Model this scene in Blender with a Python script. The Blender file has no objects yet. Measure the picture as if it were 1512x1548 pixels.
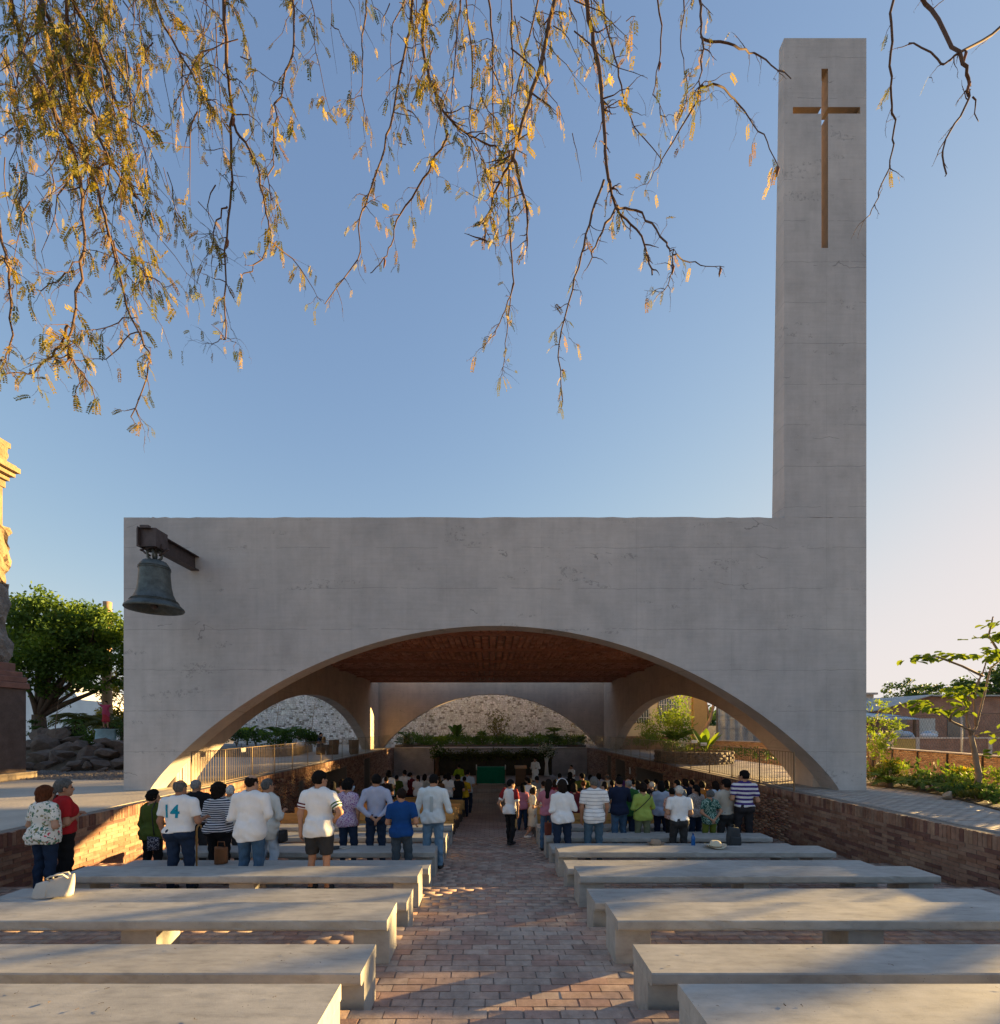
import bpy, bmesh, math, random
import numpy as np
from mathutils import Vector, Matrix
from mathutils.bvhtree import BVHTree

# ------------------------------------------------------------------ camera, sky, sun, exposure
SC = bpy.context.scene
COL = SC.collection
R = math.radians
rng = np.random.default_rng(7)
random.seed(7)

EYE = 1.65                      # camera height over the terrace (terrace = z 0)
FPX = 714.0                     # focal length in photograph pixels (17 mm shift lens)
VX, VY = 740.0, 1098.0          # where the line of sight meets the photograph

cam_d = bpy.data.cameras.new('camera')
cam = bpy.data.objects.new('camera', cam_d)
COL.objects.link(cam)
cam.location = (0, 0, EYE)
cam.rotation_euler = (R(90), 0, 0)
cam_d.sensor_width = 36
cam_d.sensor_fit = 'AUTO'
cam_d.lens = 36 * FPX / 1548
cam_d.shift_x = (756 - VX) / 1548
cam_d.shift_y = (VY - 774) / 1548
cam_d.clip_start = 0.05
cam_d.clip_end = 3000
SC.camera = cam

SUN_AZ = 24.0                   # degrees beyond the facade plane, from the right
SUN_EL = 6.3
w = bpy.data.worlds.new('World')
SC.world = w
w.use_nodes = True
wn = w.node_tree
sky = wn.nodes.new('ShaderNodeTexSky')
sky.sky_type = 'NISHITA'
sky.sun_disc = False
sky.sun_elevation = R(SUN_EL)
sky.sun_rotation = R(90 - SUN_AZ)
sky.altitude = 900
sky.air_density = 1.0
sky.dust_density = 0.8
sky.ozone_density = 3.0
wn.nodes['Background'].inputs['Strength'].default_value = 0.104
gm = wn.nodes.new('ShaderNodeGamma')           # softens the contrast between the glow round the sun and the rest of the sky
gm.inputs['Gamma'].default_value = 0.80
hsv = wn.nodes.new('ShaderNodeHueSaturation')
hsv.inputs['Saturation'].default_value = 1.04
wn.links.new(sky.outputs[0], gm.inputs[0])
wn.links.new(gm.outputs[0], hsv.inputs['Color'])
tint = wn.nodes.new('ShaderNodeMix')
tint.data_type = 'RGBA'; tint.blend_type = 'MULTIPLY'; tint.inputs[0].default_value = 1
tint.inputs[7].default_value = (1.27, 0.965, 0.965, 1)
wn.links.new(hsv.outputs[0], tint.inputs[6])
# soft shoulder: very bright sky round the sun rolls off, as it does in the photograph
sepc = wn.nodes.new('ShaderNodeSeparateColor'); comb = wn.nodes.new('ShaderNodeCombineColor')
wn.links.new(tint.outputs[2], sepc.inputs[0])
def wmath(op, a, b):
    q = wn.nodes.new('ShaderNodeMath'); q.operation = op
    for i, v in enumerate((a, b)):
        if hasattr(v, 'is_output'): wn.links.new(v, q.inputs[i])
        else: q.inputs[i].default_value = v
    return q.outputs[0]
for ch, K in enumerate((1.62, 1.50, 1.46)):
    xk = wmath('POWER', wmath('DIVIDE', sepc.outputs[ch], K), 3.0)
    wn.links.new(wmath('MULTIPLY', sepc.outputs[ch], wmath('POWER', wmath('ADD', xk, 1.0), -0.3333)), comb.inputs[ch])
wn.links.new(comb.outputs[0], wn.nodes['Background'].inputs[0])

sun_d = bpy.data.lights.new('sun', 'SUN')
sun_d.energy = 4.4
sun_d.angle = R(0.6)
sun_d.color = (1.0, 0.66, 0.25)
sun = bpy.data.objects.new('sun', sun_d)
COL.objects.link(sun)
ca, sa, ce, se = math.cos(R(SUN_AZ)), math.sin(R(SUN_AZ)), math.cos(R(SUN_EL)), math.sin(R(SUN_EL))
sun.rotation_euler = Vector((-ca * ce, -sa * ce, -se)).to_track_quat('-Z', 'Y').to_euler()
sun.location = (30, 20, 10)

SC.view_settings.view_transform = 'Standard'
SC.view_settings.look = 'None'
SC.view_settings.gamma = 1
SC.view_settings.use_curve_mapping = False
SC.view_settings.exposure = 2.40
SC.cycles.use_denoising = True
SC.cycles.max_bounces = 12
SC.cycles.diffuse_bounces = 8
SC.cycles.transmission_bounces = 6
SC.cycles.transparent_max_bounces = 12

# ------------------------------------------------------------------ helpers: objects
def link(name, data, parent=None, loc=None, rz=0.0):
    o = bpy.data.objects.new(name, data)
    COL.objects.link(o)
    if parent is not None:
        o.parent = parent
    if loc is not None:
        o.location = loc
    if rz:
        o.rotation_euler = (0, 0, rz)
    return o

def tag(o, label=None, cat=None, group=None, kind=None):
    if label: o['label'] = label
    if cat: o['category'] = cat
    if group: o['group'] = group
    if kind: o['kind'] = kind
    return o

def thing(name, label, cat, loc=(0, 0, 0), rz=0.0, group=None):
    return tag(link(name, None, None, loc, rz), label, cat, group)

def copy_tree(o, parent=None):
    kids = list(o.children)
    c = o.copy()
    COL.objects.link(c)
    c.parent = parent
    for k in kids:
        copy_tree(k, c)
    return c

def mesh_np(name, V, F, mats, mi=None, smooth=False, tint=None):
    """a mesh from numpy arrays: V (n,3), F (m,4) or (m,3)"""
    V = np.asarray(V, dtype=np.float32); F = np.asarray(F, dtype=np.int32)
    me = bpy.data.meshes.new(name)
    n, k = F.shape
    me.vertices.add(len(V)); me.vertices.foreach_set('co', V.ravel())
    me.loops.add(n * k); me.loops.foreach_set('vertex_index', F.ravel())
    me.polygons.add(n)
    me.polygons.foreach_set('loop_start', np.arange(0, n * k, k, dtype=np.int32))
    me.polygons.foreach_set('loop_total', np.full(n, k, dtype=np.int32))
    for m in (mats if isinstance(mats, (list, tuple)) else [mats]):
        me.materials.append(m)
    if mi is not None:
        me.polygons.foreach_set('material_index', np.asarray(mi, dtype=np.int32))
    if smooth:
        me.polygons.foreach_set('use_smooth', np.ones(n, dtype=bool))
    if tint is not None:
        a = me.attributes.new('tint', 'FLOAT', 'FACE')
        a.data.foreach_set('value', np.asarray(tint, dtype=np.float32))
    me.update(calc_edges=True)
    return me

class MB:
    """collects simple solids; build() links them as one mesh object"""
    def __init__(s): s.V = []; s.F = []; s.S = []
    def add(s, vs, fs, smooth=False):
        b = len(s.V); s.V.extend([tuple(v) for v in vs])
        s.F.extend([tuple(i + b for i in f) for f in fs]); s.S.extend([smooth] * len(fs)); return s
    def box(s, x0, x1, y0, y1, z0, z1, ch=0.0, rz=0.0, c=None):
        if ch <= 0:
            v = [(x, y, z) for x in (x0, x1) for y in (y0, y1) for z in (z0, z1)]
            f = [(0, 1, 3, 2), (4, 6, 7, 5), (0, 4, 5, 1), (2, 3, 7, 6), (0, 2, 6, 4), (1, 5, 7, 3)]
        else:
            v = []; f = []
            bm = bmesh.new(); bmesh.ops.create_cube(bm, size=1)
            for q in bm.verts:
                q.co = ((x0 + x1) / 2 + q.co.x * (x1 - x0), (y0 + y1) / 2 + q.co.y * (y1 - y0), (z0 + z1) / 2 + q.co.z * (z1 - z0))
            bmesh.ops.bevel(bm, geom=bm.edges[:], offset=ch, segments=2, affect='EDGES', profile=.5)
            bm.verts.index_update()
            v = [tuple(q.co) for q in bm.verts]; f = [tuple(q.index for q in p.verts) for p in bm.faces]; bm.free()
        if rz:
            cx, cy = c or ((x0 + x1) / 2, (y0 + y1) / 2); q, t = math.cos(rz), math.sin(rz)
            v = [(cx + (x - cx) * q - (y - cy) * t, cy + (x - cx) * t + (y - cy) * q, z) for x, y, z in v]
        return s.add(v, f)
    def tube(s, pts, rad, n=6, smooth=True, cap=True):
        pts = [Vector(p) for p in pts]; m = len(pts)
        if not isinstance(rad, (list, tuple)): rad = [rad] * m
        vs = []; ref = None
        for i, p in enumerate(pts):
            d = (pts[min(i + 1, m - 1)] - pts[max(i - 1, 0)])
            d = d.normalized() if d.length > 1e-9 else Vector((0, 0, 1))
            if ref is None: ref = d.orthogonal().normalized()
            ref = (ref - d * ref.dot(d)); ref = ref.normalized() if ref.length > 1e-6 else d.orthogonal().normalized()
            b = d.cross(ref)
            for k in range(n):
                a = 2 * math.pi * k / n
                vs.append(p + (ref * math.cos(a) + b * math.sin(a)) * rad[i])
        fs = [(i * n + k, i * n + (k + 1) % n, (i + 1) * n + (k + 1) % n, (i + 1) * n + k) for i in range(m - 1) for k in range(n)]
        if cap: fs += [tuple(range(n - 1, -1, -1)), tuple((m - 1) * n + k for k in range(n))]
        return s.add(vs, fs, smooth)
    def lathe(s, prof, n=24, c=(0, 0, 0), smooth=True):
        vs = [(c[0] + r * math.cos(2 * math.pi * k / n), c[1] + r * math.sin(2 * math.pi * k / n), c[2] + z) for r, z in prof for k in range(n)]
        fs = [(i * n + k, i * n + (k + 1) % n, (i + 1) * n + (k + 1) % n, (i + 1) * n + k) for i in range(len(prof) - 1) for k in range(n)]
        return s.add(vs, fs, smooth)
    def ball(s, c, r, n=10, m=6):
        r = r if isinstance(r, (tuple, list)) else (r, r, r)
        vs = []
        for i in range(m + 1):
            t = math.pi * i / m
            for k in range(n):
                a = 2 * math.pi * k / n
                vs.append((c[0] + r[0] * math.sin(t) * math.cos(a), c[1] + r[1] * math.sin(t) * math.sin(a), c[2] - r[2] * math.cos(t)))
        fs = [(i * n + k, i * n + (k + 1) % n, (i + 1) * n + (k + 1) % n, (i + 1) * n + k) for i in range(m) for k in range(n)]
        return s.add(vs, fs, True)
    def prism(s, poly, z0, z1):
        n = len(poly)
        vs = [(x, y, z0) for x, y in poly] + [(x, y, z1) for x, y in poly]
        fs = [tuple(range(n - 1, -1, -1)), tuple(range(n, 2 * n))] + [(i, (i + 1) % n, n + (i + 1) % n, n + i) for i in range(n)]
        return s.add(vs, fs)
    def mesh(s, name, m):
        me = bpy.data.meshes.new(name); me.from_pydata(s.V, [], s.F)
        for q in (m if isinstance(m, (list, tuple)) else [m]): me.materials.append(q)
        me.polygons.foreach_set('use_smooth', s.S); me.update(); return me
    def build(s, name, m, parent=None, loc=None, rz=0.0):
        return link(name, s.mesh(name, m), parent, loc, rz)

# ------------------------------------------------------------------ helpers: materials
class NT:
    def __init__(s, name):
        s.m = bpy.data.materials.new(name); s.m.use_nodes = True
        s.t = s.m.node_tree; s.b = s.t.nodes['Principled BSDF']
        s.geo = None
    def n(s, typ, **kw):
        q = s.t.nodes.new(typ)
        for k, v in kw.items():
            if k.startswith('i_'):
                q.inputs[int(k[2:]) if k[2:].isdigit() else k[2:].replace('_', ' ')].default_value = v
            else: setattr(q, k, v)
        return q
    def l(s, a, b): s.t.links.new(a, b)
    def pos(s, scale=(1, 1, 1), world=False):
        if world:
            g = s.n('ShaderNodeNewGeometry'); out = g.outputs['Position']
        else:
            g = s.n('ShaderNodeTexCoord'); out = g.outputs['Object']
        mp = s.n('ShaderNodeMapping'); mp.inputs['Scale'].default_value = scale
        s.l(out, mp.inputs['Vector']); return mp.outputs[0]
    def noise(s, vec, scale, detail=4, rough=.55):
        q = s.n('ShaderNodeTexNoise'); q.inputs['Scale'].default_value = scale; q.inputs['Detail'].default_value = detail; q.inputs['Roughness'].default_value = rough
        s.l(vec, q.inputs['Vector']); return q.outputs['Fac']
    def ramp(s, fac, stops):
        q = s.n('ShaderNodeValToRGB'); e = q.color_ramp.elements
        while len(e) < len(stops): e.new(.5)
        for i, (p, c) in enumerate(stops):
            e[i].position = p; e[i].color = (*c, 1) if isinstance(c, (tuple, list)) else (c, c, c, 1)
        s.l(fac, q.inputs[0]); return q.outputs[0]
    def mix(s, fac, a, b, mode='MIX'):
        q = s.n('ShaderNodeMix', data_type='RGBA', blend_type=mode)
        for v, i in ((fac, 0), (a, 6), (b, 7)):
            if hasattr(v, 'is_output'): s.l(v, q.inputs[i])
            elif i == 0: q.inputs[0].default_value = v
            else: q.inputs[i].default_value = (*v, 1) if isinstance(v, (tuple, list)) else (v, v, v, 1)
        return q.outputs[2]
    def math(s, op, a, b=0.0, c=None):
        q = s.n('ShaderNodeMath', operation=op)
        for v, i in ((a, 0), (b, 1), (c, 2)):
            if v is None: continue
            if hasattr(v, 'is_output'): s.l(v, q.inputs[i])
            else: q.inputs[i].default_value = v
        return q.outputs[0]
    def base(s, col): s.l(col, s.b.inputs['Base Color'])
    def bump(s, h, strength=.3, dist=.01):
        q = s.n('ShaderNodeBump'); q.inputs['Strength'].default_value = strength; q.inputs['Distance'].default_value = dist
        s.l(h, q.inputs['Height']); s.l(q.outputs[0], s.b.inputs['Normal'])
    def rough(s, v): s.b.inputs['Roughness'].default_value = v

_cache = {}
def mat(name, col, rough=.85, var=.18, scale=6, bump=.25, bscale=60, metal=0.0, spec=.3, world=False, stretch=(1, 1, 1), dist=.006):
    key = (name,)
    if key in _cache: return _cache[key]
    t = NT(name); v = t.pos(stretch, world)
    a = t.noise(v, scale, 5); b = t.noise(v, bscale, 3)
    lo = tuple(max(0, c * (1 - var)) for c in col); hi = tuple(min(1, c * (1 + var)) for c in col)
    c1 = t.ramp(a, [(.3, lo), (.7, hi)])
    t.base(t.mix(.25, c1, t.ramp(b, [(.35, lo), (.65, hi)])))
    if bump: t.bump(b, bump, dist)
    t.rough(rough); t.b.inputs['Metallic'].default_value = metal; t.b.inputs['Specular IOR Level'].default_value = spec
    _cache[key] = t.m
    return t.m

def leaf_mat(name, c0, c1, trans=.35, rough=.6):
    """leaves: each leaf has its own shade (face attribute tint), light passes through"""
    if (name,) in _cache: return _cache[(name,)]
    t = NT(name)
    at = t.n('ShaderNodeAttribute', attribute_name='tint')
    mid = tuple((a + b) / 2 for a, b in zip(c0, c1))
    c = t.ramp(at.outputs['Fac'], [(0, c0), (.5, mid), (1, c1)])
    t.base(c); t.rough(rough); t.b.inputs['Specular IOR Level'].default_value = .25
    tr = t.n('ShaderNodeBsdfTranslucent'); t.l(t.mix(1.0, c, (1.25, 1.15, .55), 'MULTIPLY'), tr.inputs['Color'])
    mx = t.n('ShaderNodeMixShader'); mx.inputs[0].default_value = trans
    out = t.t.nodes['Material Output']
    t.l(t.b.outputs[0], mx.inputs[1]); t.l(tr.outputs[0], mx.inputs[2]); t.l(mx.outputs[0], out.inputs['Surface'])
    _cache[(name,)] = t.m
    return t.m

# ------------------------------------------------------------------ helpers: leaves
def unit(a): return a / np.maximum(np.linalg.norm(a, axis=1, keepdims=True), 1e-9)
def rand_dir(n): return unit(rng.normal(size=(n, 3)))
def leaf_quads(C, D, U, L, W, fold=.15):
    """diamond leaves: base C, along D, across U; returns verts and quads"""
    C = np.asarray(C); D = unit(np.asarray(D)); U = np.asarray(U)
    U = unit(U - D * (U * D).sum(1, keepdims=True)); N = np.cross(D, U)
    L = np.broadcast_to(np.asarray(L, float), (len(C),))[:, None]; W = np.broadcast_to(np.asarray(W, float), (len(C),))[:, None]
    mid = C + D * L * .45 + N * W * fold
    V = np.stack([C, mid - U * W * .5, C + D * L, mid + U * W * .5], 1).reshape(-1, 3)
    F = np.arange(len(C) * 4).reshape(-1, 4)
    return V, F

def frond(MBq, base, d, length, droop, n=14, w=.28, leaflet=.35):
    """one palm frond: a curved rib with paired leaflets; collected in MBq"""
    d = Vector(d).normalized(); side = d.cross(Vector((0, 0, 1)))
    side = side.normalized() if side.length > .05 else Vector((1, 0, 0))
    pts = [Vector(base) + d * (length * t) + Vector((0, 0, -droop * length * t * t)) for t in np.linspace(0, 1, n)]
    MBq.tube(pts, [.022 * (1 - .75 * i / n) for i in range(n)], 4)
    for i in range(2, n):
        t = i / (n - 1); ll = leaflet * length * (1 - abs(t - .45) * 1.1)
        for sg in (-1, 1):
            for q in (0, .5):
                p = pts[i] * (1 - q) + pts[i - 1] * q
                fw = (pts[i] - pts[i - 1]).normalized()
                e = p + (side * sg * .8 + fw * .6 + Vector((0, 0, -.25))).normalized() * ll
                m = (p + e) / 2 + Vector((0, 0, .04 * ll)); ww = fw * w * .09 * length
                MBq.add([p, m - ww, e, m + ww], [(0, 1, 2, 3)])

def blade_leaf(MBq, base, d, length, width, droop=.4, n=7):
    """one broad banana-like leaf with a raised midrib"""
    d = Vector(d).normalized(); side = d.cross(Vector((0, 0, 1)))
    side = side.normalized() if side.length > .05 else Vector((1, 0, 0))
    vs = []
    for i in range(n):
        t = i / (n - 1)
        p = Vector(base) + d * (length * t) + Vector((0, 0, -droop * length * t * t))
        wv = width * .5 * (0.12 if t < .2 else math.sin(math.pi * min(1, (t - .1) / .95)) ** .7) if t < 1 else 0.004
        up = side.cross(d).normalized()
        vs += [p - side * wv + up * wv * .35, p, p + side * wv + up * wv * .35]
    fs = []
    for i in range(n - 1):
        a = i * 3; fs += [(a, a + 1, a + 4, a + 3), (a + 1, a + 2, a + 5, a + 4)]
    MBq.add(vs, fs, True)
    MBq.tube([Vector(base), Vector(base) + d * length * .55 + Vector((0, 0, -droop * length * .3 - .012))], [.022, .008], 5)

ORD = ['first', 'second', 'third', 'fourth', 'fifth', 'sixth', 'seventh', 'eighth', 'ninth', 'tenth', 'eleventh', 'twelfth']

# ------------------------------------------------------------------ materials of the place
def concrete(name, col, lift=1.05, lines=True, stain=.14, warm=(1.03, 1.0, .96)):
    t = NT(name); v = t.pos(world=True)
    big = t.noise(v, .35, 5, .6); med = t.noise(v, 2.2, 6, .65); fine = t.noise(v, 55, 4, .7)
    vs = t.pos((1.2, 1.2, .12), world=True); streak = t.noise(vs, 3.5, 4, .6)
    hs = t.pos((.35, .35, 6), world=True); board = t.noise(hs, 3.0, 4, .6)
    c = t.ramp(big, [(.3, tuple(x * (1 - stain) for x in col)), (.7, tuple(x * (1 + stain * .5) * w_ for x, w_ in zip(col, warm)))])
    c = t.mix(.55, c, t.mix(1.0, c, t.ramp(med, [(.25, .84), (.5, 1.0), (.8, 1.08)]), 'MULTIPLY'))
    c = t.mix(.35, c, t.mix(1.0, c, t.ramp(streak, [(.3, .8), (.6, 1.06)]), 'MULTIPLY'))
    c = t.mix(.4, c, t.mix(1.0, c, t.ramp(board, [(.3, .9), (.62, 1.05)]), 'MULTIPLY'))
    blot = t.noise(v, .9, 6, .7)
    c = t.mix(.8, c, t.mix(1.0, c, t.ramp(blot, [(.32, .86), (.5, 1.0), (.68, 1.08)]), 'MULTIPLY'))
    vo = t.n('ShaderNodeTexVoronoi'); vo.inputs['Scale'].default_value = 14; t.l(v, vo.inputs['Vector'])
    pit = t.ramp(vo.outputs['Distance'], [(.05, .0), (.11, 1.0)])
    pm = t.math('GREATER_THAN', t.noise(v, 3.1, 3), .53)
    c = t.mix(t.math('MULTIPLY', t.math('SUBTRACT', 1.0, pit), pm), c, tuple(x * .55 for x in col))
    h = t.math('ADD', t.math('MULTIPLY', fine, .5), t.math('MULTIPLY', board, .9))
    h = t.math('ADD', h, t.math('MULTIPLY', t.math('SUBTRACT', pit, 1.0), t.math('MULTIPLY', pm, .8)))
    if lines:
        sp = t.n('ShaderNodeSeparateXYZ'); t.l(v, sp.inputs[0])
        wob = t.math('MULTIPLY', t.noise(v, 1.6, 4), .12)
        fr = t.math('FRACT', t.math('DIVIDE', t.math('ADD', sp.outputs[2], wob), lift))
        ln = t.math('LESS_THAN', fr, .012)
        part = t.math('GREATER_THAN', t.noise(v, .8, 4), .44)
        ln = t.math('MULTIPLY', ln, part)
        c = t.mix(t.math('MULTIPLY', ln, .58), c, tuple(x * .45 for x in col))
        vf = t.math('FRACT', t.math('DIVIDE', t.math('ADD', sp.outputs[0], 1.1), 2.44)); vl = t.math('MULTIPLY', t.math('LESS_THAN', vf, .004), t.math('GREATER_THAN', t.noise(v, .6, 3), .47))
        c = t.mix(t.math('MULTIPLY', vl, .3), c, tuple(x * .5 for x in col))
        crk = t.n('ShaderNodeTexVoronoi', feature='DISTANCE_TO_EDGE'); crk.inputs['Scale'].default_value = .42
        wv = t.n('ShaderNodeVectorMath', operation='ADD'); t.l(t.pos((.7, 1, 2.6), world=True), wv.inputs[0])
        nz = t.n('ShaderNodeTexNoise'); nz.inputs['Scale'].default_value = 1.7; nz.inputs['Detail'].default_value = 6; t.l(v, nz.inputs['Vector']); t.l(nz.outputs['Color'], wv.inputs[1])
        t.l(wv.outputs[0], crk.inputs['Vector'])
        ck = t.math('MULTIPLY', t.math('LESS_THAN', crk.outputs['Distance'], .006), t.math('GREATER_THAN', t.noise(v, .55, 3), .64))
        c = t.mix(t.math('MULTIPLY', ck, .5), c, tuple(x * .3 for x in col))
        h = t.math('SUBTRACT', h, t.math('ADD', ln, ck))
    sc1 = t.noise(t.pos((.55, .55, 2.4), world=True), 1.1, 3); sc2 = t.noise(v, 11, 6, .75)
    scar = t.math('MULTIPLY', t.math('GREATER_THAN', sc1, .64), t.math('GREATER_THAN', sc2, .56))
    c = t.mix(t.math('MULTIPLY', scar, .45), c, tuple(x * .42 for x in col))
    h = t.math('SUBTRACT', h, t.math('MULTIPLY', scar, .7))
    t.base(c); t.bump(h, .35, .012); t.rough(.88); t.b.inputs['Specular IOR Level'].default_value = .25
    return t.m

MC = concrete('cast_concrete', (.475, .465, .47))
MC2 = concrete('cast_concrete_inner', (.58, .49, .425), lines=True)

def bench_concrete():
    t = NT('bench_concrete'); v = t.pos(world=True)
    big = t.noise(v, 1.1, 5, .6); med = t.noise(v, 5, 6, .7); fine = t.noise(v, 120, 3, .7)
    tr = t.pos((2.2, 9, 4), world=True); trow = t.noise(tr, 2.0, 5, .65)
    col = (.40, .385, .36)
    c = t.ramp(big, [(.3, tuple(x * .82 for x in col)), (.7, tuple(x * 1.15 for x in col))])
    c = t.mix(.5, c, t.mix(1.0, c, t.ramp(med, [(.3, .75), (.7, 1.12)]), 'MULTIPLY'))
    c = t.mix(.7, c, t.mix(1.0, c, t.ramp(trow, [(.3, .66), (.45, .92), (.62, 1.10)]), 'MULTIPLY'))
    vo = t.n('ShaderNodeTexVoronoi'); vo.inputs['Scale'].default_value = 30; t.l(v, vo.inputs['Vector'])
    pit = t.math('MULTIPLY', t.math('LESS_THAN', vo.outputs['Distance'], .11), t.math('GREATER_THAN', t.noise(v, 6, 3), .57))
    c = t.mix(pit, c, tuple(x * .5 for x in col))
    t.base(c); t.bump(t.math('ADD', t.math('MULTIPLY', fine, .35), t.math('MULTIPLY', trow, .8)), .25, .006)
    t.l(t.ramp(med, [(.3, .55), (.7, .8)]), t.b.inputs['Roughness'])
    return t.m
MBENCH = bench_concrete()

BR = [mat('brick_a', (.33, .20, .145), var=.22, scale=14, bump=.5, bscale=90, world=True),
      mat('brick_b', (.285, .16, .11), var=.22, scale=14, bump=.5, bscale=90, world=True),
      mat('brick_c', (.38, .25, .175), var=.22, scale=14, bump=.5, bscale=90, world=True),
      mat('brick_d', (.20, .105, .085), var=.22, scale=14, bump=.5, bscale=90, world=True),
      mat('brick_e', (.35, .23, .17), var=.22, scale=14, bump=.5, bscale=90, world=True)]
PV = [mat('paver_a', (.46, .34, .28), var=.2, scale=12, bump=.4, bscale=80, world=True),
      mat('paver_b', (.41, .295, .245), var=.2, scale=12, bump=.4, bscale=80, world=True),
      mat('paver_c', (.48, .375, .315), var=.2, scale=12, bump=.4, bscale=80, world=True),
      mat('paver_d', (.42, .28, .23), var=.2, scale=12, bump=.4, bscale=80, world=True),
      mat('paver_e', (.45, .36, .305), var=.2, scale=12, bump=.4, bscale=80, world=True)]
def paver_wear(m):             # grime and wear that runs across the bricks
    t = m.node_tree; b = t.nodes['Principled BSDF']; src = b.inputs['Base Color'].links[0].from_socket
    g = t.nodes.new('ShaderNodeNewGeometry'); mx = t.nodes.new('ShaderNodeMix'); mx.data_type = 'RGBA'; mx.blend_type = 'MULTIPLY'; mx.inputs[0].default_value = .85
    n1 = t.nodes.new('ShaderNodeTexNoise'); n1.inputs['Scale'].default_value = 2.3; n1.inputs['Detail'].default_value = 7; n1.inputs['Roughness'].default_value = .72
    r = t.nodes.new('ShaderNodeValToRGB'); r.color_ramp.elements[0].position = .32; r.color_ramp.elements[0].color = (.62, .58, .56, 1); r.color_ramp.elements[1].position = .62; r.color_ramp.elements[1].color = (1.1, 1.08, 1.05, 1)
    t.links.new(g.outputs['Position'], n1.inputs['Vector']); t.links.new(n1.outputs['Fac'], r.inputs[0]); t.links.new(src, mx.inputs[6]); t.links.new(r.outputs[0], mx.inputs[7]); t.links.new(mx.outputs[2], b.inputs['Base Color'])
for m_ in PV + BR: paver_wear(m_)
MMORTAR = mat('mortar', (.22, .185, .155), var=.2, scale=20, world=True)
MSANDJ = mat('sand_joint', (.30, .24, .20), var=.2, scale=20, world=True)

def brick_tex(name, c1, c2, mortar, bw, bh, axes=(0, 1, 2), bump=.5):
    t = NT(name); g = t.n('ShaderNodeNewGeometry'); sp = t.n('ShaderNodeSeparateXYZ'); cb = t.n('ShaderNodeCombineXYZ')
    t.l(g.outputs['Position'], sp.inputs[0])
    for i, a in enumerate(axes[:2]): t.l(sp.outputs[a], cb.inputs[i])
    b = t.n('ShaderNodeTexBrick'); b.inputs['Scale'].default_value = 1; b.inputs['Brick Width'].default_value = bw; b.inputs['Row Height'].default_value = bh
    b.inputs['Mortar Size'].default_value = .008; b.inputs['Color1'].default_value = (*c1, 1); b.inputs['Color2'].default_value = (*c2, 1); b.inputs['Mortar'].default_value = (*mortar, 1)
    t.l(cb.outputs[0], b.inputs['Vector'])
    nz = t.noise(t.pos(world=True), 1.5, 6)
    t.base(t.mix(1.0, b.outputs['Color'], t.ramp(nz, [(.3, .78), (.7, 1.15)]), 'MULTIPLY'))
    t.bump(t.math('SUBTRACT', t.math('MULTIPLY', t.noise(t.pos(world=True), 60), .3), b.outputs['Fac']), bump, .01); t.rough(.9)
    return t.m
MPAVE_FAR = brick_tex('far_paving', (.46, .37, .32), (.41, .32, .28), (.2, .17, .15), .28, .14)
MTERR = brick_tex('terrace_paving', (.40, .35, .31), (.34, .295, .265), (.25, .22, .2), .28, .10)
MBACK = brick_tex('back_wall_brick', (.48, .45, .43), (.42, .39, .37), (.38, .36, .35), .28, .075, (0, 2, 1))
MDIRT = mat('dirt', (.30, .24, .18), var=.25, scale=.8, bscale=25, bump=.5, world=True, dist=.03)
MSOIL = mat('soil', (.10, .075, .05), var=.3, scale=3, bscale=30, bump=.6, world=True, dist=.03)
MSTEEL = mat('painted_steel', (.075, .06, .05), rough=.5, var=.15, metal=.3, spec=.5)
MRAIL = mat('bronze_rail', (.24, .175, .11), rough=.45, var=.12, metal=.35, spec=.5)
MCORTEN = mat('brown_steel', (.075, .058, .06), rough=.55, var=.3, scale=9, metal=.4, spec=.5)
MBRONZE = mat('verdigris_bronze', (.085, .10, .10), rough=.5, var=.45, scale=7, metal=.55, spec=.5, bump=.3, bscale=35)
MWOOD = mat('pine_wood', (.46, .25, .08), rough=.5, var=.22, scale=3, bscale=16, stretch=(.5, 6, 6), bump=.15)
MWOOD2 = mat('dark_wood', (.14, .07, .035), rough=.55, var=.25, scale=3, bscale=16, stretch=(.5, 6, 6), bump=.15)
def glass():
    t = NT('clear_glass'); g = t.n('ShaderNodeBsdfGlossy'); g.inputs['Roughness'].default_value = .02
    tr = t.n('ShaderNodeBsdfTransparent'); tr.inputs['Color'].default_value = (.95, .96, .95, 1)
    mx = t.n('ShaderNodeMixShader'); f = t.n('ShaderNodeFresnel'); f.inputs['IOR'].default_value = 1.45
    mx.inputs[0].default_value = .10; t.l(tr.outputs[0], mx.inputs[1]); t.l(g.outputs[0], mx.inputs[2]); t.l(mx.outputs[0], t.t.nodes['Material Output'].inputs['Surface'])
    return t.m
MGLASS = glass()
LG = {
 'dark': leaf_mat('leaf_dark', (.028, .06, .016), (.075, .14, .03), .3),
 'mid': leaf_mat('leaf_mid', (.045, .095, .02), (.11, .19, .035), .38),
 'lime': leaf_mat('leaf_lime', (.09, .17, .02), (.20, .27, .035), .5),
 'gold': leaf_mat('leaf_gold', (.16, .14, .016), (.38, .28, .03), .5),
 'olive': leaf_mat('leaf_olive', (.06, .08, .018), (.15, .14, .03), .42),
 'dry': leaf_mat('leaf_dry', (.15, .09, .02), (.36, .24, .06), .4),
}
MBARK = mat('bark', (.10, .07, .05), var=.35, scale=8, bscale=40, bump=.6, stretch=(1, 1, .3))
MBARK2 = mat('pale_bark', (.24, .17, .12), var=.3, scale=8, bscale=40, bump=.5, stretch=(1, 1, .3))
MTWIG = mat('twig', (.10, .06, .04), var=.3, scale=12, bscale=60, bump=.3)

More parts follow.
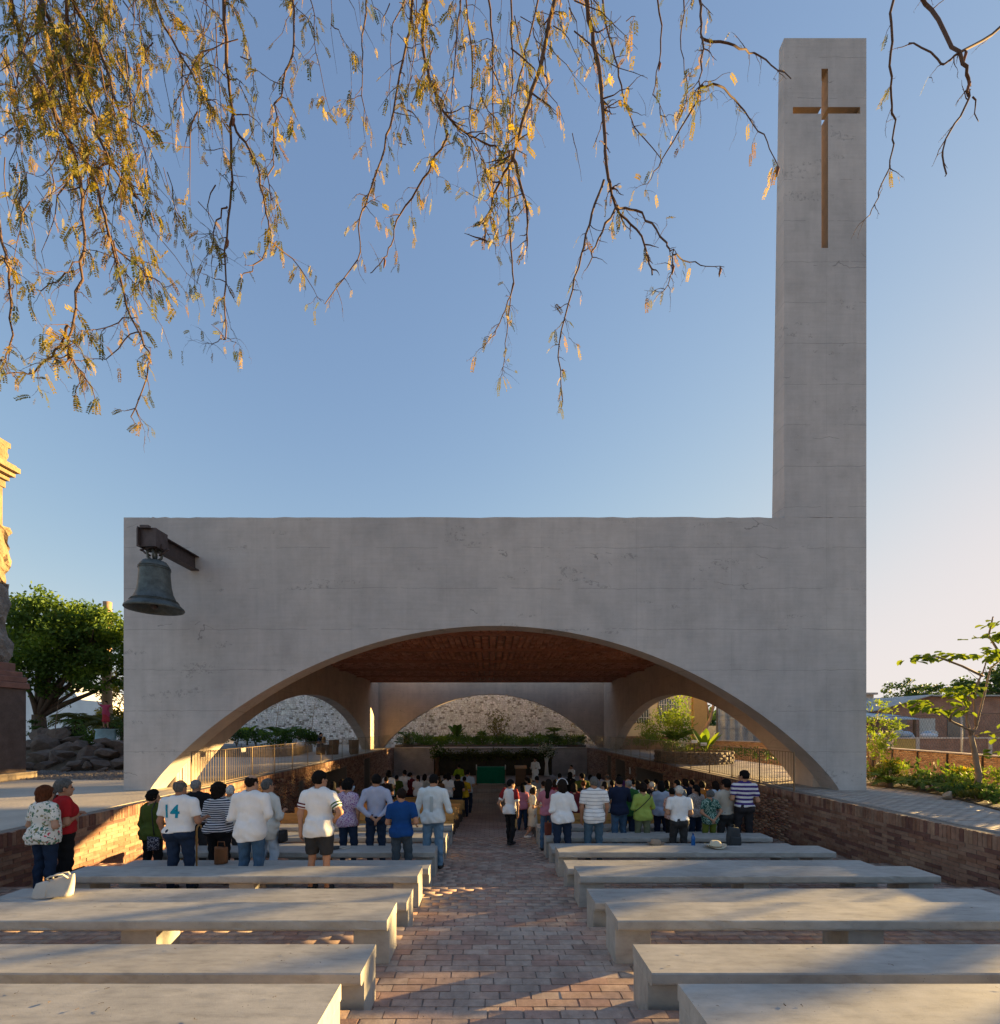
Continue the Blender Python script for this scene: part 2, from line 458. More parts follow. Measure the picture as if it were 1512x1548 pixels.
# ------------------------------------------------------------------ the setting: ground, sunken nave, terraces
XL, XR = -7.45, 7.62            # faces of the two retaining walls
YB = 36.8                       # face of the wall at the far end of the nave
STEPS = [(-0.25, -.06), (1.60, -.24)] + [(3.45 + 1.86 * i, -.42 - .18 * i) for i in range(0)]
EDGES = [-2.1, -.25, 1.60, 3.45, 5.31, 7.17, 9.02, 10.88, 12.74, 14.60, 16.46, 18.32, 20.20]
ZS = [-.06, -.24, -.42, -.60, -.78, -.96, -1.15, -1.33, -1.51, -1.69, -1.87, -2.05, -2.23]
def floor_z(y):
    z = 0.0
    for e, q in zip(EDGES, ZS):
        if y >= e: z = q
    if y >= 24.0: z = -2.05
    if y >= 26.4: z = -1.87
    return z

def structure(name, mb, m, parent=None):
    o = mb.build(name, m, parent)
    if parent is None: o['kind'] = 'structure'
    return o

# nave floor: one stepped slab, its pavers on top
g = MB()
ends = EDGES[1:] + [YB]
for e, n, z in zip(EDGES, ends, ZS):
    g.box(XL - .02, XR + .02, e + .001, n + .001, z - .5, z - .012)
nave_floor = structure('nave_floor', g, MSANDJ)
g = MB()
g.box(XL - .02, XR + .02, 13.65, YB, -2.23 - .4, -2.23 - .02)
for e, n, z in zip(EDGES, ends, ZS):
    if e > 12: g.box(XL, XR, e + .002, n - .002, z - .011, z)
far_pave = g.build('far_paving', MPAVE_FAR, nave_floor)

# pavers one by one
PW, PH = .255, .108
bricks = []
def tier_rows():
    for e, n, z in zip(EDGES, ends, ZS):
        if n < 2 or e > 12: continue
        y = e
        yield e, e + .12, z, True                       # soldier course along the step edge
        y = e + .126
        while y < n - .02:
            y2 = min(y + PH - .005, n - .004)
            if y > 2.2: yield y, y2, z, False
            y += PH
ri = 0
for y0, y1, z, soldier in tier_rows():
    ri += 1
    pitch = .128 if soldier else PW
    off = 0 if soldier else (PW / 2 if ri % 2 else 0) + rng.uniform(-.04, .04)
    x = XL + .01 - off
    while x < XR:
        x2 = x + pitch - random.uniform(.003, .008)
        a, b = max(x, XL), min(x2, XR)
        if b - a > .04: bricks.append((a, b, y0, y1, z, soldier))
        x += pitch * random.uniform(.97, 1.03)
def vis(b):
    xm, ym = (b[0] + b[1]) / 2, (b[2] + b[3]) / 2
    return -1.05 < xm < 1.3 and ym > 2.95
B_box = [(0, 1, 3, 2), (4, 6, 7, 5), (0, 4, 5, 1), (2, 3, 7, 6), (1, 5, 7, 3)]
own = sorted([b for b in bricks if vis(b)], key=lambda b: b[2])[:300]
ownset = set(map(id, own))
unit_paver = []
for m in PV:                                            # unit meshes shared by alike pavers: slightly uneven top
    for k in range(3):
        j = lambda s=.012: random.uniform(-s, s)
        v = [(-.5, -.5, -1), (-.5 + .01, -.5 + .02, 0), (-.5, .5, -1), (-.5 + .01, .5 - .02, 0), (.5, -.5, -1), (.5 - .01, -.5 + .02, 0), (.5, .5, -1), (.5 - .01, .5 - .02, 0)]
        v = [(x + j(), y + j(.03), z + (j(.02) if z == 0 else 0)) for x, y, z in v]
        me = bpy.data.meshes.new('paver'); me.from_pydata(v, [], B_box); me.materials.append(m); unit_paver.append(me)
for b in own:
    o = link('paving_brick', random.choice(unit_paver), nave_floor, ((b[0] + b[1]) / 2, (b[2] + b[3]) / 2, b[4] + random.uniform(-.0016, .0016)))
    o.scale = (b[1] - b[0], b[3] - b[2], .03)
V = []; F = []; MI = []
for b in bricks:
    if id(b) in ownset: continue
    if b[2] < 2.3: continue
    n = len(V); a0, a1, c0, c1, z, _ = b; dz = random.uniform(-.0016, .0016); t1 = z + dz + random.uniform(-.0006, .0006); t2 = z + dz
    V += [(a0, c0, z - .03), (a0 + .003, c0 + .003, t1), (a0, c1, z - .03), (a0 + .003, c1 - .003, t2), (a1, c0, z - .03), (a1 - .003, c0 + .003, t1), (a1, c1, z - .03), (a1 - .003, c1 - .003, t2)]
    F += [tuple(i + n for i in f) for f in B_box]; q = random.randrange(5); MI += [q] * 5
o = link('paving_bricks', mesh_np('paving_bricks', V, F, PV, MI), nave_floor); o['kind'] = 'stuff'

# altar dais: two shallow steps
g = MB(); g.box(-4.6, 4.9, 24.0, YB, -2.235, -2.05, .015); structure('altar_step', g, MPAVE_FAR)
g = MB(); g.box(-4.0, 4.3, 26.4, YB, -2.049, -1.87, .015); structure('altar_step', g, MPAVE_FAR)

# terraces left, right, behind; ground to the horizon
g = MB(); g.box(XL - 30, XL - .3, -2.1, 48, -.4, -.004); left_terrace = structure('left_terrace', g, mat('pale_paving', (.50, .44, .37), var=.16, scale=1.2, bscale=18, bump=.4, world=True, dist=.02))
g = MB(); g.box(XR + .3, XR + 3.9, -2.1, 14.6, -.4, -.004); structure('right_terrace', g, MTERR)
g = MB(); g.box(XR + .3, XR + 4.6, 14.601, 48, -.4, -.004); structure('right_terrace', g, MTERR)
g = MB(); g.box(XL - .29, XR + .29, YB + .3, 48, -.4, -.004); structure('back_terrace', g, MDIRT)
g = MB(); g.box(XL - 30, 18.5, -30, -2.1, -.4, -.004); structure('upper_ground', g, MDIRT)
g = MB()
g.box(-400, XL - 30, -60, 500, -.6, -.06); g.box(18.5, 400, -60, 500, -1.6, -.9); g.box(XL - 30, 18.5, 48, 500, -1.6, -.06)
structure('ground', g, MDIRT)
g = MB()
g.add([(11.5, -2.1, -.014), (12.3, -2.1, -.02), (18.6, -2.1, -.9), (11.5, 48, -.014), (12.3, 48, -.02), (18.6, 48, -.9)], [(0, 1, 4, 3), (1, 2, 5, 4)]); structure('garden_ground', g, MSOIL)
g = MB(); g.prism([(12.6, 5.5), (9.75, 7.8), (9.85, 9.0), (10.35, 10.2), (10.75, 11.3), (10.8, 12.4), (10.35, 13.4), (10.2, 14.4), (12.6, 14.6)], -.01, .035); structure('garden_bed', g, MSOIL)
# bricks of the right terrace near the camera (thin rows seen at a flat angle)
V = []; F = []; MI = []
y = 5.2; r_ = 0
while y < 15.5:
    x = XR + .32 - (.14 if r_ % 2 else 0); r_ += 1
    while x < XR + 3.9:
        n = len(V); z = random.uniform(.002, .007); a0, a1, c0, c1 = max(x, XR + .31), x + .275, y, y + .093
        V += [(a0, c0, -.02), (a0 + .003, c0 + .004, z), (a0, c1, -.02), (a0 + .003, c1 - .004, z), (a1, c0, -.02), (a1 - .003, c0 + .004, z), (a1, c1, -.02), (a1 - .003, c1 - .004, z)]
        F += [tuple(i + n for i in f) for f in B_box]; MI += [random.randrange(5)] * 5
        x += .28
    y += .10
MT = [mat('terrace_brick_' + k, c, var=.15, scale=10, bscale=70, bump=.4, world=True) for k, c in (('a', (.36, .32, .29)), ('b', (.40, .36, .325)), ('c', (.33, .29, .265)), ('d', (.38, .33, .295)), ('e', (.42, .385, .355)))]
o = link('terrace_bricks', mesh_np('terrace_bricks', V, F, MT, MI)); o['kind'] = 'stuff'

# ------------------------------------------------------------------ brick retaining walls of the nave
def wall_gap(side):             # dark door openings in the wall: (y0, y1, z top)
    return [(20.8, 24.5, -.45), (26.6, 28.5, -.30), (29.7, 30.4, -.22)] if side > 0 else [(21.4, 24.6, -.45), (18.6, 18.9, -.55), (28.2, 29.4, -.3)]
unit_brick = []
for m in BR:
    for k in range(3):
        v = [(-.5, -.5, -.5), (-.5, -.5, .5), (-.5, .5, -.5), (-.5, .5, .5), (.5, -.5, -.5), (.5, -.5, .5), (.5, .5, -.5), (.5, .5, .5)]
        v = [(x + random.uniform(-.05, .05), y + random.uniform(-.015, .015), z + random.uniform(-.05, .05)) for x, y, z in v]
        me = bpy.data.meshes.new('brick'); me.from_pydata(v, [], [(0, 1, 3, 2), (4, 6, 7, 5), (0, 4, 5, 1), (2, 3, 7, 6), (0, 2, 6, 4), (1, 5, 7, 3)]); me.materials.append(m); unit_brick.append(me)

def retaining_wall(side):
    X = XR if side > 0 else XL
    nm = 'right' if side > 0 else 'left'
    root = thing('brick_retaining_wall', 'low brown brick wall with soldier course along the %s side of the sunken seating' % nm, 'brick wall', (X, 5, 0))
    gaps = wall_gap(side)
    s = side
    core = MB()
    ys = sorted({1.7, YB + .3} | {g_[0] for g_ in gaps} | {g_[1] for g_ in gaps})
    for a, b in zip(ys[:-1], ys[1:]):
        gp = [g_ for g_ in gaps if g_[0] <= a + 1e-6 and b <= g_[1] + 1e-6]
        zlo = gp[0][2] if gp else -2.7
        x0, x1 = sorted((s * .012, s * .30))
        core.box(x0, x1, a - 5, b - 5, zlo, -.012)
        if gp:                                  # the dark room behind the opening
            x0, x1 = sorted((s * .30, s * 2.2)); zt = gp[0][2]
            core.box(x0, x1, a - 5.1, a - 5, -2.7, zt); core.box(x0, x1, b - 5, b - 4.9, -2.7, zt)
            core.box(x0, x1, a - 5.1, b - 4.9, zt, zt + .1)
            x0, x1 = sorted((s * 2.2, s * 2.3)); core.box(x0, x1, a - 5.1, b - 4.9, -2.7, zt)
    core.build('mortar_core', MMORTAR, root)
    L = []
    def blocked(a, b, z0, z1):
        return any(a < g_[1] and b > g_[0] and z0 < g_[2] for g_ in gaps)
    y = 1.7
    while y < YB:                               # soldier course
        L.append((y, y + .063, -.215, -.002)); y += .071
    ci = 0; z = -.222
    while z > -2.5:
        ci += 1
        y = 1.7 - (.15 if ci % 2 else 0) + rng.uniform(-.03, .03)
        while y < YB:
            q = y + .29
            if z > floor_z(max(0, y)) - .08 and not blocked(y, q, z - .06, z): L.append((max(y, 1.7), min(q, YB), z - .062, z))
            y += .30
        z -= .0705
    first = 6.9
    cand = sorted([b for b in L if b[0] > first], key=lambda b: b[0])[:300]
    cs = set(map(id, cand))
    for b in cand:
        t = .05 + random.uniform(0, .006)
        o = link('brick', random.choices(unit_brick, weights=[3] * 3 + [3] * 3 + [1] * 3 + [2.5] * 3 + [2] * 3)[0], root, (s * (.055 - t / 2), (b[0] + b[1]) / 2 - 5, (b[2] + b[3]) / 2))
        o.scale = (t, b[1] - b[0], b[3] - b[2])
    V = []; F = []; MI = []
    for b in L:
        if id(b) in cs: continue
        n = len(V); x0 = -s * random.uniform(0, .006); x1 = s * .05
        V += [(x, yy - 5, zz) for x in (x0, x1) for yy in (b[0], b[1]) for zz in (b[2], b[3])]
        F += [tuple(i + n for i in f) for f in ((0, 1, 3, 2), (0, 4, 5, 1), (2, 3, 7, 6), (0, 2, 6, 4), (1, 5, 7, 3))]
        MI += [random.choices(range(5), weights=[3, 3, 1, 2.5, 2])[0]] * 5
    o = link('brick_courses', mesh_np('brick_courses', V, F, BR, MI), root); o['kind'] = 'stuff'
    return root
retaining_wall(1); retaining_wall(-1)

root = thing('brick_retaining_wall', 'grey brick wall with pale coping closing the sunken nave behind the altar', 'brick wall', (.1, YB + .15, 0))
g = MB(); g.box(XL - .1, XR - .1, -.15, .15, -2.6, -.07); g.build('wall_face', MBACK, root)
g = MB(); g.box(XL - .4, XR + .2, -.19, .2, -.068, .02, .01); g.build('coping', MC2, root)

# ------------------------------------------------------------------ the concrete chapel
CX = .136                       # axis of the chapel
chapel = thing('concrete_chapel', 'grey cast concrete chapel with a wide arch and a tall cross tower', 'chapel', (CX, 12.14, 0))
FY = 12.14
def thick(z): return .70 - .0250 * z
def arch_z(u, apex): return apex * max(0.0, 1 - u * u) ** .85

def front_wall():
    xl, xr, top, half, apex = -9.40 - CX, 9.69 - CX, 7.02, 8.86, 4.235
    N = 72
    us = [-math.cos(math.pi * i / N) for i in range(N + 1)]
    px = [half * u for u in us]; pz = [arch_z(u, apex) for u in us]
    V = []; F = []
    def pt(x, z, back): V.append((x, thick(z) if back else 0.0, z)); return len(V) - 1
    NX = len(px)
    topj = [top + rng.normal() * .008 for _ in range(NX)]
    for back in (0, 1):
        lo = [pt(px[i], pz[i], back) for i in range(NX)]; hi = [pt(px[i], topj[i], back) for i in range(NX)]
        l0 = pt(xl, 0, back); l1 = pt(xl, top, back); r0 = pt(xr, 0, back); r1 = pt(xr, top, back)
        fs = [(lo[i], lo[i + 1], hi[i + 1], hi[i]) for i in range(NX - 1)] + [(l0, lo[0], hi[0], l1), (lo[-1], r0, r1, hi[-1])]
        F.extend(f if not back else tuple(reversed(f)) for f in fs)
        if back: B2 = (lo, hi, l0, l1, r0, r1)
        else: A = (lo, hi, l0, l1, r0, r1)
    for i in range(NX - 1):
        F.append((A[0][i], B2[0][i], B2[0][i + 1], A[0][i + 1])); F.append((A[1][i], A[1][i + 1], B2[1][i + 1], B2[1][i]))
    F += [(A[2], A[3], B2[3], B2[2]), (A[4], B2[4], B2[5], A[5]), (A[3], A[1][0], B2[1][0], B2[3]), (A[1][-1], A[5], B2[5], B2[1][-1]), (A[2], B2[2], B2[0][0], A[0][0]), (A[0][-1], B2[0][-1], B2[4], A[4])]
    me = bpy.data.meshes.new('front_wall'); me.from_pydata(V, [], F); me.materials.append(MC); me.update()
    return link('front_wall', me, chapel)
front_wall()

def tower():
    # solid slab with a cross cut through; front upright, back leaning forward as it rises
    x0, x1, z0, z1 = 7.575 - CX, 9.69 - CX, 7.022, 19.34
    cx, hw = 8.62 - CX, .085
    cz0, cz1 = 1.65 + (1098 - 375) / 58.8, 1.65 + (1098 - 104) / 58.8     # foot and head of the cross
    az0, az1 = 1.65 + (1098 - 172) / 58.8, 1.65 + (1098 - 162) / 58.8     # its arms
    ax0, ax1 = 7.80 - CX, 9.53 - CX
    xs = [x0, ax0, cx - hw, cx + hw, ax1, x1]; zs = sorted([z0, cz0, az0, az1, cz1, z1] + [z0 + (cz0 - z0) * k / 5 for k in range(1, 5)])
    hole = lambda i, j: ((xs[i] >= cx - hw - 1e-6 and xs[i + 1] <= cx + hw + 1e-6) and zs[j] >= cz0 - 1e-6 and zs[j + 1] <= cz1 + 1e-6) or (zs[j] >= az0 - 1e-6 and zs[j + 1] <= az1 + 1e-6 and xs[i] >= ax0 - 1e-6 and xs[i + 1] <= ax1 + 1e-6)
    V = []; F = []; ids = {}; reveal_faces = []
    inside = lambda i, j: 0 <= i < nx and 0 <= j < nz
    def v(i, j, b):
        k = (i, j, b)
        if k not in ids: ids[k] = len(V); V.append((xs[i], thick(zs[j]) if b else 0.0, zs[j]))
        return ids[k]
    nx, nz = len(xs) - 1, len(zs) - 1
    solid = lambda i, j: 0 <= i < nx and 0 <= j < nz and not hole(i, j)
    for i in range(nx):
        for j in range(nz):
            if not solid(i, j): continue
            F.append((v(i, j, 0), v(i + 1, j, 0), v(i + 1, j + 1, 0), v(i, j + 1, 0))); F.append((v(i, j, 1), v(i, j + 1, 1), v(i + 1, j + 1, 1), v(i + 1, j, 1)))
            for q in ((i - 1, j), (i + 1, j), (i, j - 1), (i, j + 1)):
                if not solid(*q): reveal_faces.append((len(F) + sum(1 for p in ((i - 1, j), (i + 1, j), (i, j - 1), (i, j + 1))[:[(i - 1, j), (i + 1, j), (i, j - 1), (i, j + 1)].index(q)] if not solid(*p)), inside(*q)))
            if not solid(i - 1, j): F.append((v(i, j, 0), v(i, j + 1, 0), v(i, j + 1, 1), v(i, j, 1)))
            if not solid(i + 1, j): F.append((v(i + 1, j, 0), v(i + 1, j, 1), v(i + 1, j + 1, 1), v(i + 1, j + 1, 0)))
            if not solid(i, j - 1): F.append((v(i, j, 0), v(i, j, 1), v(i + 1, j, 1), v(i + 1, j, 0)))
            if not solid(i, j + 1): F.append((v(i, j + 1, 0), v(i + 1, j + 1, 0), v(i + 1, j + 1, 1), v(i, j + 1, 1)))
    me = bpy.data.meshes.new('cross_tower'); me.from_pydata(V, [], F); me.materials.append(MC); me.materials.append(mat('cross_reveal', (.27, .205, .145), rough=.7, var=.2, scale=4, world=True)); me.update()  # second slot: browner colour for the faces inside the cross opening
    for fi_, ins in reveal_faces:
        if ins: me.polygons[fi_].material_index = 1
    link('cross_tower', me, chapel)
tower()

def side_wall(sx):
    X = (8.66 if sx > 0 else -8.66)             # inner face
    y0, y1, yc, half, apex, top, th = .705, 24.2, 23.7 - FY, 10.05, 3.2, 6.9, .62
    N = 56
    us = [-math.cos(math.pi * i / N) for i in range(N + 1)]
    py = [yc + half * u for u in us]; pz = [arch_z(u, apex) for u in us]
    V = []; F = []; rows = []
    for k, x in enumerate((X, X + (th if sx > 0 else -th))):
        a = []
        for i in range(N + 1): V.append((x, py[i], pz[i])); a.append(len(V) - 1)
        h = []
        for i in range(N + 1): V.append((x, py[i], top)); h.append(len(V) - 1)
        V += [(x, y0, 0), (x, y0, top), (x, y1, 0), (x, y1, top)]; n = len(V) - 4
        rows.append((a, h, n))
        fs = [(a[i], a[i + 1], h[i + 1], h[i]) for i in range(N)] + [(n, a[0], h[0], n + 1), (a[-1], n + 2, n + 3, h[-1])]
        F += [f if (k == 0) == (sx < 0) else f[::-1] for f in fs]
    (a, h, n), (b, q, m) = rows
    fs = [(a[i], b[i], b[i + 1], a[i + 1]) for i in range(N)] + [(n + 1, h[0], q[0], m + 1), (h[-1], n + 3, m + 3, q[-1])] + [(h[i], h[i + 1], q[i + 1], q[i]) for i in range(N)]
    fs += [(n + 2, m + 2, m + 3, n + 3), (n, n + 1, m + 1, m)]
    F += fs
    me = bpy.data.meshes.new('side_wall'); me.from_pydata(V, [], F); me.materials.append(MC2); me.update()
    bm = bmesh.new(); bm.from_mesh(me); bmesh.ops.recalc_face_normals(bm, faces=bm.faces); bm.to_mesh(me); bm.free()
    link('side_wall', me, chapel)
side_wall(1); side_wall(-1)

def back_wall():
    y0, half, apex, top, th, hw = 36.5 - FY, 8.3, 4.12, 6.9, .5, 9.28
    N = 56; us = [-math.cos(math.pi * i / N) for i in range(N + 1)]
    px = [half * u for u in us]; pz = [arch_z(u, apex) for u in us]
    V = []; F = []; rows = []
    for k, y in enumerate((y0, y0 + th)):
        a = [];h = []
        for i in range(N + 1): V.append((px[i], y, pz[i])); a.append(len(V) - 1)
        for i in range(N + 1): V.append((px[i], y, top)); h.append(len(V) - 1)
        V += [(-hw, y, 0), (-hw, y, top), (hw, y, 0), (hw, y, top)]; n = len(V) - 4; rows.append((a, h, n))
        fs = [(a[i], a[i + 1], h[i + 1], h[i]) for i in range(N)] + [(n, a[0], h[0], n + 1), (a[-1], n + 2, n + 3, h[-1])]
        F += [f if k == 0 else f[::-1] for f in fs]
    (a, h, n), (b, q, m) = rows
    F += [(a[i], b[i], b[i + 1], a[i + 1]) for i in range(N)] + [(h[i], h[i + 1], q[i + 1], q[i]) for i in range(N)] + [(n, n + 1, m + 1, m), (n + 2, m + 2, m + 3, n + 3), (n + 1, h[0], q[0], m + 1), (h[-1], n + 3, m + 3, q[-1])]
    me = bpy.data.meshes.new('back_wall'); me.from_pydata(V, [], F); me.materials.append(MC2); me.update()
    bm = bmesh.new(); bm.from_mesh(me); bmesh.ops.recalc_face_normals(bm, faces=bm.faces); bm.to_mesh(me); bm.free()
    link('back_wall', me, chapel)
back_wall()

# roof slab with an open slot before the back wall; hanging brick ceiling in bands
RZ = 4.87
g = MB(); g.box(-8.655, 8.655, .71, 34.1 - FY, RZ + .16, RZ + .5); g.build('roof_slab', MC2, chapel)
V = []; F = []; MI = []
y = .75; k = 0
BX = [(0, 1, 3, 2), (4, 6, 7, 5), (0, 4, 5, 1), (2, 3, 7, 6), (0, 2, 6, 4)]
while y < 34.0 - FY:
    band = int((y - .7) / 3.5); edge = ((y - .7) % 3.5) < .16
    x = -8.64; j = 0
    while x < 8.6:
        mid = abs(x) < .75
        wd = .25 if mid else .19
        dz = .075 * (k % 2) + random.uniform(0, .035)
        if mid: dz = .05 * (k % 2)
        if edge: dz = -.02
        n = len(V); zb = RZ + .01 + dz
        V += [(xx, yy, zz) for xx in (x, min(8.65, x + wd)) for yy in (y, y + .165) for zz in (zb, RZ + .17)]
        F += [tuple(i + n for i in f) for f in BX]; MI += [random.choices(range(3), weights=[3, 2, 1])[0]] * 5
        x += wd + .05; j += 1
    y += .20; k += 1
MCE = [mat('ceiling_brick_a', (.50, .26, .20), world=True, scale=9), mat('ceiling_brick_b', (.40, .20, .15), world=True, scale=9), mat('ceiling_brick_c', (.55, .31, .245), world=True, scale=9)]
o = link('ceiling_bricks', mesh_np('ceiling_bricks', V, F, MCE, MI), chapel); o['kind'] = 'stuff'
g = MB()
for i in range(1, 7): g.box(-8.65, 8.65, .7 + 3.5 * i - .07, .7 + 3.5 * i + .01, RZ - .08, RZ + .1)
g.build('ceiling_rib', MCE[1], chapel)

# ------------------------------------------------------------------ concrete benches and wooden pews
YK = lambda k: 2.98 + .93 * (k - 1)             # far edge of the k-th bench row
SLAB_D, SEAT_H = .47, .45
def bench(k, side):
    x0, x1 = (1.19, 5.95) if side > 0 else (-5.70, -.94)
    x0 += random.uniform(-.012, .012); x1 += random.uniform(-.02, .02)
    y1 = YK(k); y0 = y1 - SLAB_D; z = floor_z(y0 + .05)
    extra = {(1, 3): '', (-1, 4): ' holding a white tote bag', (-1, 6): ' holding a brown handbag', (1, 7): ' holding a straw hat', (1, 8): ' holding a tan sun hat'}.get((side, k), '')
    root = thing('concrete_bench', '%s concrete bench from the camera %s of the aisle%s' % (ORD[k - 1], 'right' if side > 0 else 'left', extra), 'bench', ((x0 + x1) / 2, (y0 + y1) / 2, z), 0, 'concrete benches facing the altar')
    hx = (x1 - x0) / 2; hy = SLAB_D / 2
    # slab: rounded section swept along the bench, near lower edge rounded off
    T = .105; r = .035
    sec = [(-hy + .008, SEAT_H), (-hy, SEAT_H - .01), (-hy, SEAT_H - T + r)]
    for q in range(1, 5):
        a = q / 4 * math.pi / 2; sec.append((-hy + r - r * math.cos(a), SEAT_H - T + r - r * math.sin(a)))
    sec += [(hy, SEAT_H - T), (hy, SEAT_H - .01), (hy - .008, SEAT_H)]
    nseg = 48; n = len(sec); vs = []
    for i in range(nseg + 1):
        t = i / nseg; x = -hx + 2 * hx * t
        for (yy, zz) in sec:
            chip = random.uniform(.003, .010) if random.random() < .07 else 0
            low = zz < SEAT_H - .001; front = yy < 0
            vs.append((x, yy + (random.uniform(-.0012, .0012) if low else 0) + (chip if front and low else 0), zz + (random.uniform(-.0012, .0012) if low else 0) - (chip * .6 if front and low and zz > SEAT_H - .02 else 0)))
    fs = [(i * n + j, i * n + (j + 1) % n, (i + 1) * n + (j + 1) % n, (i + 1) * n + j) for i in range(nseg) for j in range(n)]
    fs += [tuple(range(n - 1, -1, -1)), tuple(nseg * n + j for j in range(n))]
    g = MB(); g.add(vs, fs); g.build('slab', MBENCH, root)
    zt = SEAT_H - T - .001
    for cx in (-hx + .17, 0, hx - .17):
        g = MB(); g.box(cx - .17, cx + .17, -hy + .10, hy - .02, 0, zt, .006); g.build('leg', MBENCH, root)
    return root
for k in range(1, 12):
    bench(k, -1); bench(k, 1)

def pew(i, side):
    x0, x1 = (1.22, 5.9) if side > 0 else (-5.68, -.97)
    y = 12.86 + .93 * i; z = floor_z(y + .1)
    root = thing('wooden_pew', '%s honey coloured wooden pew behind the concrete benches, %s of the aisle' % (ORD[i], 'right' if side > 0 else 'left'), 'pew', ((x0 + x1) / 2, y, z), 0, 'wooden pews under the chapel roof')
    h = (x1 - x0) / 2
    for q, (za, zb) in enumerate(((.46, .60), (.612, .80))):
        g = MB(); g.box(-h, h, -.02 + q * -.012, .008 + q * -.012, za, zb, .004); g.build('back_board', MWOOD, root)
    g = MB(); g.box(-h, h, .03, .42, .42, .452, .006); g.build('seat', MWOOD, root)
    for cx in (-h + .06, -h / 3, h / 3, h - .06):
        g = MB(); g.box(cx - .02, cx + .02, .012, .045, 0, .78); g.box(cx - .02, cx + .02, .38, .41, 0, .415); g.box(cx - .02, cx + .02, .046, .379, .38, .415); g.build('leg', MSTEEL, root)
for i in range(10):
    pew(i, -1); pew(i, 1)

# ------------------------------------------------------------------ railings along the terrace edges
def railing(side):
    X = XL - .12 if side < 0 else XR + .12
    y0, y1 = 12.0, 30.2
    root = thing('steel_railing', 'thin vertical bar railing along the %s terrace edge%s' % (('left', ', golden where the sun strikes it') if side < 0 else ('right', ' with dark bars against the path')), 'railing', (X, y0, 0), 0, 'railings round the sunken nave')
    g = MB(); g.box(-.025, .025, 0, y1 - y0, .985, 1.0); g.build('top_rail', MRAIL, root)
    g = MB(); g.box(-.018, .018, 0, y1 - y0, .085, .097); g.build('bottom_rail', MRAIL, root)
    bar = MB(); bar.box(-.005, .005, -.005, .005, .097, .985); bar = bar.mesh('bar', MRAIL)
    post = MB(); post.box(-.009, .009, -.022, .022, 0, .985); post = post.mesh('post', MRAIL)
    n = int((y1 - y0) / .118)
    for i in range(n + 1):
        y = i * (y1 - y0) / n
        link('post' if i % 13 == 0 else 'bar', post if i % 13 == 0 else bar, root, (0, y, 0))
    # glass at the far corner
    y = y1 + .05
    while y < YB - .3:
        g = MB(); g.box(-.006, .006, y - y0, y - y0 + 1.2, .03, 1.0); g.build('glass_panel', MGLASS, root); y += 1.26
    return root
railing(-1); railing(1)
for i, x0 in enumerate((XL + .1, XR - 1.55)):
    root = thing('glass_railing', 'short clear glass balustrade at the far %s corner of the nave' % ('left', 'right')[i], 'glass railing', (x0, YB + .1, .02), 0, 'glass balustrades at the far corners')
    g = MB(); g.box(0, 1.4, -.006, .006, 0.005, .98); g.build('glass_panel', MGLASS, root)
    g = MB(); g.box(-.01, 1.41, -.02, .02, 0, .05); g.build('base_rail', MSTEEL, root)

# ------------------------------------------------------------------ bell on its steel arm
bx, by, bz = -7.66, 10.68, 0                     # bell axis, in front of the facade
s_ = FPX / by
Z = lambda py: EYE - (py - VY) / s_
bx = (234 - VX) / s_
arm = thing('bell_arm', 'dark brown steel beam jutting from the facade to carry the bell', 'steel beam', (bx, FY, Z(826)))
def i_beam(g, x, y0, y1, z0, z1, w=.22, t=.022):
    g.box(x - w / 2, x + w / 2, y0, y1, z0, z0 + t); g.box(x - w / 2, x + w / 2, y0, y1, z1 - t, z1); g.box(x - t / 2, x + t / 2, y0, y1, z0 + t, z1 - t)
zt, zb = Z(805) - Z(826), Z(832) - Z(826)
g = MB(); i_beam(g, 0, by - FY - .22, -.002, zb + .02, zt - .02); g.build('beam', MCORTEN, arm)
g = MB(); g.box(-.22, .21, by - FY - .26, by - FY - .225, zb, zt); g.build('end_plate', MCORTEN, arm)
g = MB(); g.box(-.21, -.19, by - FY - .224, by - FY + .12, zb, zt); g.box(.18, .20, by - FY - .224, by - FY + .12, zb, zt); g.box(-.21, .20, by - FY + .121, by - FY + .14, zb, zt); g.build('side_plate', MCORTEN, arm)
g = MB(); g.box(-.09, .10, by - FY - .34, by - FY - .262, zt - .03, zt + .03); g.box(-.15, -.13, by - FY - .34, by - FY - .262, zb, zt); g.build('stiffener', MCORTEN, arm)
bell = thing('church_bell', 'large dark verdigris bronze bell hanging at the corner of the concrete facade', 'bell', (bx, by, Z(920)))
H_ = (928 - 854) / s_; rr = .5 * (283 - 189) / s_ / 1.21
prof = [(0.0, .97), (.20, .985), (.40, .95), (.49, .88), (.515, .78), (.53, .62), (.56, .45), (.62, .30), (.72, .18), (.86, .08), (.98, .025), (1.0, -.01), (.97, -.03), (.90, 0), (.80, .08), (.68, .2), (.58, .34), (.50, .52), (.47, .76), (.40, .88), (0, .91)]
g = MB(); g.lathe([(r * rr, z * H_) for r, z in prof], 48); g.build('bell_body', MBRONZE, bell)
g = MB()
for zz, r in ((.13, .795), (.16, .755), (.80, .522), (.84, .512)): g.lathe([(r * rr, zz * H_ - .006), ((r + .025) * rr, zz * H_), (r * rr, zz * H_ + .006)], 48)
o = g.build('moulded_band', MBRONZE, bell)
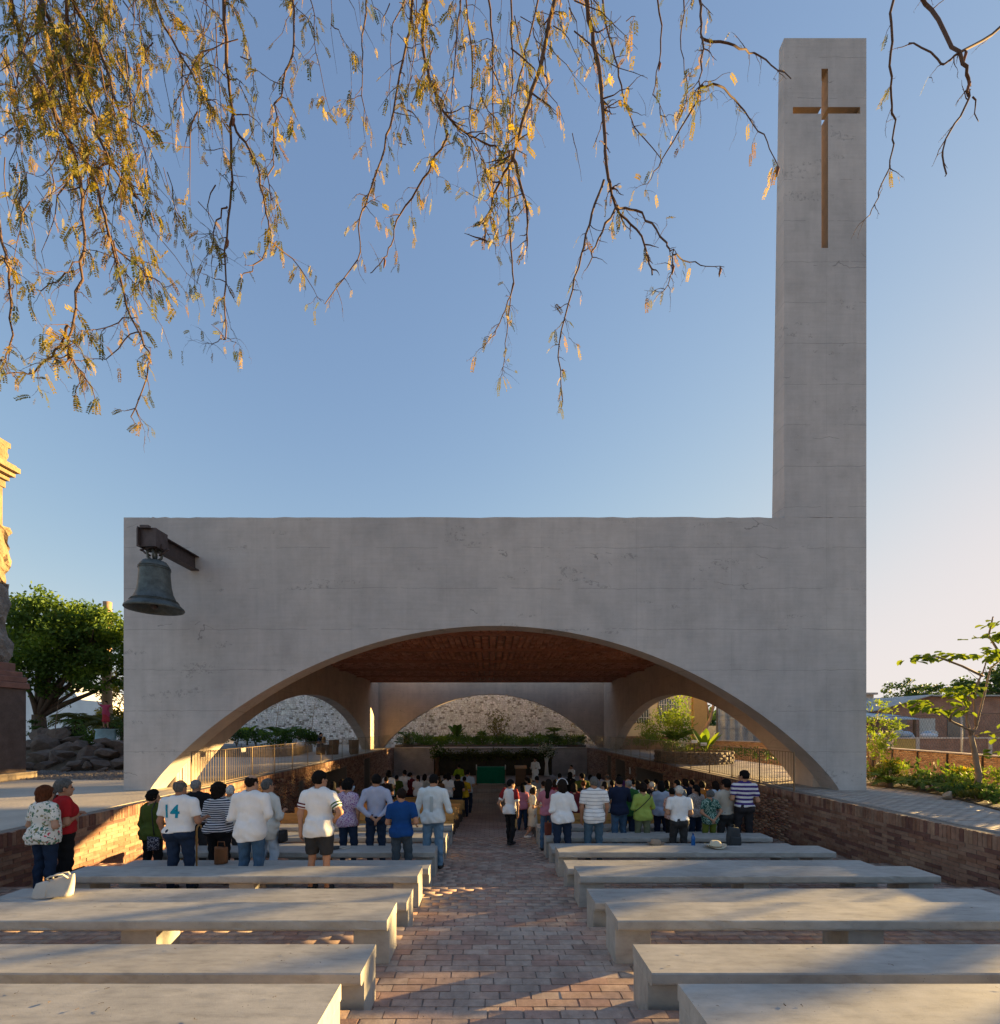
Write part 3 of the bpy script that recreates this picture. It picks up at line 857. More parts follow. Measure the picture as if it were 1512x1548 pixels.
for a in range(4):
    q = a * math.pi / 2 + .4
    g = MB(); g.tube([(.04 * math.cos(q), .04 * math.sin(q), H_ * .97), (.13 * math.cos(q), .13 * math.sin(q), H_ * 1.04), (.14 * math.cos(q), .14 * math.sin(q), H_ * 1.14), (.05 * math.cos(q), .05 * math.sin(q), H_ * 1.22)], .028, 7)
    g.build('crown_loop', MBRONZE, bell)
for sx in (-1, 1):
    g = MB(); g.tube([(sx * .10, 0, H_ * 1.08), (sx * .22, 0, H_ * 1.14), (sx * .29, 0, H_ * 1.2)], .022, 7); g.lathe([(.0, 0), (.04, .0), (.04, .035), (0, .035)], 8, (sx * .29, 0, H_ * 1.18)); g.build('clamp_bolt', MCORTEN, bell)
g = MB(); g.box(-.22, .22, -.09, .09, H_ * 1.2, H_ * 1.29); g.build('hanger_plate', MCORTEN, bell)
g = MB(); g.tube([(0, 0, H_ * .9), (0, .0, H_ * .1)], [.02, .03], 7); g.ball((0, 0, H_ * .05), .075); g.build('clapper', MCORTEN, bell)

# ------------------------------------------------------------------ altar
GREEN = mat('green_altar_cloth', (.0, .16, .085), rough=.9, var=.2, scale=10)
WHITEP = mat('white_paint', (.75, .74, .70), rough=.6, var=.06)
root = thing('altar_table', 'altar table under a green cloth at the far end of the nave', 'altar', (.06, 29.0, -1.87))
g = MB(); g.box(-.86, .86, -.38, .38, .99, 1.03, .008); g.build('table_top', WHITEP, root)
g = MB(); nx = 40
vs = []
for i in range(nx + 1):
    x = -.875 + 1.75 * i / nx
    for z, f in ((1.034, 0), (.99, .012), (.5, .03), (.06, .045)): vs.append((x, -.392 - f * (.6 + .4 * math.sin(i * 1.9)), z))
g.add(vs, [(i * 4 + j, (i + 1) * 4 + j, (i + 1) * 4 + j + 1, i * 4 + j + 1) for i in range(nx) for j in range(3)], True)
g.box(-.875, .875, -.39, .39, 1.0305, 1.037); g.build('altar_cloth', GREEN, root)
for i, x in enumerate((-.84 + .06, .96)):
    c = thing('candle_stand', 'tall white candle on a slim stand %s the altar' % ('at the left end of', 'at the right end of')[i], 'candle stand', (x, 28.5, -1.87), 0, 'candles by the altar')
    g = MB(); g.lathe([(0, 0), (.12, 0), (.12, .02), (.02, .05), (.016, .85), (.05, .88), (.05, .9), (0, .9)], 12); g.build('stand', MRAIL, c)
    g = MB(); g.lathe([(0, .9), (.032, .9), (.032, 1.2), (.006, 1.215), (0, 1.22)], 10); g.build('candle', WHITEP, c)
root = thing('lectern', 'brown wooden lectern on the dais right of the altar', 'lectern', (1.85, 28.0, -1.87))
g = MB(); g.box(-.30, .30, -.2, .2, .06, 1.02, .01); g.build('body', MWOOD2, root)
g = MB(); g.box(-.36, .36, -.26, .26, 0, .058, .008); g.build('plinth', MWOOD2, root)
g = MB(); g.add([(-.36, -.27, 1.03), (.36, -.27, 1.03), (.36, .27, 1.16), (-.36, .27, 1.16), (-.36, -.27, 1.06), (.36, -.27, 1.06), (.36, .27, 1.19), (-.36, .27, 1.19)], [(3, 2, 1, 0), (4, 5, 6, 7), (0, 1, 5, 4), (1, 2, 6, 5), (2, 3, 7, 6), (3, 0, 4, 7)]); g.build('book_rest', MWOOD, root)
root = thing('flower_arch', 'long dark panel topped with a dried leaf and flower garland behind the altar', 'garland', (.2, 34.0, -1.87))
MPAN = mat('moss_panel', (.055, .045, .03), var=.4, scale=3, bscale=14, bump=.8)
g = MB(); g.box(-4.2, 4.3, 0, .12, 0, 1.55); g.build('backing_panel', MPAN, root)
n = 2600; xs = rng.uniform(-4.3, 4.4, n); C = np.stack([xs, rng.normal(-.12, .12, n), 1.62 + .12 * np.sin(xs * 3.1) + rng.normal(0, .15, n) - .25 * rng.random(n) ** 2], 1)
V, F = leaf_quads(C, rand_dir(n) + [0, -.3, -.5], rand_dir(n), rng.uniform(.12, .3, n), .08)
o = link('garland', mesh_np('garland', V, F, LG['olive'], tint=rng.random(n)), root); o['kind'] = 'stuff'
for i, (x, nm, lab) in enumerate(((-3.7, 'mid', 'leafy green bouquet at the left end of the altar garland'), (4.05, 'white', 'large white flower bouquet at the right end of the altar garland'))):
    root = thing('flower_bouquet', lab, 'bouquet', (x, 33.5, -1.87), 0, 'bouquets beside the altar')
    g = MB(); g.lathe([(0, 0), (.2, 0), (.14, .3), (.1, .9), (.17, 1.3), (.19, 1.32), (0, 1.3)], 12); g.build('pedestal_vase', WHITEP if i else MWOOD2, root)
    n = 260; C = rng.normal(size=(n, 3)) * [.22, .16, .2] + [0, 0, 1.75]
    V, F = leaf_quads(C, rand_dir(n), rand_dir(n), .22, .1); link('foliage', mesh_np('foliage', V, F, LG['mid'], tint=rng.random(n)), root)
    MW = leaf_mat('petal_white', (.5, .48, .42), (.8, .78, .7), .2)
    n = 420 if i else 60; C = rng.normal(size=(n, 3)) * [.24, .18, .2] + [0, -.08, 1.85]
    V, F = leaf_quads(C, rand_dir(n), rand_dir(n), .12, .1); o = link('blossoms', mesh_np('blossoms', V, F, MW, tint=rng.random(n)), root)

# ------------------------------------------------------------------ small things left on the benches
def cloth_mat(name, col, rough=.9): return mat('cloth_' + name, col, rough=rough, var=.10, scale=6, bscale=140, bump=.25)
yb = YK(4) - .30; zb = floor_z(YK(4) - .4) + SEAT_H
TS = .84
tote = thing('tote_bag', 'cream canvas tote bag slumped on the concrete bench beside the brick wall', 'handbag', (-5.06, yb, zb + .004), R(4))
MT_ = cloth_mat('cream_canvas', (.56, .51, .44))
def bag_shape(w, d, h, lean=.0, top=.6, nseg=14, nz=8, slump=.0):
    vs = []
    for j in range(nz + 1):
        t = j / nz; ww = w * (1 + .04 * math.sin(t * 3)); dd = d * (1 - (1 - top) * t ** 1.3)
        for i in range(nseg):
            a = 2 * math.pi * i / nseg; q = 3.2
            c_, s2 = math.cos(a), math.sin(a)
            x = abs(c_) ** (2 / q) * (1 if c_ > 0 else -1) * ww / 2; y = abs(s2) ** (2 / q) * (1 if s2 > 0 else -1) * dd / 2
            vs.append((x, y + lean * t, h * t + slump * t * x + .01 * math.sin(x * 17 + t * 4)))
    fs = [(j * nseg + i, j * nseg + (i + 1) % nseg, (j + 1) * nseg + (i + 1) % nseg, (j + 1) * nseg + i) for j in range(nz) for i in range(nseg)]
    fs += [tuple(range(nseg - 1, -1, -1)), tuple(nz * nseg + i for i in range(nseg))]
    return vs, fs
g = MB(); vs, fs = bag_shape(.50, .17, .26, .05, .35, 20, 9, .22); g.add([(x, y, max(0, z * .9 + .10 * max(0, x) * 1.1)) for x, y, z in vs], fs, True); g.build('bag_body', MT_, tote)
for s2 in (-1, 1):
    g = MB(); g.tube([(-.05, .04 + s2 * .03, .23), (-.06 + .04, -.02 + s2 * .05, .29), (.06, -.05 + s2 * .06, .33), (.17, s2 * .05, .34), (.2, .03 + s2 * .03, .27)], .012, 6); g.build('handle', MT_, tote)
g = MB(); g.tube([(-.02, -.090, .03), (-.02, -.064, .2)], .004, 4); g.build('seam', MT_, tote)

tote.scale = (TS, TS, TS * .95)
h = thing('handbag', 'tan brown leather handbag standing on the bench behind the striped hoodie', 'handbag', (-4.22, YK(6) - .2, floor_z(YK(6) - .4) + SEAT_H + .003))
g = MB(); vs, fs = bag_shape(.19, .12, .26, 0, .75, 14, 7); g.add(vs, fs, True); g.build('bag_body', mat('tan_leather', (.22, .09, .035), rough=.5, var=.25), h)
g = MB(); g.tube([(-.06, 0, .25), (-.05, 0, .34), (.05, 0, .34), (.06, 0, .25)], .008, 6); g.build('handle', mat('tan_leather', (.2, .09, .04)), h)
h = thing('red_bag', 'small red brown shoulder bag standing at the aisle end of a bench', 'handbag', (1.27, YK(9) - .2, floor_z(YK(9) - .4) + SEAT_H + .003))
g = MB(); vs, fs = bag_shape(.15, .10, .27, 0, .7, 14, 7); g.add(vs, fs, True); g.build('bag_body', mat('red_leather', (.16, .035, .02), rough=.5), h)
g = MB(); g.tube([(-.05, 0, .26), (-.04, 0, .42), (.04, 0, .42), (.05, 0, .26)], .006, 6); g.build('strap', mat('red_leather', (.2, .05, .03)), h)

def hat(x, k, col, label, brim=.19, sag=.02, dy=-.16):
    t = thing('straw_hat', label, 'hat', (x, YK(k) + dy, floor_z(YK(k) - .4) + SEAT_H + .004), rng.uniform(-.3, .3), 'hats left on the benches')
    m = mat('straw_%g' % col[0], col, rough=.85, var=.12, scale=20, bscale=160, bump=.6)
    n = 28; prof = [(brim, .03), (brim * .8, .012), (.105, .012), (.10, .05), (.092, .10), (.075, .118), (.03, .108), (0, .104)]
    vs = []
    for r, z in prof:
        for i in range(n):
            a = 2 * math.pi * i / n; up = (r / brim) ** 2 * .035 * abs(math.cos(a)) ** 2 if r > .105 else 0
            vs.append((r * math.cos(a), r * .88 * math.sin(a), max(.002, z + up - (sag * .5 if r > .15 and abs(math.sin(a)) > .8 else 0))))
    g = MB(); g.add(vs, [(i * n + k2, i * n + (k2 + 1) % n, (i + 1) * n + (k2 + 1) % n, (i + 1) * n + k2) for i in range(len(prof) - 1) for k2 in range(n)], True); g.build('hat_shape', m, t)
    g = MB(); g.lathe([(.106, .016), (.1075, .018), (.103, .038), (.101, .04)], 28); o = g.build('hat_band', mat('hat_band', (.25, .18, .11)), t); o.scale = (1, .88, 1)
hat(4.02, 7, (.62, .56, .43), 'pale straw cowboy hat lying on a sunlit concrete bench right of the aisle')
hat(3.27, 8, (.42, .29, .20), 'tan sun hat lying on the bench behind the lime green blouse', .17, dy=-.2)
b = thing('water_bottle', 'blue plastic water bottle standing on the bench near the white haired man', 'bottle', (4.0, YK(8) - .22, floor_z(YK(8) - .4) + SEAT_H + .002))
MBL = mat('blue_plastic', (.01, .12, .38), rough=.25, var=.1, spec=.5)
g = MB(); g.lathe([(0, 0), (.036, 0), (.038, .01), (.036, .1), (.034, .11), (.038, .12), (.038, .17), (.018, .21), (.016, .225), (0, .225)], 16); g.build('bottle_body', MBL, b)
g = MB(); g.lathe([(0, .226), (.019, .226), (.019, .252), (0, .254)], 14); g.build('cap', mat('dark_blue_cap', (.01, .05, .2), rough=.4), b)
b = thing('backpack', 'dark grey backpack standing on the bench behind the green patterned blouse', 'backpack', (4.80, YK(8) - .2, floor_z(YK(8) - .4) + SEAT_H + .003))
MBK = cloth_mat('charcoal_nylon', (.045, .05, .055))
g = MB(); vs, fs = bag_shape(.25, .17, .36, 0, .7, 16, 9); g.add([(x * (1 - .28 * max(0, z / .36 - .6) * 2), y, z) for x, y, z in vs], fs, True); g.build('pack_body', MBK, b)
g = MB(); vs, fs = bag_shape(.2, .06, .17, 0, .8, 12, 5); g.add([(x, y - .1, z + .03) for x, y, z in vs], fs, True); g.build('front_pocket', MBK, b)
g = MB(); g.tube([(-.04, .03, .35), (-.03, .04, .40), (.03, .04, .40), (.04, .03, .35)], .009, 6); g.build('top_handle', MBK, b)
b = thing('purse', 'small dark purse with a pale looped strap lying on the bench', 'purse', (-2.75, YK(7) - .26, floor_z(YK(7) - .4) + SEAT_H + .003), .2)
g = MB(); vs, fs = bag_shape(.22, .12, .05, 0, .7, 12, 4); g.add(vs, fs, True); g.build('purse_body', MBK, b)
g = MB(); g.tube([(.10, 0, .03), (.18, -.05, .012), (.26, -.02, .012), (.3, .04, .012), (.22, .05, .012), (.12, .02, .03)], .009, 6); g.build('strap', MT_, b)

# dry leaves and twig bits fallen on the benches and the paving
V = []; F = []
def bit(x, y, z, ln):
    a = rng.uniform(0, 6.28); c, s2 = math.cos(a), math.sin(a); n = len(V); w_ = ln * rng.uniform(.03, .09); k = rng.uniform(-.3, .3) * ln
    for t_ in (0, .5, 1.0):
        u = (t_ - .5) * ln; o_ = k * (1 - (2 * t_ - 1) ** 2)
        for sg in (-1, 1): V.append((x + u * c - (o_ + sg * w_) * s2, y + u * s2 + (o_ + sg * w_) * c, z + .004 + .006 * rng.random()))
    F.extend([(n, n + 1, n + 3, n + 2), (n + 2, n + 3, n + 5, n + 4)])
for k in (1, 2, 3, 4):
    for sd in (-1, 1):
        for q in range((26, 16, 9, 5)[k - 1]):
            x = rng.uniform(1.25, 5.8) if sd > 0 else rng.uniform(-5.6, -1.0); bit(x, YK(k) - rng.uniform(.03, .44), floor_z(YK(k) - .4) + SEAT_H, rng.uniform(.012, .034))
for q in range(160):
    y_ = rng.uniform(3, 9); bit(rng.uniform(-1.0, 1.2), y_, floor_z(y_) + .002, rng.uniform(.01, .03))
o = link('leaf_litter', mesh_np('leaf_litter', V, F, mat('dry_leaf', (.10, .065, .035)))); o['kind'] = 'stuff'

# ------------------------------------------------------------------ people: smooth bodies grown from limb fields
def surface_nets(F, lo, h):
    s = F < 0
    nx, ny, nz = F.shape
    cnr = [(i, j, k) for i in (0, 1) for j in (0, 1) for k in (0, 1)]
    cnt = np.zeros((nx - 1, ny - 1, nz - 1), np.int8)
    for i, j, k in cnr: cnt += s[i:nx - 1 + i, j:ny - 1 + j, k:nz - 1 + k]
    act = (cnt > 0) & (cnt < 8)
    I = np.argwhere(act)
    if not len(I): return None
    idx = np.full(act.shape, -1, np.int32); idx[act] = np.arange(len(I))
    Vv = [F[I[:, 0] + i, I[:, 1] + j, I[:, 2] + k] for i, j, k in cnr]
    acc = np.zeros((len(I), 3)); num = np.zeros(len(I))
    for a in range(8):
        for b in range(a + 1, 8):
            if sum(x != y for x, y in zip(cnr[a], cnr[b])) != 1: continue
            va, vb = Vv[a], Vv[b]; m = (va < 0) != (vb < 0)
            t = np.where(m, va / np.where(m, va - vb, 1), 0)
            p = np.array(cnr[a]) + (np.array(cnr[b]) - np.array(cnr[a])) * t[:, None]
            acc[m] += p[m]; num[m] += 1
    V = lo + h * (I + acc / num[:, None])
    Q = []
    for ax in range(3):
        A, B = [slice(1, -1)] * 3, [slice(1, -1)] * 3
        A[ax] = slice(0, -1); B[ax] = slice(1, None)
        d = s[tuple(A)] != s[tuple(B)]; J = np.argwhere(d)
        if not len(J): continue
        u, v = [(1, 2), (2, 0), (0, 1)][ax]
        J[:, u] += 1; J[:, v] += 1
        def cell(du, dv):
            K = J.copy(); K[:, u] -= du; K[:, v] -= dv; return idx[K[:, 0], K[:, 1], K[:, 2]]
        q = np.stack([cell(1, 1), cell(0, 1), cell(0, 0), cell(1, 0)], 1)
        ins = s[J[:, 0], J[:, 1], J[:, 2]]
        q[~ins] = q[~ins][:, ::-1]
        Q.append(q)
    return V, np.concatenate(Q)

def cap(P, a, b, r1, r2=None):
    a = np.asarray(a, float); b = np.asarray(b, float); r2 = r1 if r2 is None else r2
    ba = b - a; t = np.clip(((P - a) @ ba) / max(ba @ ba, 1e-9), 0, 1)
    return np.linalg.norm(P - a - t[:, None] * ba, axis=1) - (r1 + (r2 - r1) * t)
def ell(P, c, r):
    q = P - np.asarray(c); r = np.asarray(r, float)
    k0 = np.linalg.norm(q / r, axis=1); k1 = np.linalg.norm(q / (r * r), axis=1)
    return k0 * (k0 - 1) / np.maximum(k1, 1e-6)
def smin(a, b, k):
    h = np.maximum(k - np.abs(a - b), 0) / k
    return np.minimum(a, b) - h * h * k * .25
def smins(L, k):
    d = L[0]
    for x in L[1:]: d = smin(d, x, k)
    return d
def grow(fn, lo, hi, h):
    lo = np.asarray(lo, float); hi = np.asarray(hi, float)
    n = np.ceil((hi - lo) / h).astype(int) + 1
    ax = [lo[i] + h * np.arange(n[i]) for i in range(3)]
    G = np.stack(np.meshgrid(*ax, indexing='ij'), -1).reshape(-1, 3)
    return surface_nets(fn(G).reshape(n), lo, h)

SKIN = {'tan': mat('skin_tan', (.42, .22, .135), rough=.6, var=.08, scale=5, bump=.08, bscale=90),
        'brown': mat('skin_brown', (.33, .165, .10), rough=.6, var=.08, scale=5, bump=.08, bscale=90),
        'fair': mat('skin_fair', (.44, .25, .165), rough=.6, var=.08, scale=5, bump=.08, bscale=90)}
def hair_mat(name, c):
    if ('hair_' + name,) in _cache: return _cache[('hair_' + name,)]
    t = NT('hair_' + name); v = t.pos((1, 1, .22)); a = t.noise(v, 75, 4, .6); b = t.noise(v, 12, 3)
    t.base(t.mix(1.0, t.ramp(a, [(.3, tuple(x * .55 for x in c)), (.7, tuple(min(1, x * 1.5) for x in c))]), t.ramp(b, [(.3, .8), (.7, 1.2)]), 'MULTIPLY'))
    t.bump(a, .7, .012); t.rough(.75); t.b.inputs['Specular IOR Level'].default_value = .12; _cache[('hair_' + name,)] = t.m; return t.m
HAIR = {'black': (.007, .006, .006), 'dark': (.014, .009, .007), 'brown': (.05, .022, .011), 'auburn': (.085, .028, .012), 'grey': (.22, .21, .20), 'white': (.50, .48, .44), 'salt': (.10, .098, .095)}
def cloth(name, col, pat=None, c2=(1, 1, 1), sc=1.0, rough=.88):
    key = ('pc_' + name,)
    if key in _cache: return _cache[key]
    t = NT('cloth_' + name); v = t.pos(); a = t.noise(v, 4, 4); f = t.noise(v, 260, 2); wr = t.noise(t.pos((1.6, 1, .8)), 7, 5, .6)
    base = t.ramp(a, [(.3, tuple(x * .9 for x in col)), (.7, tuple(min(1, x * 1.08) for x in col))])
    sp = t.n('ShaderNodeSeparateXYZ'); t.l(v, sp.inputs[0])
    wz = t.math('ADD', sp.outputs[2], t.math('MULTIPLY', a, .02))
    if pat == 'stripe':
        fr = t.math('FRACT', t.math('MULTIPLY', wz, 1 / sc)); base = t.mix(t.math('LESS_THAN', fr, .5), base, c2)
    elif pat == 'thin':
        fr = t.math('FRACT', t.math('MULTIPLY', wz, 1 / sc)); base = t.mix(t.math('LESS_THAN', fr, .16), base, c2)
    elif pat == 'dots':
        vo = t.n('ShaderNodeTexVoronoi'); vo.inputs['Scale'].default_value = 38 * sc; t.l(v, vo.inputs['Vector'])
        base = t.mix(t.math('LESS_THAN', vo.outputs['Distance'], .42), base, c2)
    elif pat == 'floral':
        vw = t.n('ShaderNodeVectorMath', operation='ADD'); nz = t.n('ShaderNodeTexNoise'); nz.inputs['Scale'].default_value = 14; t.l(v, nz.inputs['Vector'])
        ms = t.n('ShaderNodeVectorMath', operation='SCALE'); ms.inputs['Scale'].default_value = .10; t.l(nz.outputs['Color'], ms.inputs[0]); t.l(v, vw.inputs[0]); t.l(ms.outputs[0], vw.inputs[1])
        for s2, th, cc in ((15, .36, (.10, .20, .12)), (18, .34, (.24, .23, .11)), (12, .20, (.55, .08, .13)), (21, .28, (.06, .19, .19))):
            vo = t.n('ShaderNodeTexVoronoi'); vo.inputs['Scale'].default_value = s2; t.l(vw.outputs[0], vo.inputs['Vector'])
            base = t.mix(t.math('MULTIPLY', t.math('LESS_THAN', vo.outputs['Distance'], th), t.math('GREATER_THAN', t.noise(v, s2 * .6, 2), .47)), base, cc)
    elif pat == 'denim':
        base = t.mix(.5, base, t.mix(1.0, base, t.ramp(f, [(.3, .6), (.7, 1.4)]), 'MULTIPLY')); base = t.mix(.4, base, t.mix(1.0, base, t.ramp(wr, [(.35, .7), (.65, 1.5)]), 'MULTIPLY'))
    t.base(base); t.bump(t.math('ADD', t.math('MULTIPLY', f, .12), wr), .75, .035); t.rough(rough); t.b.inputs['Specular IOR Level'].default_value = .15
    _cache[key] = t.m
    return t.m
C_ = {'white': (.80, .80, .80), 'offwhite': (.62, .62, .58), 'cream': (.6, .55, .46), 'red': (.42, .02, .025), 'black': (.015, .015, .017), 'navy': (.015, .022, .05), 'olive': (.07, .10, .02), 'green': (.03, .11, .03),
      'lime': (.36, .46, .10), 'blue': (.01, .06, .22), 'sky': (.46, .54, .64), 'lav': (.44, .46, .58), 'pink': (.46, .17, .22), 'peach': (.60, .36, .28), 'grey': (.25, .26, .27), 'char': (.04, .04, .042), 'brown': (.10, .055, .03), 'maroon': (.14, .02, .03),
      'yellow': (.55, .36, .02), 'chart': (.25, .36, .02), 'teal': (.03, .16, .15), 'beige': (.48, .43, .36), 'jean': (.055, .11, .19), 'jeanlight': (.14, .24, .35), 'jeandark': (.018, .032, .065), 'khaki': (.17, .19, .12), 'turq': (.01, .27, .40), 'purple': (.14, .05, .22), 'orange': (.45, .16, .03)}
SHOE = {'dark': mat('shoe_dark', (.02, .02, .022), rough=.5), 'white': mat('shoe_white', (.7, .7, .68), rough=.6), 'brown': mat('shoe_brown', (.09, .045, .025), rough=.5)}
MEYE = mat('eye', (.02, .015, .012), rough=.2, var=0, bump=0)
MBELT = mat('leather_belt', (.06, .03, .02), rough=.5)
POSE = {  # elbow and wrist from the shoulder, for a right arm (x out), in parts of 1.7 m
 'hang': ((.05, -.02, -.28), (.055, .03, -.53)), 'hang2': ((.07, -.05, -.27), (.075, -.02, -.52)), 'front': ((.06, -.03, -.28), (-.10, .17, -.34)), 'cross': ((.07, .0, -.27), (-.13, .19, -.20)),
 'back': ((.09, -.09, -.26), (-.13, -.175, -.44)), 'hip': ((.16, -.06, -.23), (.03, .05, -.36)), 'bent': ((.08, -.03, -.28), (.03, .22, -.26)), 'cane': ((.12, .02, -.26), (.09, .22, -.36)), 'pray': ((.08, .02, -.26), (-.11, .22, -.06)),
 'raise': ((.09, .06, -.24), (.07, .26, -.04)), 'pocket': ((.10, -.07, -.27), (.0, .02, -.46)), 'guitar': ((.1, .02, -.25), (-.05, .24, -.28)), 'wide': ((.28, .05, .02), (.42, .12, .2)), 'up': ((.2, .05, .10), (.28, .08, .33)),
 'swing': ((.06, -.12, -.25), (.03, -.02, -.49)), 'swingf': ((.04, .08, -.27), (.0, .24, -.44)),
}
def person(label, x, y, h=1.68, yaw=0, sex='m', w=1.0, belly=0.0, top=('white', 'short'), legs=('jean', 'long'), hair=('short', 'black'), arms=('hang', 'hang'), hy=0, tilt=0, vox=.02, skin='tan', z=None, group='people standing at the mass', walk=0, tuck=False, sleeve_trim=None, collar=True, mask=False, number=None, fingers=True, shoe='dark', seat=False, topmat=None, legmat=None):
    S = h / 1.70
    fem = sex == 'f'
    jr = np.random.default_rng(int(abs(x * 977 + y * 331)) % 99991)
    yaw = yaw + jr.normal() * 5
    sw = (.158 if fem else .185) * (w * .6 + .4)            # shoulder joint half-width
    root_z = floor_z(y) if z is None else z
    HY, TI = R(hy), R(tilt)
    hc = np.array([0, .015, 1.585])                             # head centre
    def headP(P):                                           # turn points into the head's own frame
        q = P - [0, 0, 1.47]; c, s = math.cos(HY), math.sin(HY)
        q = np.stack([q[:, 0] * c + q[:, 1] * s, -q[:, 0] * s + q[:, 1] * c, q[:, 2]], 1)
        c, s = math.cos(TI), math.sin(TI)
        q = np.stack([q[:, 0], q[:, 1] * c - q[:, 2] * s, q[:, 1] * s + q[:, 2] * c], 1)
        return q + [0, 0, 1.47]
    sh = [np.array([sx * sw, -.015, 1.375]) for sx in (-1, 1)]
    EL = []; WR = []
    for i, sx in enumerate((-1, 1)):
        e, q = POSE[arms[i]]; EL.append(sh[i] + np.array([sx * (e[0] + max(0, w - 1) * .10), e[1], e[2]])); WR.append(sh[i] + np.array([sx * (q[0] + (max(0, w - 1) * .10 if q[0] > 0 else 0)), q[1], q[2]]))
    EL = [p + jr.normal(size=3) * .016 for p in EL]; WR = [p + jr.normal(size=3) * .018 for p in WR]
    sh[0] = sh[0] + np.array([0, 0, jr.normal() * .010]); sh[1] = sh[1] + np.array([0, 0, jr.normal() * .010])
    hipx = .088 * (w * .5 + .5)
    HIP = [np.array([sx * hipx, 0, .90]) for sx in (-1, 1)]; KN = [np.array([sx * (hipx + .008), .015, .48]) for sx in (-1, 1)]; AN = [np.array([sx * (hipx + .012), -.02, .08]) for sx in (-1, 1)]
    if not walk and not seat:
        k_ = int(jr.integers(0, 2)); sg_ = -1 if k_ == 0 else 1; bend_ = abs(jr.normal()) * .035; KN[k_] = KN[k_] + [sg_ * .02, bend_, 0]; AN[k_] = AN[k_] + [sg_ * abs(jr.normal()) * .035, jr.normal() * .03, 0]; AN[1 - k_] = AN[1 - k_] - [sg_ * abs(jr.normal()) * .02, 0, 0]
    if walk:
        KN[0] += [0, .16 * walk, .02]; AN[0] += [0, .26 * walk, .015]; KN[1] += [0, -.04 * walk, 0]; AN[1] += [0, -.32 * walk, .07]
    if seat:
        HIP = [p - [0, 0, .42] for p in HIP]
        KN = [np.array([sx * .15, .42, .50]) for sx in (-1, 1)]; AN = [np.array([sx * .14, .44, .08]) for sx in (-1, 1)]
    drop = .42 if seat else 0.0
    T = lambda P: P + [0, 0, drop]                          # torso lowers onto a seat
    cw = w * (.94 if fem else 1.0)
    def torso(P, g=0.0):
        P = T(P)
        L = [ell(P, (0, -.005, 1.27), (.165 * cw + g, .112 * (w * .5 + .5) + g, .17 + g)), ell(P, (0, .01 + belly * .03, 1.08), ((.135 if fem else .150) * w + g + belly * .03, .105 * w + g + belly * .05, .17 + g)),
             ell(P, (0, -.01, .93), ((.168 if fem else .155) * w + g, .118 * w + g, .13 + g)), cap(P, (-.05, -.02, 1.402), (-sw * .96, -.015, 1.362), .058 + g, .050 + g), cap(P, (.05, -.02, 1.402), (sw * .96, -.015, 1.362), .058 + g, .050 + g), cap(P, (-.05, -.03, 1.40), (.05, -.03, 1.40), .065 + g),
             ell(P, (-hipx, -.06, .90), (.085 * w + g, .09 * w + g, .10 + g)), ell(P, (hipx, -.06, .90), (.085 * w + g, .09 * w + g, .10 + g))]
        if fem: L += [ell(P, (-.075, .085, 1.25), (.07 + g, .06 + g, .075 + g)), ell(P, (.075, .085, 1.25), (.07 + g, .06 + g, .075 + g))]
        return smins(L, .06)
    def armf(P, i, g=0.0, upto=1.0, ru=None):
        P = T(P)
        a = cap(P, sh[i], EL[i], (.053 if not fem else .047) * (w * .5 + .5) + g, .041 * (w * .5 + .5) + g)
        if upto <= 1: return a
        return smin(a, cap(P, EL[i], WR[i], .040 * (w * .4 + .6) + g, .027 + g), .03)
    def legf(P, i, g=0.0):
        return smin(cap(P, HIP[i], KN[i], .085 * (w * .7 + .3) + g, .056 + g), smin(cap(P, KN[i], AN[i], .054 + g, .038 + g), ell(P, KN[i] * .6 + AN[i] * .4 + np.array([0, -.022, 0]), (.05 + g, .052 + g, .13)), .03), .03)
    def headf(P):
        P = headP(T(P)); c = hc
        L = [ell(P, c + [0, -.012, .02], (.072, .096, .099)), ell(P, c + [0, .022, -.062], (.058, .066, .062)), cap(P, c + [0, .052, -.098], c + [0, .054, -.098], .026)]
        d = smins(L, .04)
        d = smin(d, cap(P, c + [0, .088, .005], c + [0, .108, -.03], .009, .014), .015)      # nose
        d = smin(d, cap(P, c + [-.022, .088, -.062], c + [.022, .088, -.062], .010), .012)    # mouth
        d = np.minimum(d, np.minimum(ell(P, c + [-.080, -.008, -.012], (.010, .022, .032)), ell(P, c + [.080, -.008, -.012], (.010, .022, .032))))
        for ex in (-.03, .03): d = np.maximum(d, -(ell(P, c + [ex, .094, .008], (.013, .012, .008))))
        return d
    def body(P):
        d = smin(headf(P), cap(T(P), (0, -.022, 1.36), (0, -.004, 1.50), .060 if not fem else .052, .055 if not fem else .047), .03)
        d = smin(d, torso(P, -.012), .03)
        for i in (0, 1):
            d = smin(d, armf(P, i, -.002, 2), .025)
            if vox <= .024:
                f = (WR[i] - EL[i]) / np.linalg.norm(WR[i] - EL[i]); d = smin(d, cap(T(P), WR[i], WR[i] + f * .065, .027, .026), .02)
            else:
                f = (WR[i] - EL[i]) / np.linalg.norm(WR[i] - EL[i]); d = smin(d, cap(T(P), WR[i], WR[i] + f * .10, .030, .026), .02)
            d = smin(d, legf(P, i, -.006), .03)
            d = smin(d, cap(P, AN[i] + [0, -.01, -.045], AN[i] + [0, .13, -.055], .034, .026), .03)
        return d
    px = [p[0] for p in EL + WR + KN]; pyy = [p[1] for p in EL + WR + KN + AN]
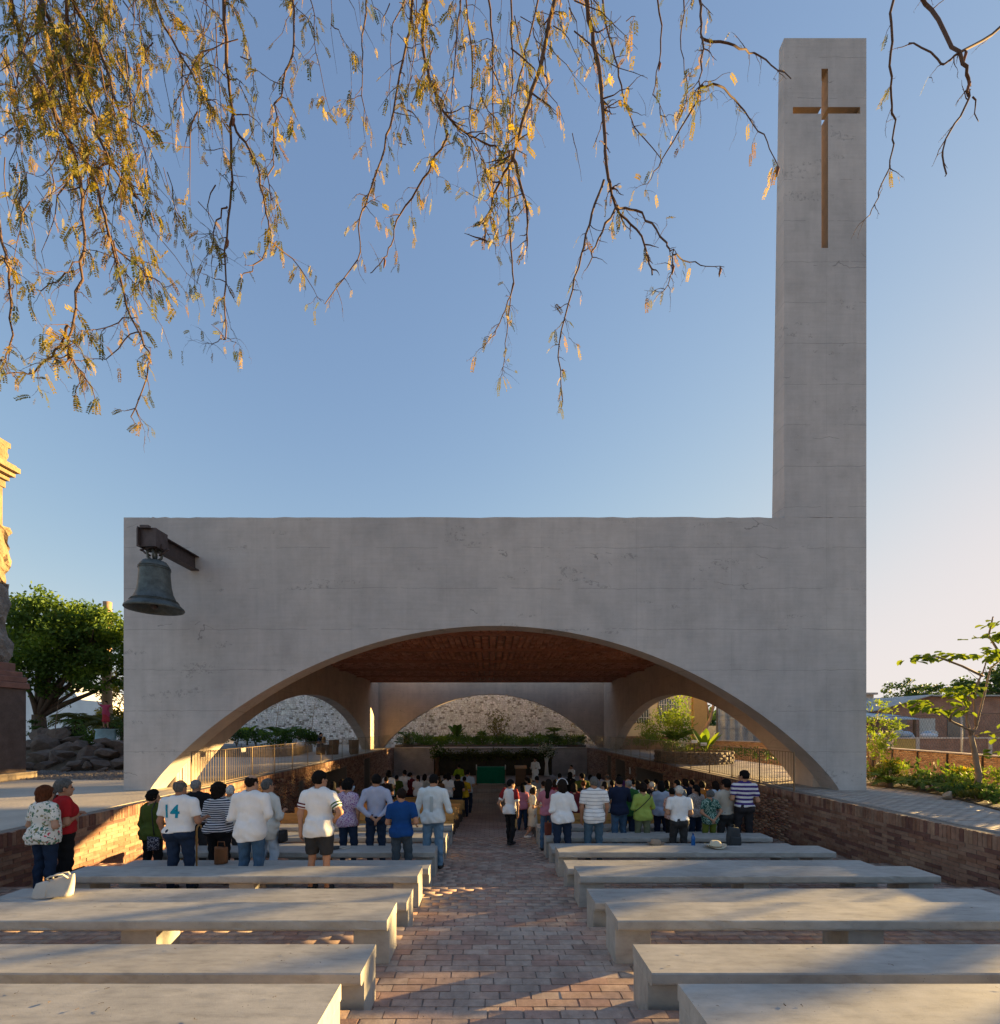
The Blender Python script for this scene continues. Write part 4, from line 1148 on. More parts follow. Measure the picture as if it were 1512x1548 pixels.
    lo = np.array([min(px + [-.22 * w]) - .13, min(pyy + [-.16 * w]) - .13, -.01]); hi = np.array([max(px + [.22 * w]) + .13, max(pyy + [.16 * w]) + .20, 1.74 - drop])
    hi[2] = max(hi[2], max(q[2] for q in WR) - drop + .15)
    vx = vox / S
    me = None
    V, Q = grow(body, lo, hi, vx)
    fi = []
    Vx = [V]; Qx = [Q]; off = len(V)
    if fingers and vox <= .024:
        g = MB()
        for i, sx in enumerate((-1, 1)):
            f = (WR[i] - EL[i]); f = f / np.linalg.norm(f); f = Vector(f)
            nrm = Vector((-sx, 0, 0)) if abs(f.z) > .8 else Vector((0, .2, -1)); nrm = (nrm - f * nrm.dot(f)).normalized(); u = f.cross(nrm).normalized()
            base = Vector(WR[i]) + f * .068; base.z -= drop
            for k, ln in enumerate((.062, .074, .070, .054)):
                p0 = base + u * ((k - 1.5) * .0155); p1 = p0 + f * ln * .45 + nrm * .006; p2 = p1 + f * ln * .30 + nrm * .018; p3 = p2 + f * ln * .12 + nrm * .018
                g.tube([p0 - f * .012, p0, p1, p2, p3], [.009, .0088, .008, .0072, .005], 6)
            sd = 1 if (u.dot(Vector((0, 1, 0))) > 0) else -1
            t0 = Vector(WR[i]) + f * .022 + u * sd * .020; t0.z -= drop
            g.tube([t0, t0 + u * sd * .018 + f * .02 + nrm * .008, t0 + u * sd * .022 + f * .042 + nrm * .016, t0 + u * sd * .02 + f * .06 + nrm * .02], [.0105, .0105, .009, .006], 6)
        fv = np.array(g.V); ff = [f_ for f_ in g.F if len(f_) == 4]
        Vx.append(fv); Qx.append(np.array(ff) + off)
    V = np.concatenate(Vx); Q = np.concatenate(Qx)
    nf = len(Q); mi = np.zeros(nf)
    me = mesh_np('person', V * S, Q, [SKIN[skin], MEYE], mi, True)
    o = link('person', me, None, (x, y, root_z), R(yaw)); tag(o, label, 'person', group)
    def part(name, fn, lo, hi, m, v=None):
        r = grow(fn, lo, hi, (v or vox) / S)
        if r is None: return None
        return link(name, mesh_np(name, r[0] * S, r[1], m, smooth=True), o)
    # shirt
    tcol, slv = top[0], top[1]
    hem = (.945 if tuck else (.80 if fem else .82)) - drop
    if len(top) > 2: hem = top[2] - drop
    tm = topmat or cloth('top_' + tcol, C_[tcol])
    def shirt(P):
        d = smins([torso(P, .016)] , .05)
        if not tuck:
            d = smin(d, np.maximum(ell(T(P), (0, -.012, .80), ((.188 if fem else .172) * w, (.140) * w, .50)), T(P)[:, 2] - 1.02), .09)
        for i in (0, 1):
            if slv == 'none': continue
            if slv == 'short':
                ax = EL[i] - sh[i]; L = np.linalg.norm(ax); a = armf(P, i, .020); cut = ((T(P) - sh[i]) @ (ax / L)) - L * .72
                a = np.maximum(a, cut)
            else:
                a = armf(P, i, .012, 2); ax = WR[i] - EL[i]; L = np.linalg.norm(ax); cut = ((T(P) - EL[i]) @ (ax / L)) - L * (.97 if slv == 'long' else .5)
                a = np.maximum(a, cut)
            d = smin(d, a, .03)
        q = T(P); ph = x * 7.3
        bend = q[:, 2] + .35 * np.abs(q[:, 0]) + .05 * np.sin(9 * q[:, 0] + ph)
        amp = .35 + .65 * np.clip((1.22 - q[:, 2]) / .25, 0, 1)
        d = d + amp * (.0085 * np.sin(42 * bend + ph) * np.sin(11 * q[:, 0] + 5 * q[:, 2] + ph) + +.0080 * np.sin(30 * q[:, 0] + 12 * q[:, 2] + 2 * np.sin(8 * q[:, 2] + ph)) * np.clip((1.30 - q[:, 2]) / .3, 0, 1))
        d = np.maximum(d, hem + .012 * np.sin(P[:, 0] * 16) - P[:, 2])
        if slv == 'none':
            for i in (0, 1): d = np.maximum(d, -(cap(T(P), sh[i] + [(-1, 1)[i] * .02, 0, .0], EL[i], .062)))
        nk = cap(T(P), (0, -.03, 1.43), (0, .05, 1.62), .062 if not fem else .075)
        return np.maximum(d, -nk)
    so = part('shirt', shirt, [lo[0], lo[1], hem - .05], [hi[0], hi[1], 1.50 - drop], tm)
    if collar and vox <= .024 and not fem and slv != 'none':
        g = MB(); n = 18
        vs = []
        for q in range(n + 1):
            a = -math.pi * .5 + (q / n - .5) * math.pi * 1.6
            for r, zz in ((.070, 1.415), (.066, 1.465), (.072, 1.468), (.088, 1.425)): vs.append((r * 1.05 * math.cos(a) * S, (r * math.sin(a) - .012) * S, (zz - drop - .02 * max(0, math.sin(a))) * S))
        g.add(vs, [(q * 4 + k, (q + 1) * 4 + k, (q + 1) * 4 + k + 1, q * 4 + k + 1) for q in range(n) for k in range(3)], True)
        g.build('collar', tm, o)
    if sleeve_trim:
        for i in (0, 1):
            ax = EL[i] - sh[i]; L = np.linalg.norm(ax); d0 = ax / L
            p = sh[i] + d0 * L * .72; g = MB()
            for k, cc in enumerate(sleeve_trim[i]):
                pass
            for k, cc in enumerate(sleeve_trim[i]):
                q0 = p - d0 * (.012 + .022 * k); g = MB(); g.tube([(q0 - d0 * .019) * S, q0 * S], (.0715 * (w * .5 + .5) + .0) * S, 16, True, False); g.build('sleeve_band', cloth('band_' + cc, C_[cc]), o)
    # trousers, shorts or skirt
    lcol, lk = legs
    lm = legmat or cloth('leg_' + lcol, C_[lcol], 'denim' if 'jean' in lcol else None)
    cutz = {'long': .055, 'shorts': .53, 'crop': .22, 'skirt': .42}[lk]
    def pants(P):
        d = np.maximum(torso(P, .006), P[:, 2] - (1.0 - drop))
        if lk == 'skirt': d = smin(d, np.maximum(cap(P, (0, -.01, .92 - drop), (0, -.01, .40), .15 * w, .21 * w), P[:, 2] - (.98 - drop)), .05)
        else:
            for i in (0, 1): d = smin(d, legf(P, i, .016 if lk != 'shorts' else .030), .035)
            d = d + .006 * np.sin(44 * P[:, 2] + 30 * np.abs(P[:, 0]) + x) * np.sin(16 * P[:, 0] + x)
        return np.maximum(d, cutz - P[:, 2])
    if not (lk == 'none'): part('trousers' if lk in ('long', 'crop') else lk, pants, [-.34 * max(1, w), lo[1], cutz - .05], [.34 * max(1, w), hi[1], 1.03 - drop], lm)
    if tuck and vox <= .024:
        g = MB(); n = 24; r0 = ((.155 if not fem else .165) * w + .012, .125 * w)
        vs = [(r0[0] * k * math.cos(2 * math.pi * q / n) * S, (r0[1] * k * math.sin(2 * math.pi * q / n) - .002) * S, zz * S) for k, zz in ((1.0, .955), (1.035, .958), (1.035, .992), (1.0, .995)) for q in range(n)]
        g.add(vs, [(k * n + q, k * n + (q + 1) % n, (k + 1) * n + (q + 1) % n, (k + 1) * n + q) for k in range(3) for q in range(n)], True); g.build('belt', MBELT, o)
    # shoes
    for i in (0, 1):
        a = AN[i]
        part('shoe', lambda P: np.maximum(smin(cap(P, a + [0, -.02, -.04], a + [0, .06, -.042], .045, .048), cap(P, a + [0, .08, -.05], a + [0, .17, -.052], .046, .038), .04), a[2] - .085 - P[:, 2]), a + [-.09, -.12, -.10], a + [.09, .26, .03], SHOE[shoe], max(vox, .018))
    # hair
    hk, hcol = hair
    hm = hair_mat(hcol, HAIR[hcol]) if hcol in HAIR else None
    def hairf(P0):
        P = headP(T(P0)); c = hc; q = P - c
        thick_ = {'short': .009, 'bald': .004, 'bob': .022, 'long': .018, 'curly': .032, 'bun': .014, 'pony': .014, 'cap': .012, 'puffy': .025}[hk]
        d = ell(P, c + [0, -.018, .022], (.075 + thick_, .099 + thick_, .102 + thick_))
        f1 = x * 3.1
        wob = .006 * np.sin(q[:, 0] * 47 + f1 + 2 * np.sin(q[:, 2] * 31)) * np.sin(q[:, 2] * 41 + q[:, 1] * 26 + f1) + .004 * np.sin(q[:, 0] * 97 + q[:, 1] * 60 + f1) * np.sin(q[:, 2] * 83 + q[:, 0] * 20)
        shape_ = .008 * np.sin(q[:, 0] * 15 + f1) + .007 * np.sin(q[:, 2] * 17 + q[:, 1] * 9 + f1 * 2)
        if hk in ('curly', 'puffy', 'bob'): d = d + wob * (1.6 if hk != 'bob' else .8)
        else: d = d + wob * .75
        d = d + shape_ * (.5 if hk in ('short', 'bald') else 1.0)
        face = .045 - q[:, 1] + np.clip(q[:, 2] - .035, 0, .2) * 1.1     # cut the face away
        d = np.maximum(d, -face)
        low = {'short': -.055, 'bald': -.06, 'bob': -.15, 'long': -.12, 'curly': -.11, 'bun': -.05, 'pony': -.05, 'cap': -.05, 'puffy': -.075}[hk]
        if hk in ('short', 'bald', 'bun', 'pony', 'cap'):
            d = np.maximum(d, (low + np.clip(q[:, 1] + .02, 0, .12) * .75 + .012 * np.sin(q[:, 0] * 50 + f1) * np.sin(q[:, 1] * 33)) - q[:, 2])
            ear = ell(P, c + [-.085, .0, -.012], (.03, .026, .034)); ear2 = ell(P, c + [.085, .0, -.012], (.03, .026, .034)); d = np.maximum(d, -np.minimum(ear, ear2))
        else: d = np.maximum(d, low - q[:, 2])
        if hk == 'bald': d = np.maximum(d, -ell(P, c + [0, .005, .115], (.075, .095, .08)))
        if hk in ('bob', 'curly'): d = smin(d, ell(P, c + [0, -.055, -.075], (.100, .072, .085)) + wob, .04)
        if hk == 'long': d = smin(d, np.maximum(cap(P, c + [0, -.07, -.03], c + [0, -.105, -.27], .075, .065), -.36 - q[:, 2]), .04)
        if hk == 'bun': d = smin(d, ell(P, c + [0, -.125, .03], (.042, .04, .042)), .02)
        if hk == 'pony': d = smin(d, smin(cap(P, c + [0, -.11, -.0], c + [-.0, -.135, -.12], .032, .03), cap(P, c + [0, -.135, -.12], c + [0, -.12, -.28], .03, .014), .02), .03)
        return d
    if hk != 'none':
        zl = {'long': 1.18, 'pony': 1.25}.get(hk, 1.40)
        part('hair', hairf, [-.17, -.25, zl - drop], [.17, .17, 1.78 - drop], hm, .0135 if vox <= .017 else min(vox, .018) if vox <= .024 else vox * .85)
    def head_pt(p):                                         # a point given in the head frame -> body frame
        q = np.array(p, float) - [0, 0, 1.47]; c, s = math.cos(-TI), math.sin(-TI)
        q = np.array([q[0], q[1] * c - q[2] * s, q[1] * s + q[2] * c]); c, s = math.cos(HY), math.sin(HY)
        return np.array([q[0] * c - q[1] * s, q[0] * s + q[1] * c, q[2] + 1.47 - drop])
    if vox <= .024:
        g = MB()
        for ex in (-.03, .03): g.ball(head_pt(hc + [ex, .083, .008]) * S, .0105 * S, 8, 5)
        g.build('eyes', MEYE, o)
    if mask:
        part('face_mask', lambda P0: np.maximum(np.abs(headf(P0) - .006) - .005, np.maximum(.035 - (headP(T(P0)) - hc)[:, 1], np.abs((headP(T(P0)) - hc)[:, 2] + .055) - .05)), [-.14, -.14, 1.40 - drop], [.14, .2, 1.68 - drop], cloth('mask', (.45, .6, .72)), .012)
    if number and so is not None:
        cu = bpy.data.curves.new('n', 'FONT'); cu.body = number[0]; cu.size = number[2] * S; cu.align_x = 'CENTER'; cu.align_y = 'CENTER'; cu.offset = .006; cu.resolution_u = 3
        to = bpy.data.objects.new('n', cu); COL.objects.link(to)
        me = bpy.data.meshes.new_from_object(to); bpy.data.objects.remove(to); bpy.data.curves.remove(cu)
        bm = bmesh.new(); bm.from_mesh(me); bmesh.ops.triangulate(bm, faces=bm.faces)
        bmesh.ops.subdivide_edges(bm, edges=[e for e in bm.edges if e.calc_length() > .05], cuts=2); bmesh.ops.triangulate(bm, faces=bm.faces); bm.to_mesh(me); bm.free()
        sm = so.data; bv = BVHTree.FromPolygons([v.co for v in sm.vertices], [tuple(p.vertices) for p in sm.polygons])
        for v in me.vertices:
            p = Vector((v.co.x + number[4] * S, -1, v.co.y + number[3] * S)); hit = bv.ray_cast(p, Vector((0, 1, 0)))
            v.co = (p.x, (hit[0].y if hit[0] else -.14) - .006, p.z)
        me.name = 'shirt_number'; me.materials.clear(); me.materials.append(cloth('num_' + number[1], C_.get(number[1], (.01, .28, .42)))); link('shirt_number', me, o)
    return o

# ------------------------------------------------------------------ the congregation
RW = lambda k: YK(k) + .24 if k < 12 else 13.45 + .93 * (k - 12)      # where people stand: row k
def who(label, px, row, top_px, dy=0, **kw):
    """px, top_px: where the photograph shows the crown of the head, used to size and place the person in row `row`"""
    y = RW(row) + dy
    h = (EYE - floor_z(y)) - (top_px - VY) * y / FPX
    x = (px - VX) / FPX * y
    near = row < 12
    kw.setdefault('vox', .016 if row < 8 else .019 if near else .03)
    kw.setdefault('fingers', near)
    h0 = h * 1.7 / 1.73 if kw.get('hair', ('short',))[0] != 'bald' else h * .99
    return person(label, x, y, max(1.0, h0), **kw)

# left of the aisle
who('person with auburn bob in a white tropical flower blouse by the left brick wall', 68, 5, 1187, sex='f', w=1.28, belly=.5, top=('tropic', 'short'), topmat=cloth('tropic', (.78, .75, .68), 'floral'), legs=('jeandark', 'long'), hair=('bob', 'auburn'), arms=('front', 'front'), yaw=-14, hy=-8, skin='fair')
who('person with greying ponytail in a red t-shirt beside the left brick wall', 96, 5, 1177, dy=.42, sex='f', w=1.08, top=('red', 'short', .93), legs=('black', 'long'), hair=('pony', 'salt'), arms=('cross', 'cross'), yaw=-32, hy=-18)
who('person with short dark hair in a green cardigan with a black shoulder strap', 231, 6, 1193, dy=.12, sex='f', w=1.02, top=('olive', 'elbow'), legs=('black', 'long'), hair=('puffy', 'black'), arms=('hang', 'front'), hy=-40)
who('person in a white t-shirt with a large turquoise 14 on the back', 272, 5, 1178, w=1.16, belly=.8, top=('white', 'short', .93), legs=('jeandark', 'long'), hair=('bald', 'salt'), arms=('hang', 'bent'), hy=-14, tuck=True, skin='brown', collar=False, number=('14', 'turq', .27, 1.24, -.06))
who('person with grey hair in a black shirt leaning on a wooden cane', 296, 7, 1177, dy=-.1, top=('black', 'short'), legs=('char', 'long'), hair=('short', 'grey'), arms=('cane', 'cane'), hy=-20, w=1.08)
who('person with curly dark hair in a navy and white striped hoodie', 331, 6, 1183, sex='f', w=1.22, belly=.4, top=('strhood', 'long', .90), topmat=cloth('strhood', C_['navy'], 'stripe', (.68, .68, .70), .036), legs=('black', 'long'), hair=('curly', 'dark'), arms=('front', 'front'), hy=-25)
who('person in a white patterned cap behind the striped hoodie', 348, 7, 1186, dy=.1, top=('cream', 'short'), legs=('char', 'long'), hair=('cap', 'white'), arms=('front', 'front'), w=.95)
who('person with thinning dark hair in a large untucked white dress shirt and blue jeans', 380, 5, 1170, w=1.16, belly=.5, top=('white', 'long', .76), legs=('jean', 'long'), hair=('bald', 'dark'), arms=('front', 'front'), hy=-20, skin='fair')
who('person with short grey hair in a long white blouse carrying a black purse', 404, 6, 1175, dy=.1, sex='f', w=1.0, top=('offwhite', 'elbow', .70), legs=('sky', 'long'), hair=('short', 'salt'), arms=('front', 'bent'), hy=-28)
who('person in a white polo with red and green sleeve bands and black shorts', 483, 5, 1163, w=1.08, top=('white', 'short', .80), legs=('char', 'shorts'), hair=('short', 'black'), arms=('hang2', 'hip'), hy=-30, sleeve_trim=(('maroon', 'white', 'maroon'), ('green', 'white', 'green')))
who('person in a purple and pink flowered blouse wearing a face mask', 526, 7, 1177, sex='f', w=.98, top=('purpfl', 'short', .80), topmat=cloth('purpfl', (.60, .50, .62), 'dots', (.22, .05, .25), 1.2), legs=('jeandark', 'long'), hair=('puffy', 'black'), arms=('front', 'hang'), hy=-45, mask=True)
who('person in a pale blue long sleeved shirt with hands clasped behind', 569, 7, 1168, w=1.03, top=('lav', 'long'), legs=('jeandark', 'long'), hair=('short', 'black'), arms=('back', 'back'), tuck=True, hy=22)
who('person in a royal blue t-shirt with grey jeans', 607, 6, 1190, w=1.06, top=('blue', 'short', .86), legs=('jeangrey', 'long'), legmat=cloth('jeangrey', (.05, .07, .09), 'denim'), hair=('short', 'dark'), arms=('front', 'front'), hy=30, collar=False)
who('person in a pale zipped jacket and light jeans standing at the aisle edge', 655, 7, 1168, dy=-.1, w=1.14, top=('sky2', 'long', .84), topmat=cloth('sky2', (.66, .71, .72)), legs=('jeanlight', 'long'), hair=('short', 'black'), arms=('hang2', 'bent'), hy=-12, tilt=12)
# right of the aisle
who('person in a white baseball shirt with red sleeves standing in the aisle', 772, 10, 1177, dy=.15, w=.92, top=('raglan', 'short', .84), topmat=cloth('white_tee', (.76, .76, .76)), legs=('black', 'long'), hair=('short', 'black'), arms=('swing', 'hang'), yaw=-38, hy=-30, walk=.35, sleeve_trim=None)
who('young person in a cream top and pale skirt walking out of the aisle', 806, 11, 1190, dy=.0, sex='f', w=.85, top=('cream', 'short', .95), legs=('beige', 'skirt'), hair=('puffy', 'dark'), arms=('bent', 'bent'), yaw=-60, walk=.9, shoe='white')
who('person with long dark hair in a pink top and blue jeans', 829, 9, 1178, sex='f', w=1.02, top=('pink', 'short', .88), legs=('jean', 'long'), hair=('long', 'dark'), arms=('raise', 'raise'), hy=-20)
who('person with a white headband in a loose white blouse', 850, 8, 1178, sex='f', w=1.18, belly=.3, top=('white', 'elbow', .84), legs=('jeandark', 'long'), hair=('bob', 'dark'), arms=('cross', 'cross'), hy=5)
who('person in a white polo with thin grey stripes and blue jeans', 898, 8, 1172, w=1.08, top=('polothin', 'short', .80), topmat=cloth('polothin', (.78, .78, .78), 'thin', (.28, .29, .33), .075), legs=('jeangr', 'long'), legmat=cloth('jeangr', (.07, .12, .17), 'denim'), hair=('short', 'salt'), arms=('hang', 'hang'), hy=12, skin='brown')
who('person in a dark navy long sleeved top and blue jeans', 936, 9, 1172, w=1.06, top=('navy', 'long', .84), legs=('jean', 'long'), hair=('short', 'black'), arms=('raise', 'raise'), collar=False)
who('person in a green shirt half hidden behind the navy top', 950, 10, 1177, dy=-.1, top=('green', 'short'), legs=('jeandark', 'long'), hair=('bald', 'grey'), arms=('front', 'front'))
who('person in a lime green blouse with a thin diagonal bag strap', 972, 9, 1184, dy=-.05, sex='f', w=1.16, belly=.3, top=('lime', 'elbow', .80), legs=('khaki', 'long'), hair=('puffy', 'dark'), arms=('front', 'raise'), hy=28)
who('person in a lavender grey blouse behind the lime green blouse', 1000, 10, 1180, sex='f', w=1.1, top=('lav2', 'elbow', .85), topmat=cloth('lav2', (.36, .40, .50)), legs=('navy', 'long'), hair=('bob', 'black'), arms=('front', 'front'), hy=-15)
who('person in a peach flowered blouse and black trousers behind the white haired man', 1016, 9, 1190, dy=.15, sex='f', w=1.04, top=('peachfl', 'short', .86), topmat=cloth('peachfl', (.60, .42, .36), 'dots', (.45, .16, .12), .9), legs=('black', 'long'), hair=('bun', 'black'), arms=('front', 'front'))
who('person with white hair in a tucked white shirt and dark trousers', 1027, 8, 1186, w=1.10, belly=.4, top=('white', 'short'), legs=('char', 'long'), hair=('short', 'white'), arms=('front', 'front'), tuck=True, hy=10)
who('person in a brown speckled blouse beside the white haired man', 1052, 10, 1185, sex='f', w=1.0, top=('speck', 'short', .86), topmat=cloth('speck', (.30, .24, .22), 'dots', (.55, .5, .46), 1.3), legs=('jeandark', 'long'), hair=('pony', 'black'), arms=('pray', 'pray'), hy=25)
who('person in a dark green patterned blouse with hands clasped behind', 1073, 9, 1193, dy=-.08, sex='f', w=1.14, belly=.3, top=('greenpat', 'short', .78), topmat=cloth('greenpat', (.015, .075, .06), 'dots', (.38, .52, .44), 1.25), legs=('khaki2', 'crop'), legmat=cloth('khaki2', (.14, .17, .03)), hair=('puffy', 'salt'), arms=('back', 'back'), hy=30)
who('person in a pale blue blouse near the right brick wall', 1082, 11, 1180, sex='f', top=('sky', 'short'), legs=('jean', 'long'), hair=('bob', 'dark'), arms=('front', 'front'))
who('person with a dark cap in a beige shirt beside the striped polo', 1098, 9, 1177, dy=.22, w=1.05, top=('beige', 'short'), legs=('char', 'long'), hair=('cap', 'black'), arms=('front', 'hip'), tuck=True, hy=22, skin='brown')
who('person in a purple and white striped polo standing by the right brick wall', 1125, 9, 1163, w=1.08, top=('polostr', 'short'), topmat=cloth('polostr', (.66, .64, .66), 'stripe', (.06, .035, .17), .096), legs=('char2', 'long'), legmat=cloth('char2', (.03, .028, .032)), hair=('short', 'black'), arms=('bent', 'bent'), tuck=True, hy=38)
def find(l): return next(o for o in SC.objects if o.get('label') == l)
# pieces worn by particular people
o = find('person in a white baseball shirt with red sleeves standing in the aisle')
for sx in (-1, 1):
    g = MB(); S_ = .985; p = Vector((sx * .165, -.015, 1.385)); e = Vector((sx * .222, -.05, 1.19)) if sx > 0 else Vector((sx * .235, -.09, 1.19))
    g.tube([p + Vector((-sx * .03, 0, .035)), p * .7 + e * .3, e], [.066, .070, .068], 14); q = g.build('red_sleeve', cloth('top_maroon2', (.25, .025, .03)), o)
o = find('person with a white headband in a loose white blouse')
g = MB(); g.tube([(.118 * math.cos(a), -.0 + .02 * math.sin(a), 1.575 + .145 * math.sin(a)) for a in np.linspace(.15, math.pi - .15, 14)], .012, 6); g.build('headband', cloth('white_band', (.75, .75, .75)), o)
o = find('person in a lime green blouse with a thin diagonal bag strap')
sc_ = o.children[0].dimensions.z / .70
g = MB(); g.tube([(.17, -.06, 1.30), (.13, -.150, 1.22), (.02, -.165, 1.10), (-.12, -.165, .97), (-.19, -.10, .90)], .010, 5); g.build('bag_strap', SHOE['dark'], o)
o = find('person with short dark hair in a green cardigan with a black shoulder strap')
g = MB(); g.tube([(.10, -.04, 1.36), (.12, -.155, 1.22), (.14, -.155, 1.0), (.15, -.14, .80)], .009, 5); g.build('bag_strap', SHOE['dark'], o)
g = MB(); vs, fs = bag_shape(.20, .06, .22, 0, .9, 12, 4); g.add([(x + .15, y - .16, z + .56) for x, y, z in vs], fs, True); g.build('shoulder_bag', cloth('bagdots', (.03, .03, .05), 'dots', (.3, .3, .35), 1.3), o)
o = find('person with short grey hair in a long white blouse carrying a black purse')
g = MB(); vs, fs = bag_shape(.10, .22, .20, 0, .8, 12, 4); g.add([(x + .27, y + .02, z + .66) for x, y, z in vs], fs, True); g.build('black_purse', SHOE['dark'], o)
o = find('person with grey hair in a black shirt leaning on a wooden cane')
cane = thing('walking_cane', 'pale wooden walking cane held beside the man with 14 on his back', 'cane', (-4.56 + .11, RW(5) + .24, floor_z(RW(5))))
g = MB(); g.tube([(0, 0, 0), (0, 0, .86), (0, .02, .90), (0, .06, .92), (0, .10, .90), (0, .11, .86)], .013, 8); g.build('shaft', MWOOD, cane)
o = find('person in a pale zipped jacket and light jeans standing at the aisle edge')
g = MB(); g.box(-.028, .028, -.158, -.150, .88, 1.34); g.build('back_seam_panel', cloth('sky3', (.42, .47, .48)), o)

# under the roof: the people nearer the altar
side_words = {-1: 'left', 1: 'right'}
TOPS = ['white', 'offwhite', 'black', 'grey', 'sky', 'pink', 'maroon', 'navy', 'cream', 'olive', 'lav', 'teal', 'orange', 'beige', 'green', 'purple', 'char', 'peach', 'red', 'brown']
CN = {'offwhite': 'off-white', 'sky': 'pale blue', 'lav': 'lavender', 'char': 'charcoal'}
HN = {'short': 'short', 'bob': 'bobbed', 'bun': 'pinned up', 'pony': 'tied back', 'long': 'long', 'puffy': 'wavy', 'bald': 'thinning', 'curly': 'curly'}
used = set()
def pewgoer(px, row, top_px, top, hair, sex='f', **kw):
    sd = -1 if px < 745 else 1
    lab = 'person with %s %s hair in %s top, %s pew %s of aisle' % (HN[hair[0]], {'salt': 'greying'}.get(hair[1], hair[1]), CN.get(top, top), ORD[row - 12], side_words[sd])
    n = 0
    alt = ['nearer the wall', 'nearer the aisle', 'mid row', 'beside the wall end']
    while lab in used:
        lab = lab.split(',')[0] + ' %s, %s pew %s of aisle' % (alt[n], ORD[row - 12], side_words[sd]); n += 1
    used.add(lab)
    return who(lab, px, row, top_px, sex=sex, top=(top, kw.pop('slv', 'short')), legs=(kw.pop('legs', 'jeandark'), 'long'), hair=hair, arms=kw.pop('arms', ('front', 'front')), group='people under the chapel roof', w=kw.pop('w', 1.04), hy=kw.pop('hy', random.uniform(-35, 35)), **kw)
L_ = [(503, 12, 1181, 'black', ('bob', 'black'), 'f'), (517, 13, 1178, 'peach', ('puffy', 'dark'), 'f'), (584, 15, 1173, 'black', ('short', 'black'), 'm'), (588, 18, 1164, 'white', ('bob', 'black'), 'f'), (600, 19, 1171, 'olive', ('short', 'black'), 'm'),
      (612, 20, 1163, 'white', ('short', 'black'), 'm'), (620, 20, 1167, 'maroon', ('bun', 'black'), 'f'), (632, 19, 1171, 'white', ('pony', 'black'), 'f'), (642, 20, 1170, 'offwhite', ('bob', 'dark'), 'f'), (664, 17, 1174, 'brown', ('bob', 'dark'), 'f'), (673, 20, 1170, 'black', ('short', 'black'), 'm'), (678, 18, 1168, 'white', ('bob', 'black'), 'f'), (692, 18, 1170, 'black', ('puffy', 'black'), 'm')]
for a in L_: pewgoer(*a[:5], sex=a[5])
who('person in a yellow sports shirt with a number on the back', 702, 18, 1173, dy=.3, top=('yellow', 'short'), legs=('navy', 'long'), hair=('short', 'black'), arms=('front', 'front'), group='people under the chapel roof', number=('11', 'navy', .26, 1.22, 0), vox=.024, fingers=False)
pewgoer(707, 20, 1163, 'sky', ('short', 'black'), sex='m')
Rr = [(790, 13, 1186, 'pink', ('bob', 'black'), 'f'), (800, 15, 1176, 'white', ('short', 'black'), 'm'), (812, 18, 1172, 'grey', ('bun', 'black'), 'f'), (796, 20, 1174, 'black', ('short', 'dark'), 'm'), (822, 13, 1180, 'cream', ('short', 'dark'), 'm'), (840, 14, 1178, 'maroon', ('bob', 'dark'), 'f'), (846, 19, 1168, 'sky', ('short', 'black'), 'm'), (862, 20, 1167, 'black', ('bob', 'black'), 'f'), (868, 12, 1184, 'maroon', ('curly', 'dark'), 'f'),
      (882, 13, 1179, 'black', ('bun', 'auburn'), 'f'), (880, 16, 1168, 'olive', ('short', 'black'), 'm'), (893, 18, 1171, 'char', ('bob', 'black'), 'f'), (914, 12, 1182, 'beige', ('puffy', 'dark'), 'f'), (918, 18, 1170, 'cream', ('bald', 'salt'), 'm'), (926, 14, 1178, 'brown', ('pony', 'black'), 'f'), (957, 14, 1177, 'white', ('short', 'black'), 'm'), (965, 12, 1180, 'offwhite', ('bob', 'dark'), 'f'),
      (985, 13, 1181, 'black', ('puffy', 'white'), 'f'), (978, 15, 1178, 'peach', ('bun', 'black'), 'f'), (992, 16, 1177, 'grey', ('short', 'black'), 'm'), (1008, 13, 1180, 'green', ('bob', 'black'), 'f'), (1024, 12, 1178, 'grey', ('short', 'black'), 'm'), (1036, 13, 1176, 'navy', ('bob', 'dark'), 'f'), (1062, 12, 1180, 'orange', ('puffy', 'dark'), 'f'), (1046, 14, 1178, 'teal', ('short', 'black'), 'm'), (936, 19, 1170, 'purple', ('short', 'black'), 'm'), (905, 20, 1168, 'lav', ('bob', 'dark'), 'f')]
for a in Rr: pewgoer(*a[:5], sex=a[5])

# at the altar and on the left terrace
y = 25.2; person('person in a chartreuse robe standing on the dais left of the altar', (694 - VX) / FPX * y, y, 1.66, top=('chart', 'long', .3), legs=('chart', 'skirt'), hair=('short', 'black'), arms=('pray', 'pray'), vox=.03, fingers=False, yaw=10, group='people at the altar', z=-2.05)
y = 27.2; person('person in a white robe standing at the lectern by the white flowers', (809 - VX) / FPX * y, y, 1.72, top=('white', 'long', .4), legs=('white', 'skirt'), hair=('short', 'black'), arms=('bent', 'bent'), vox=.03, fingers=False, yaw=150, group='people at the altar', z=-1.87)
y = 25.4; person('person in a white top standing apart before the grey back wall', (864 - VX) / FPX * y, y, 1.62, top=('white', 'short'), legs=('jeandark', 'long'), hair=('short', 'black'), arms=('front', 'front'), vox=.03, fingers=False, yaw=120, group='people at the altar', z=-2.05)
y = 27.6; mus = person('person in a dark blue shirt seated on the left terrace playing a guitar', (485 - VX) / FPX * y, y, 1.70, top=('jeandark', 'short'), legs=('char', 'long'), hair=('short', 'black'), arms=('guitar', 'bent'), vox=.026, fingers=False, yaw=-95, seat=True, z=0.0, group='people on the left terrace')
gx, gy = mus.location.x, y
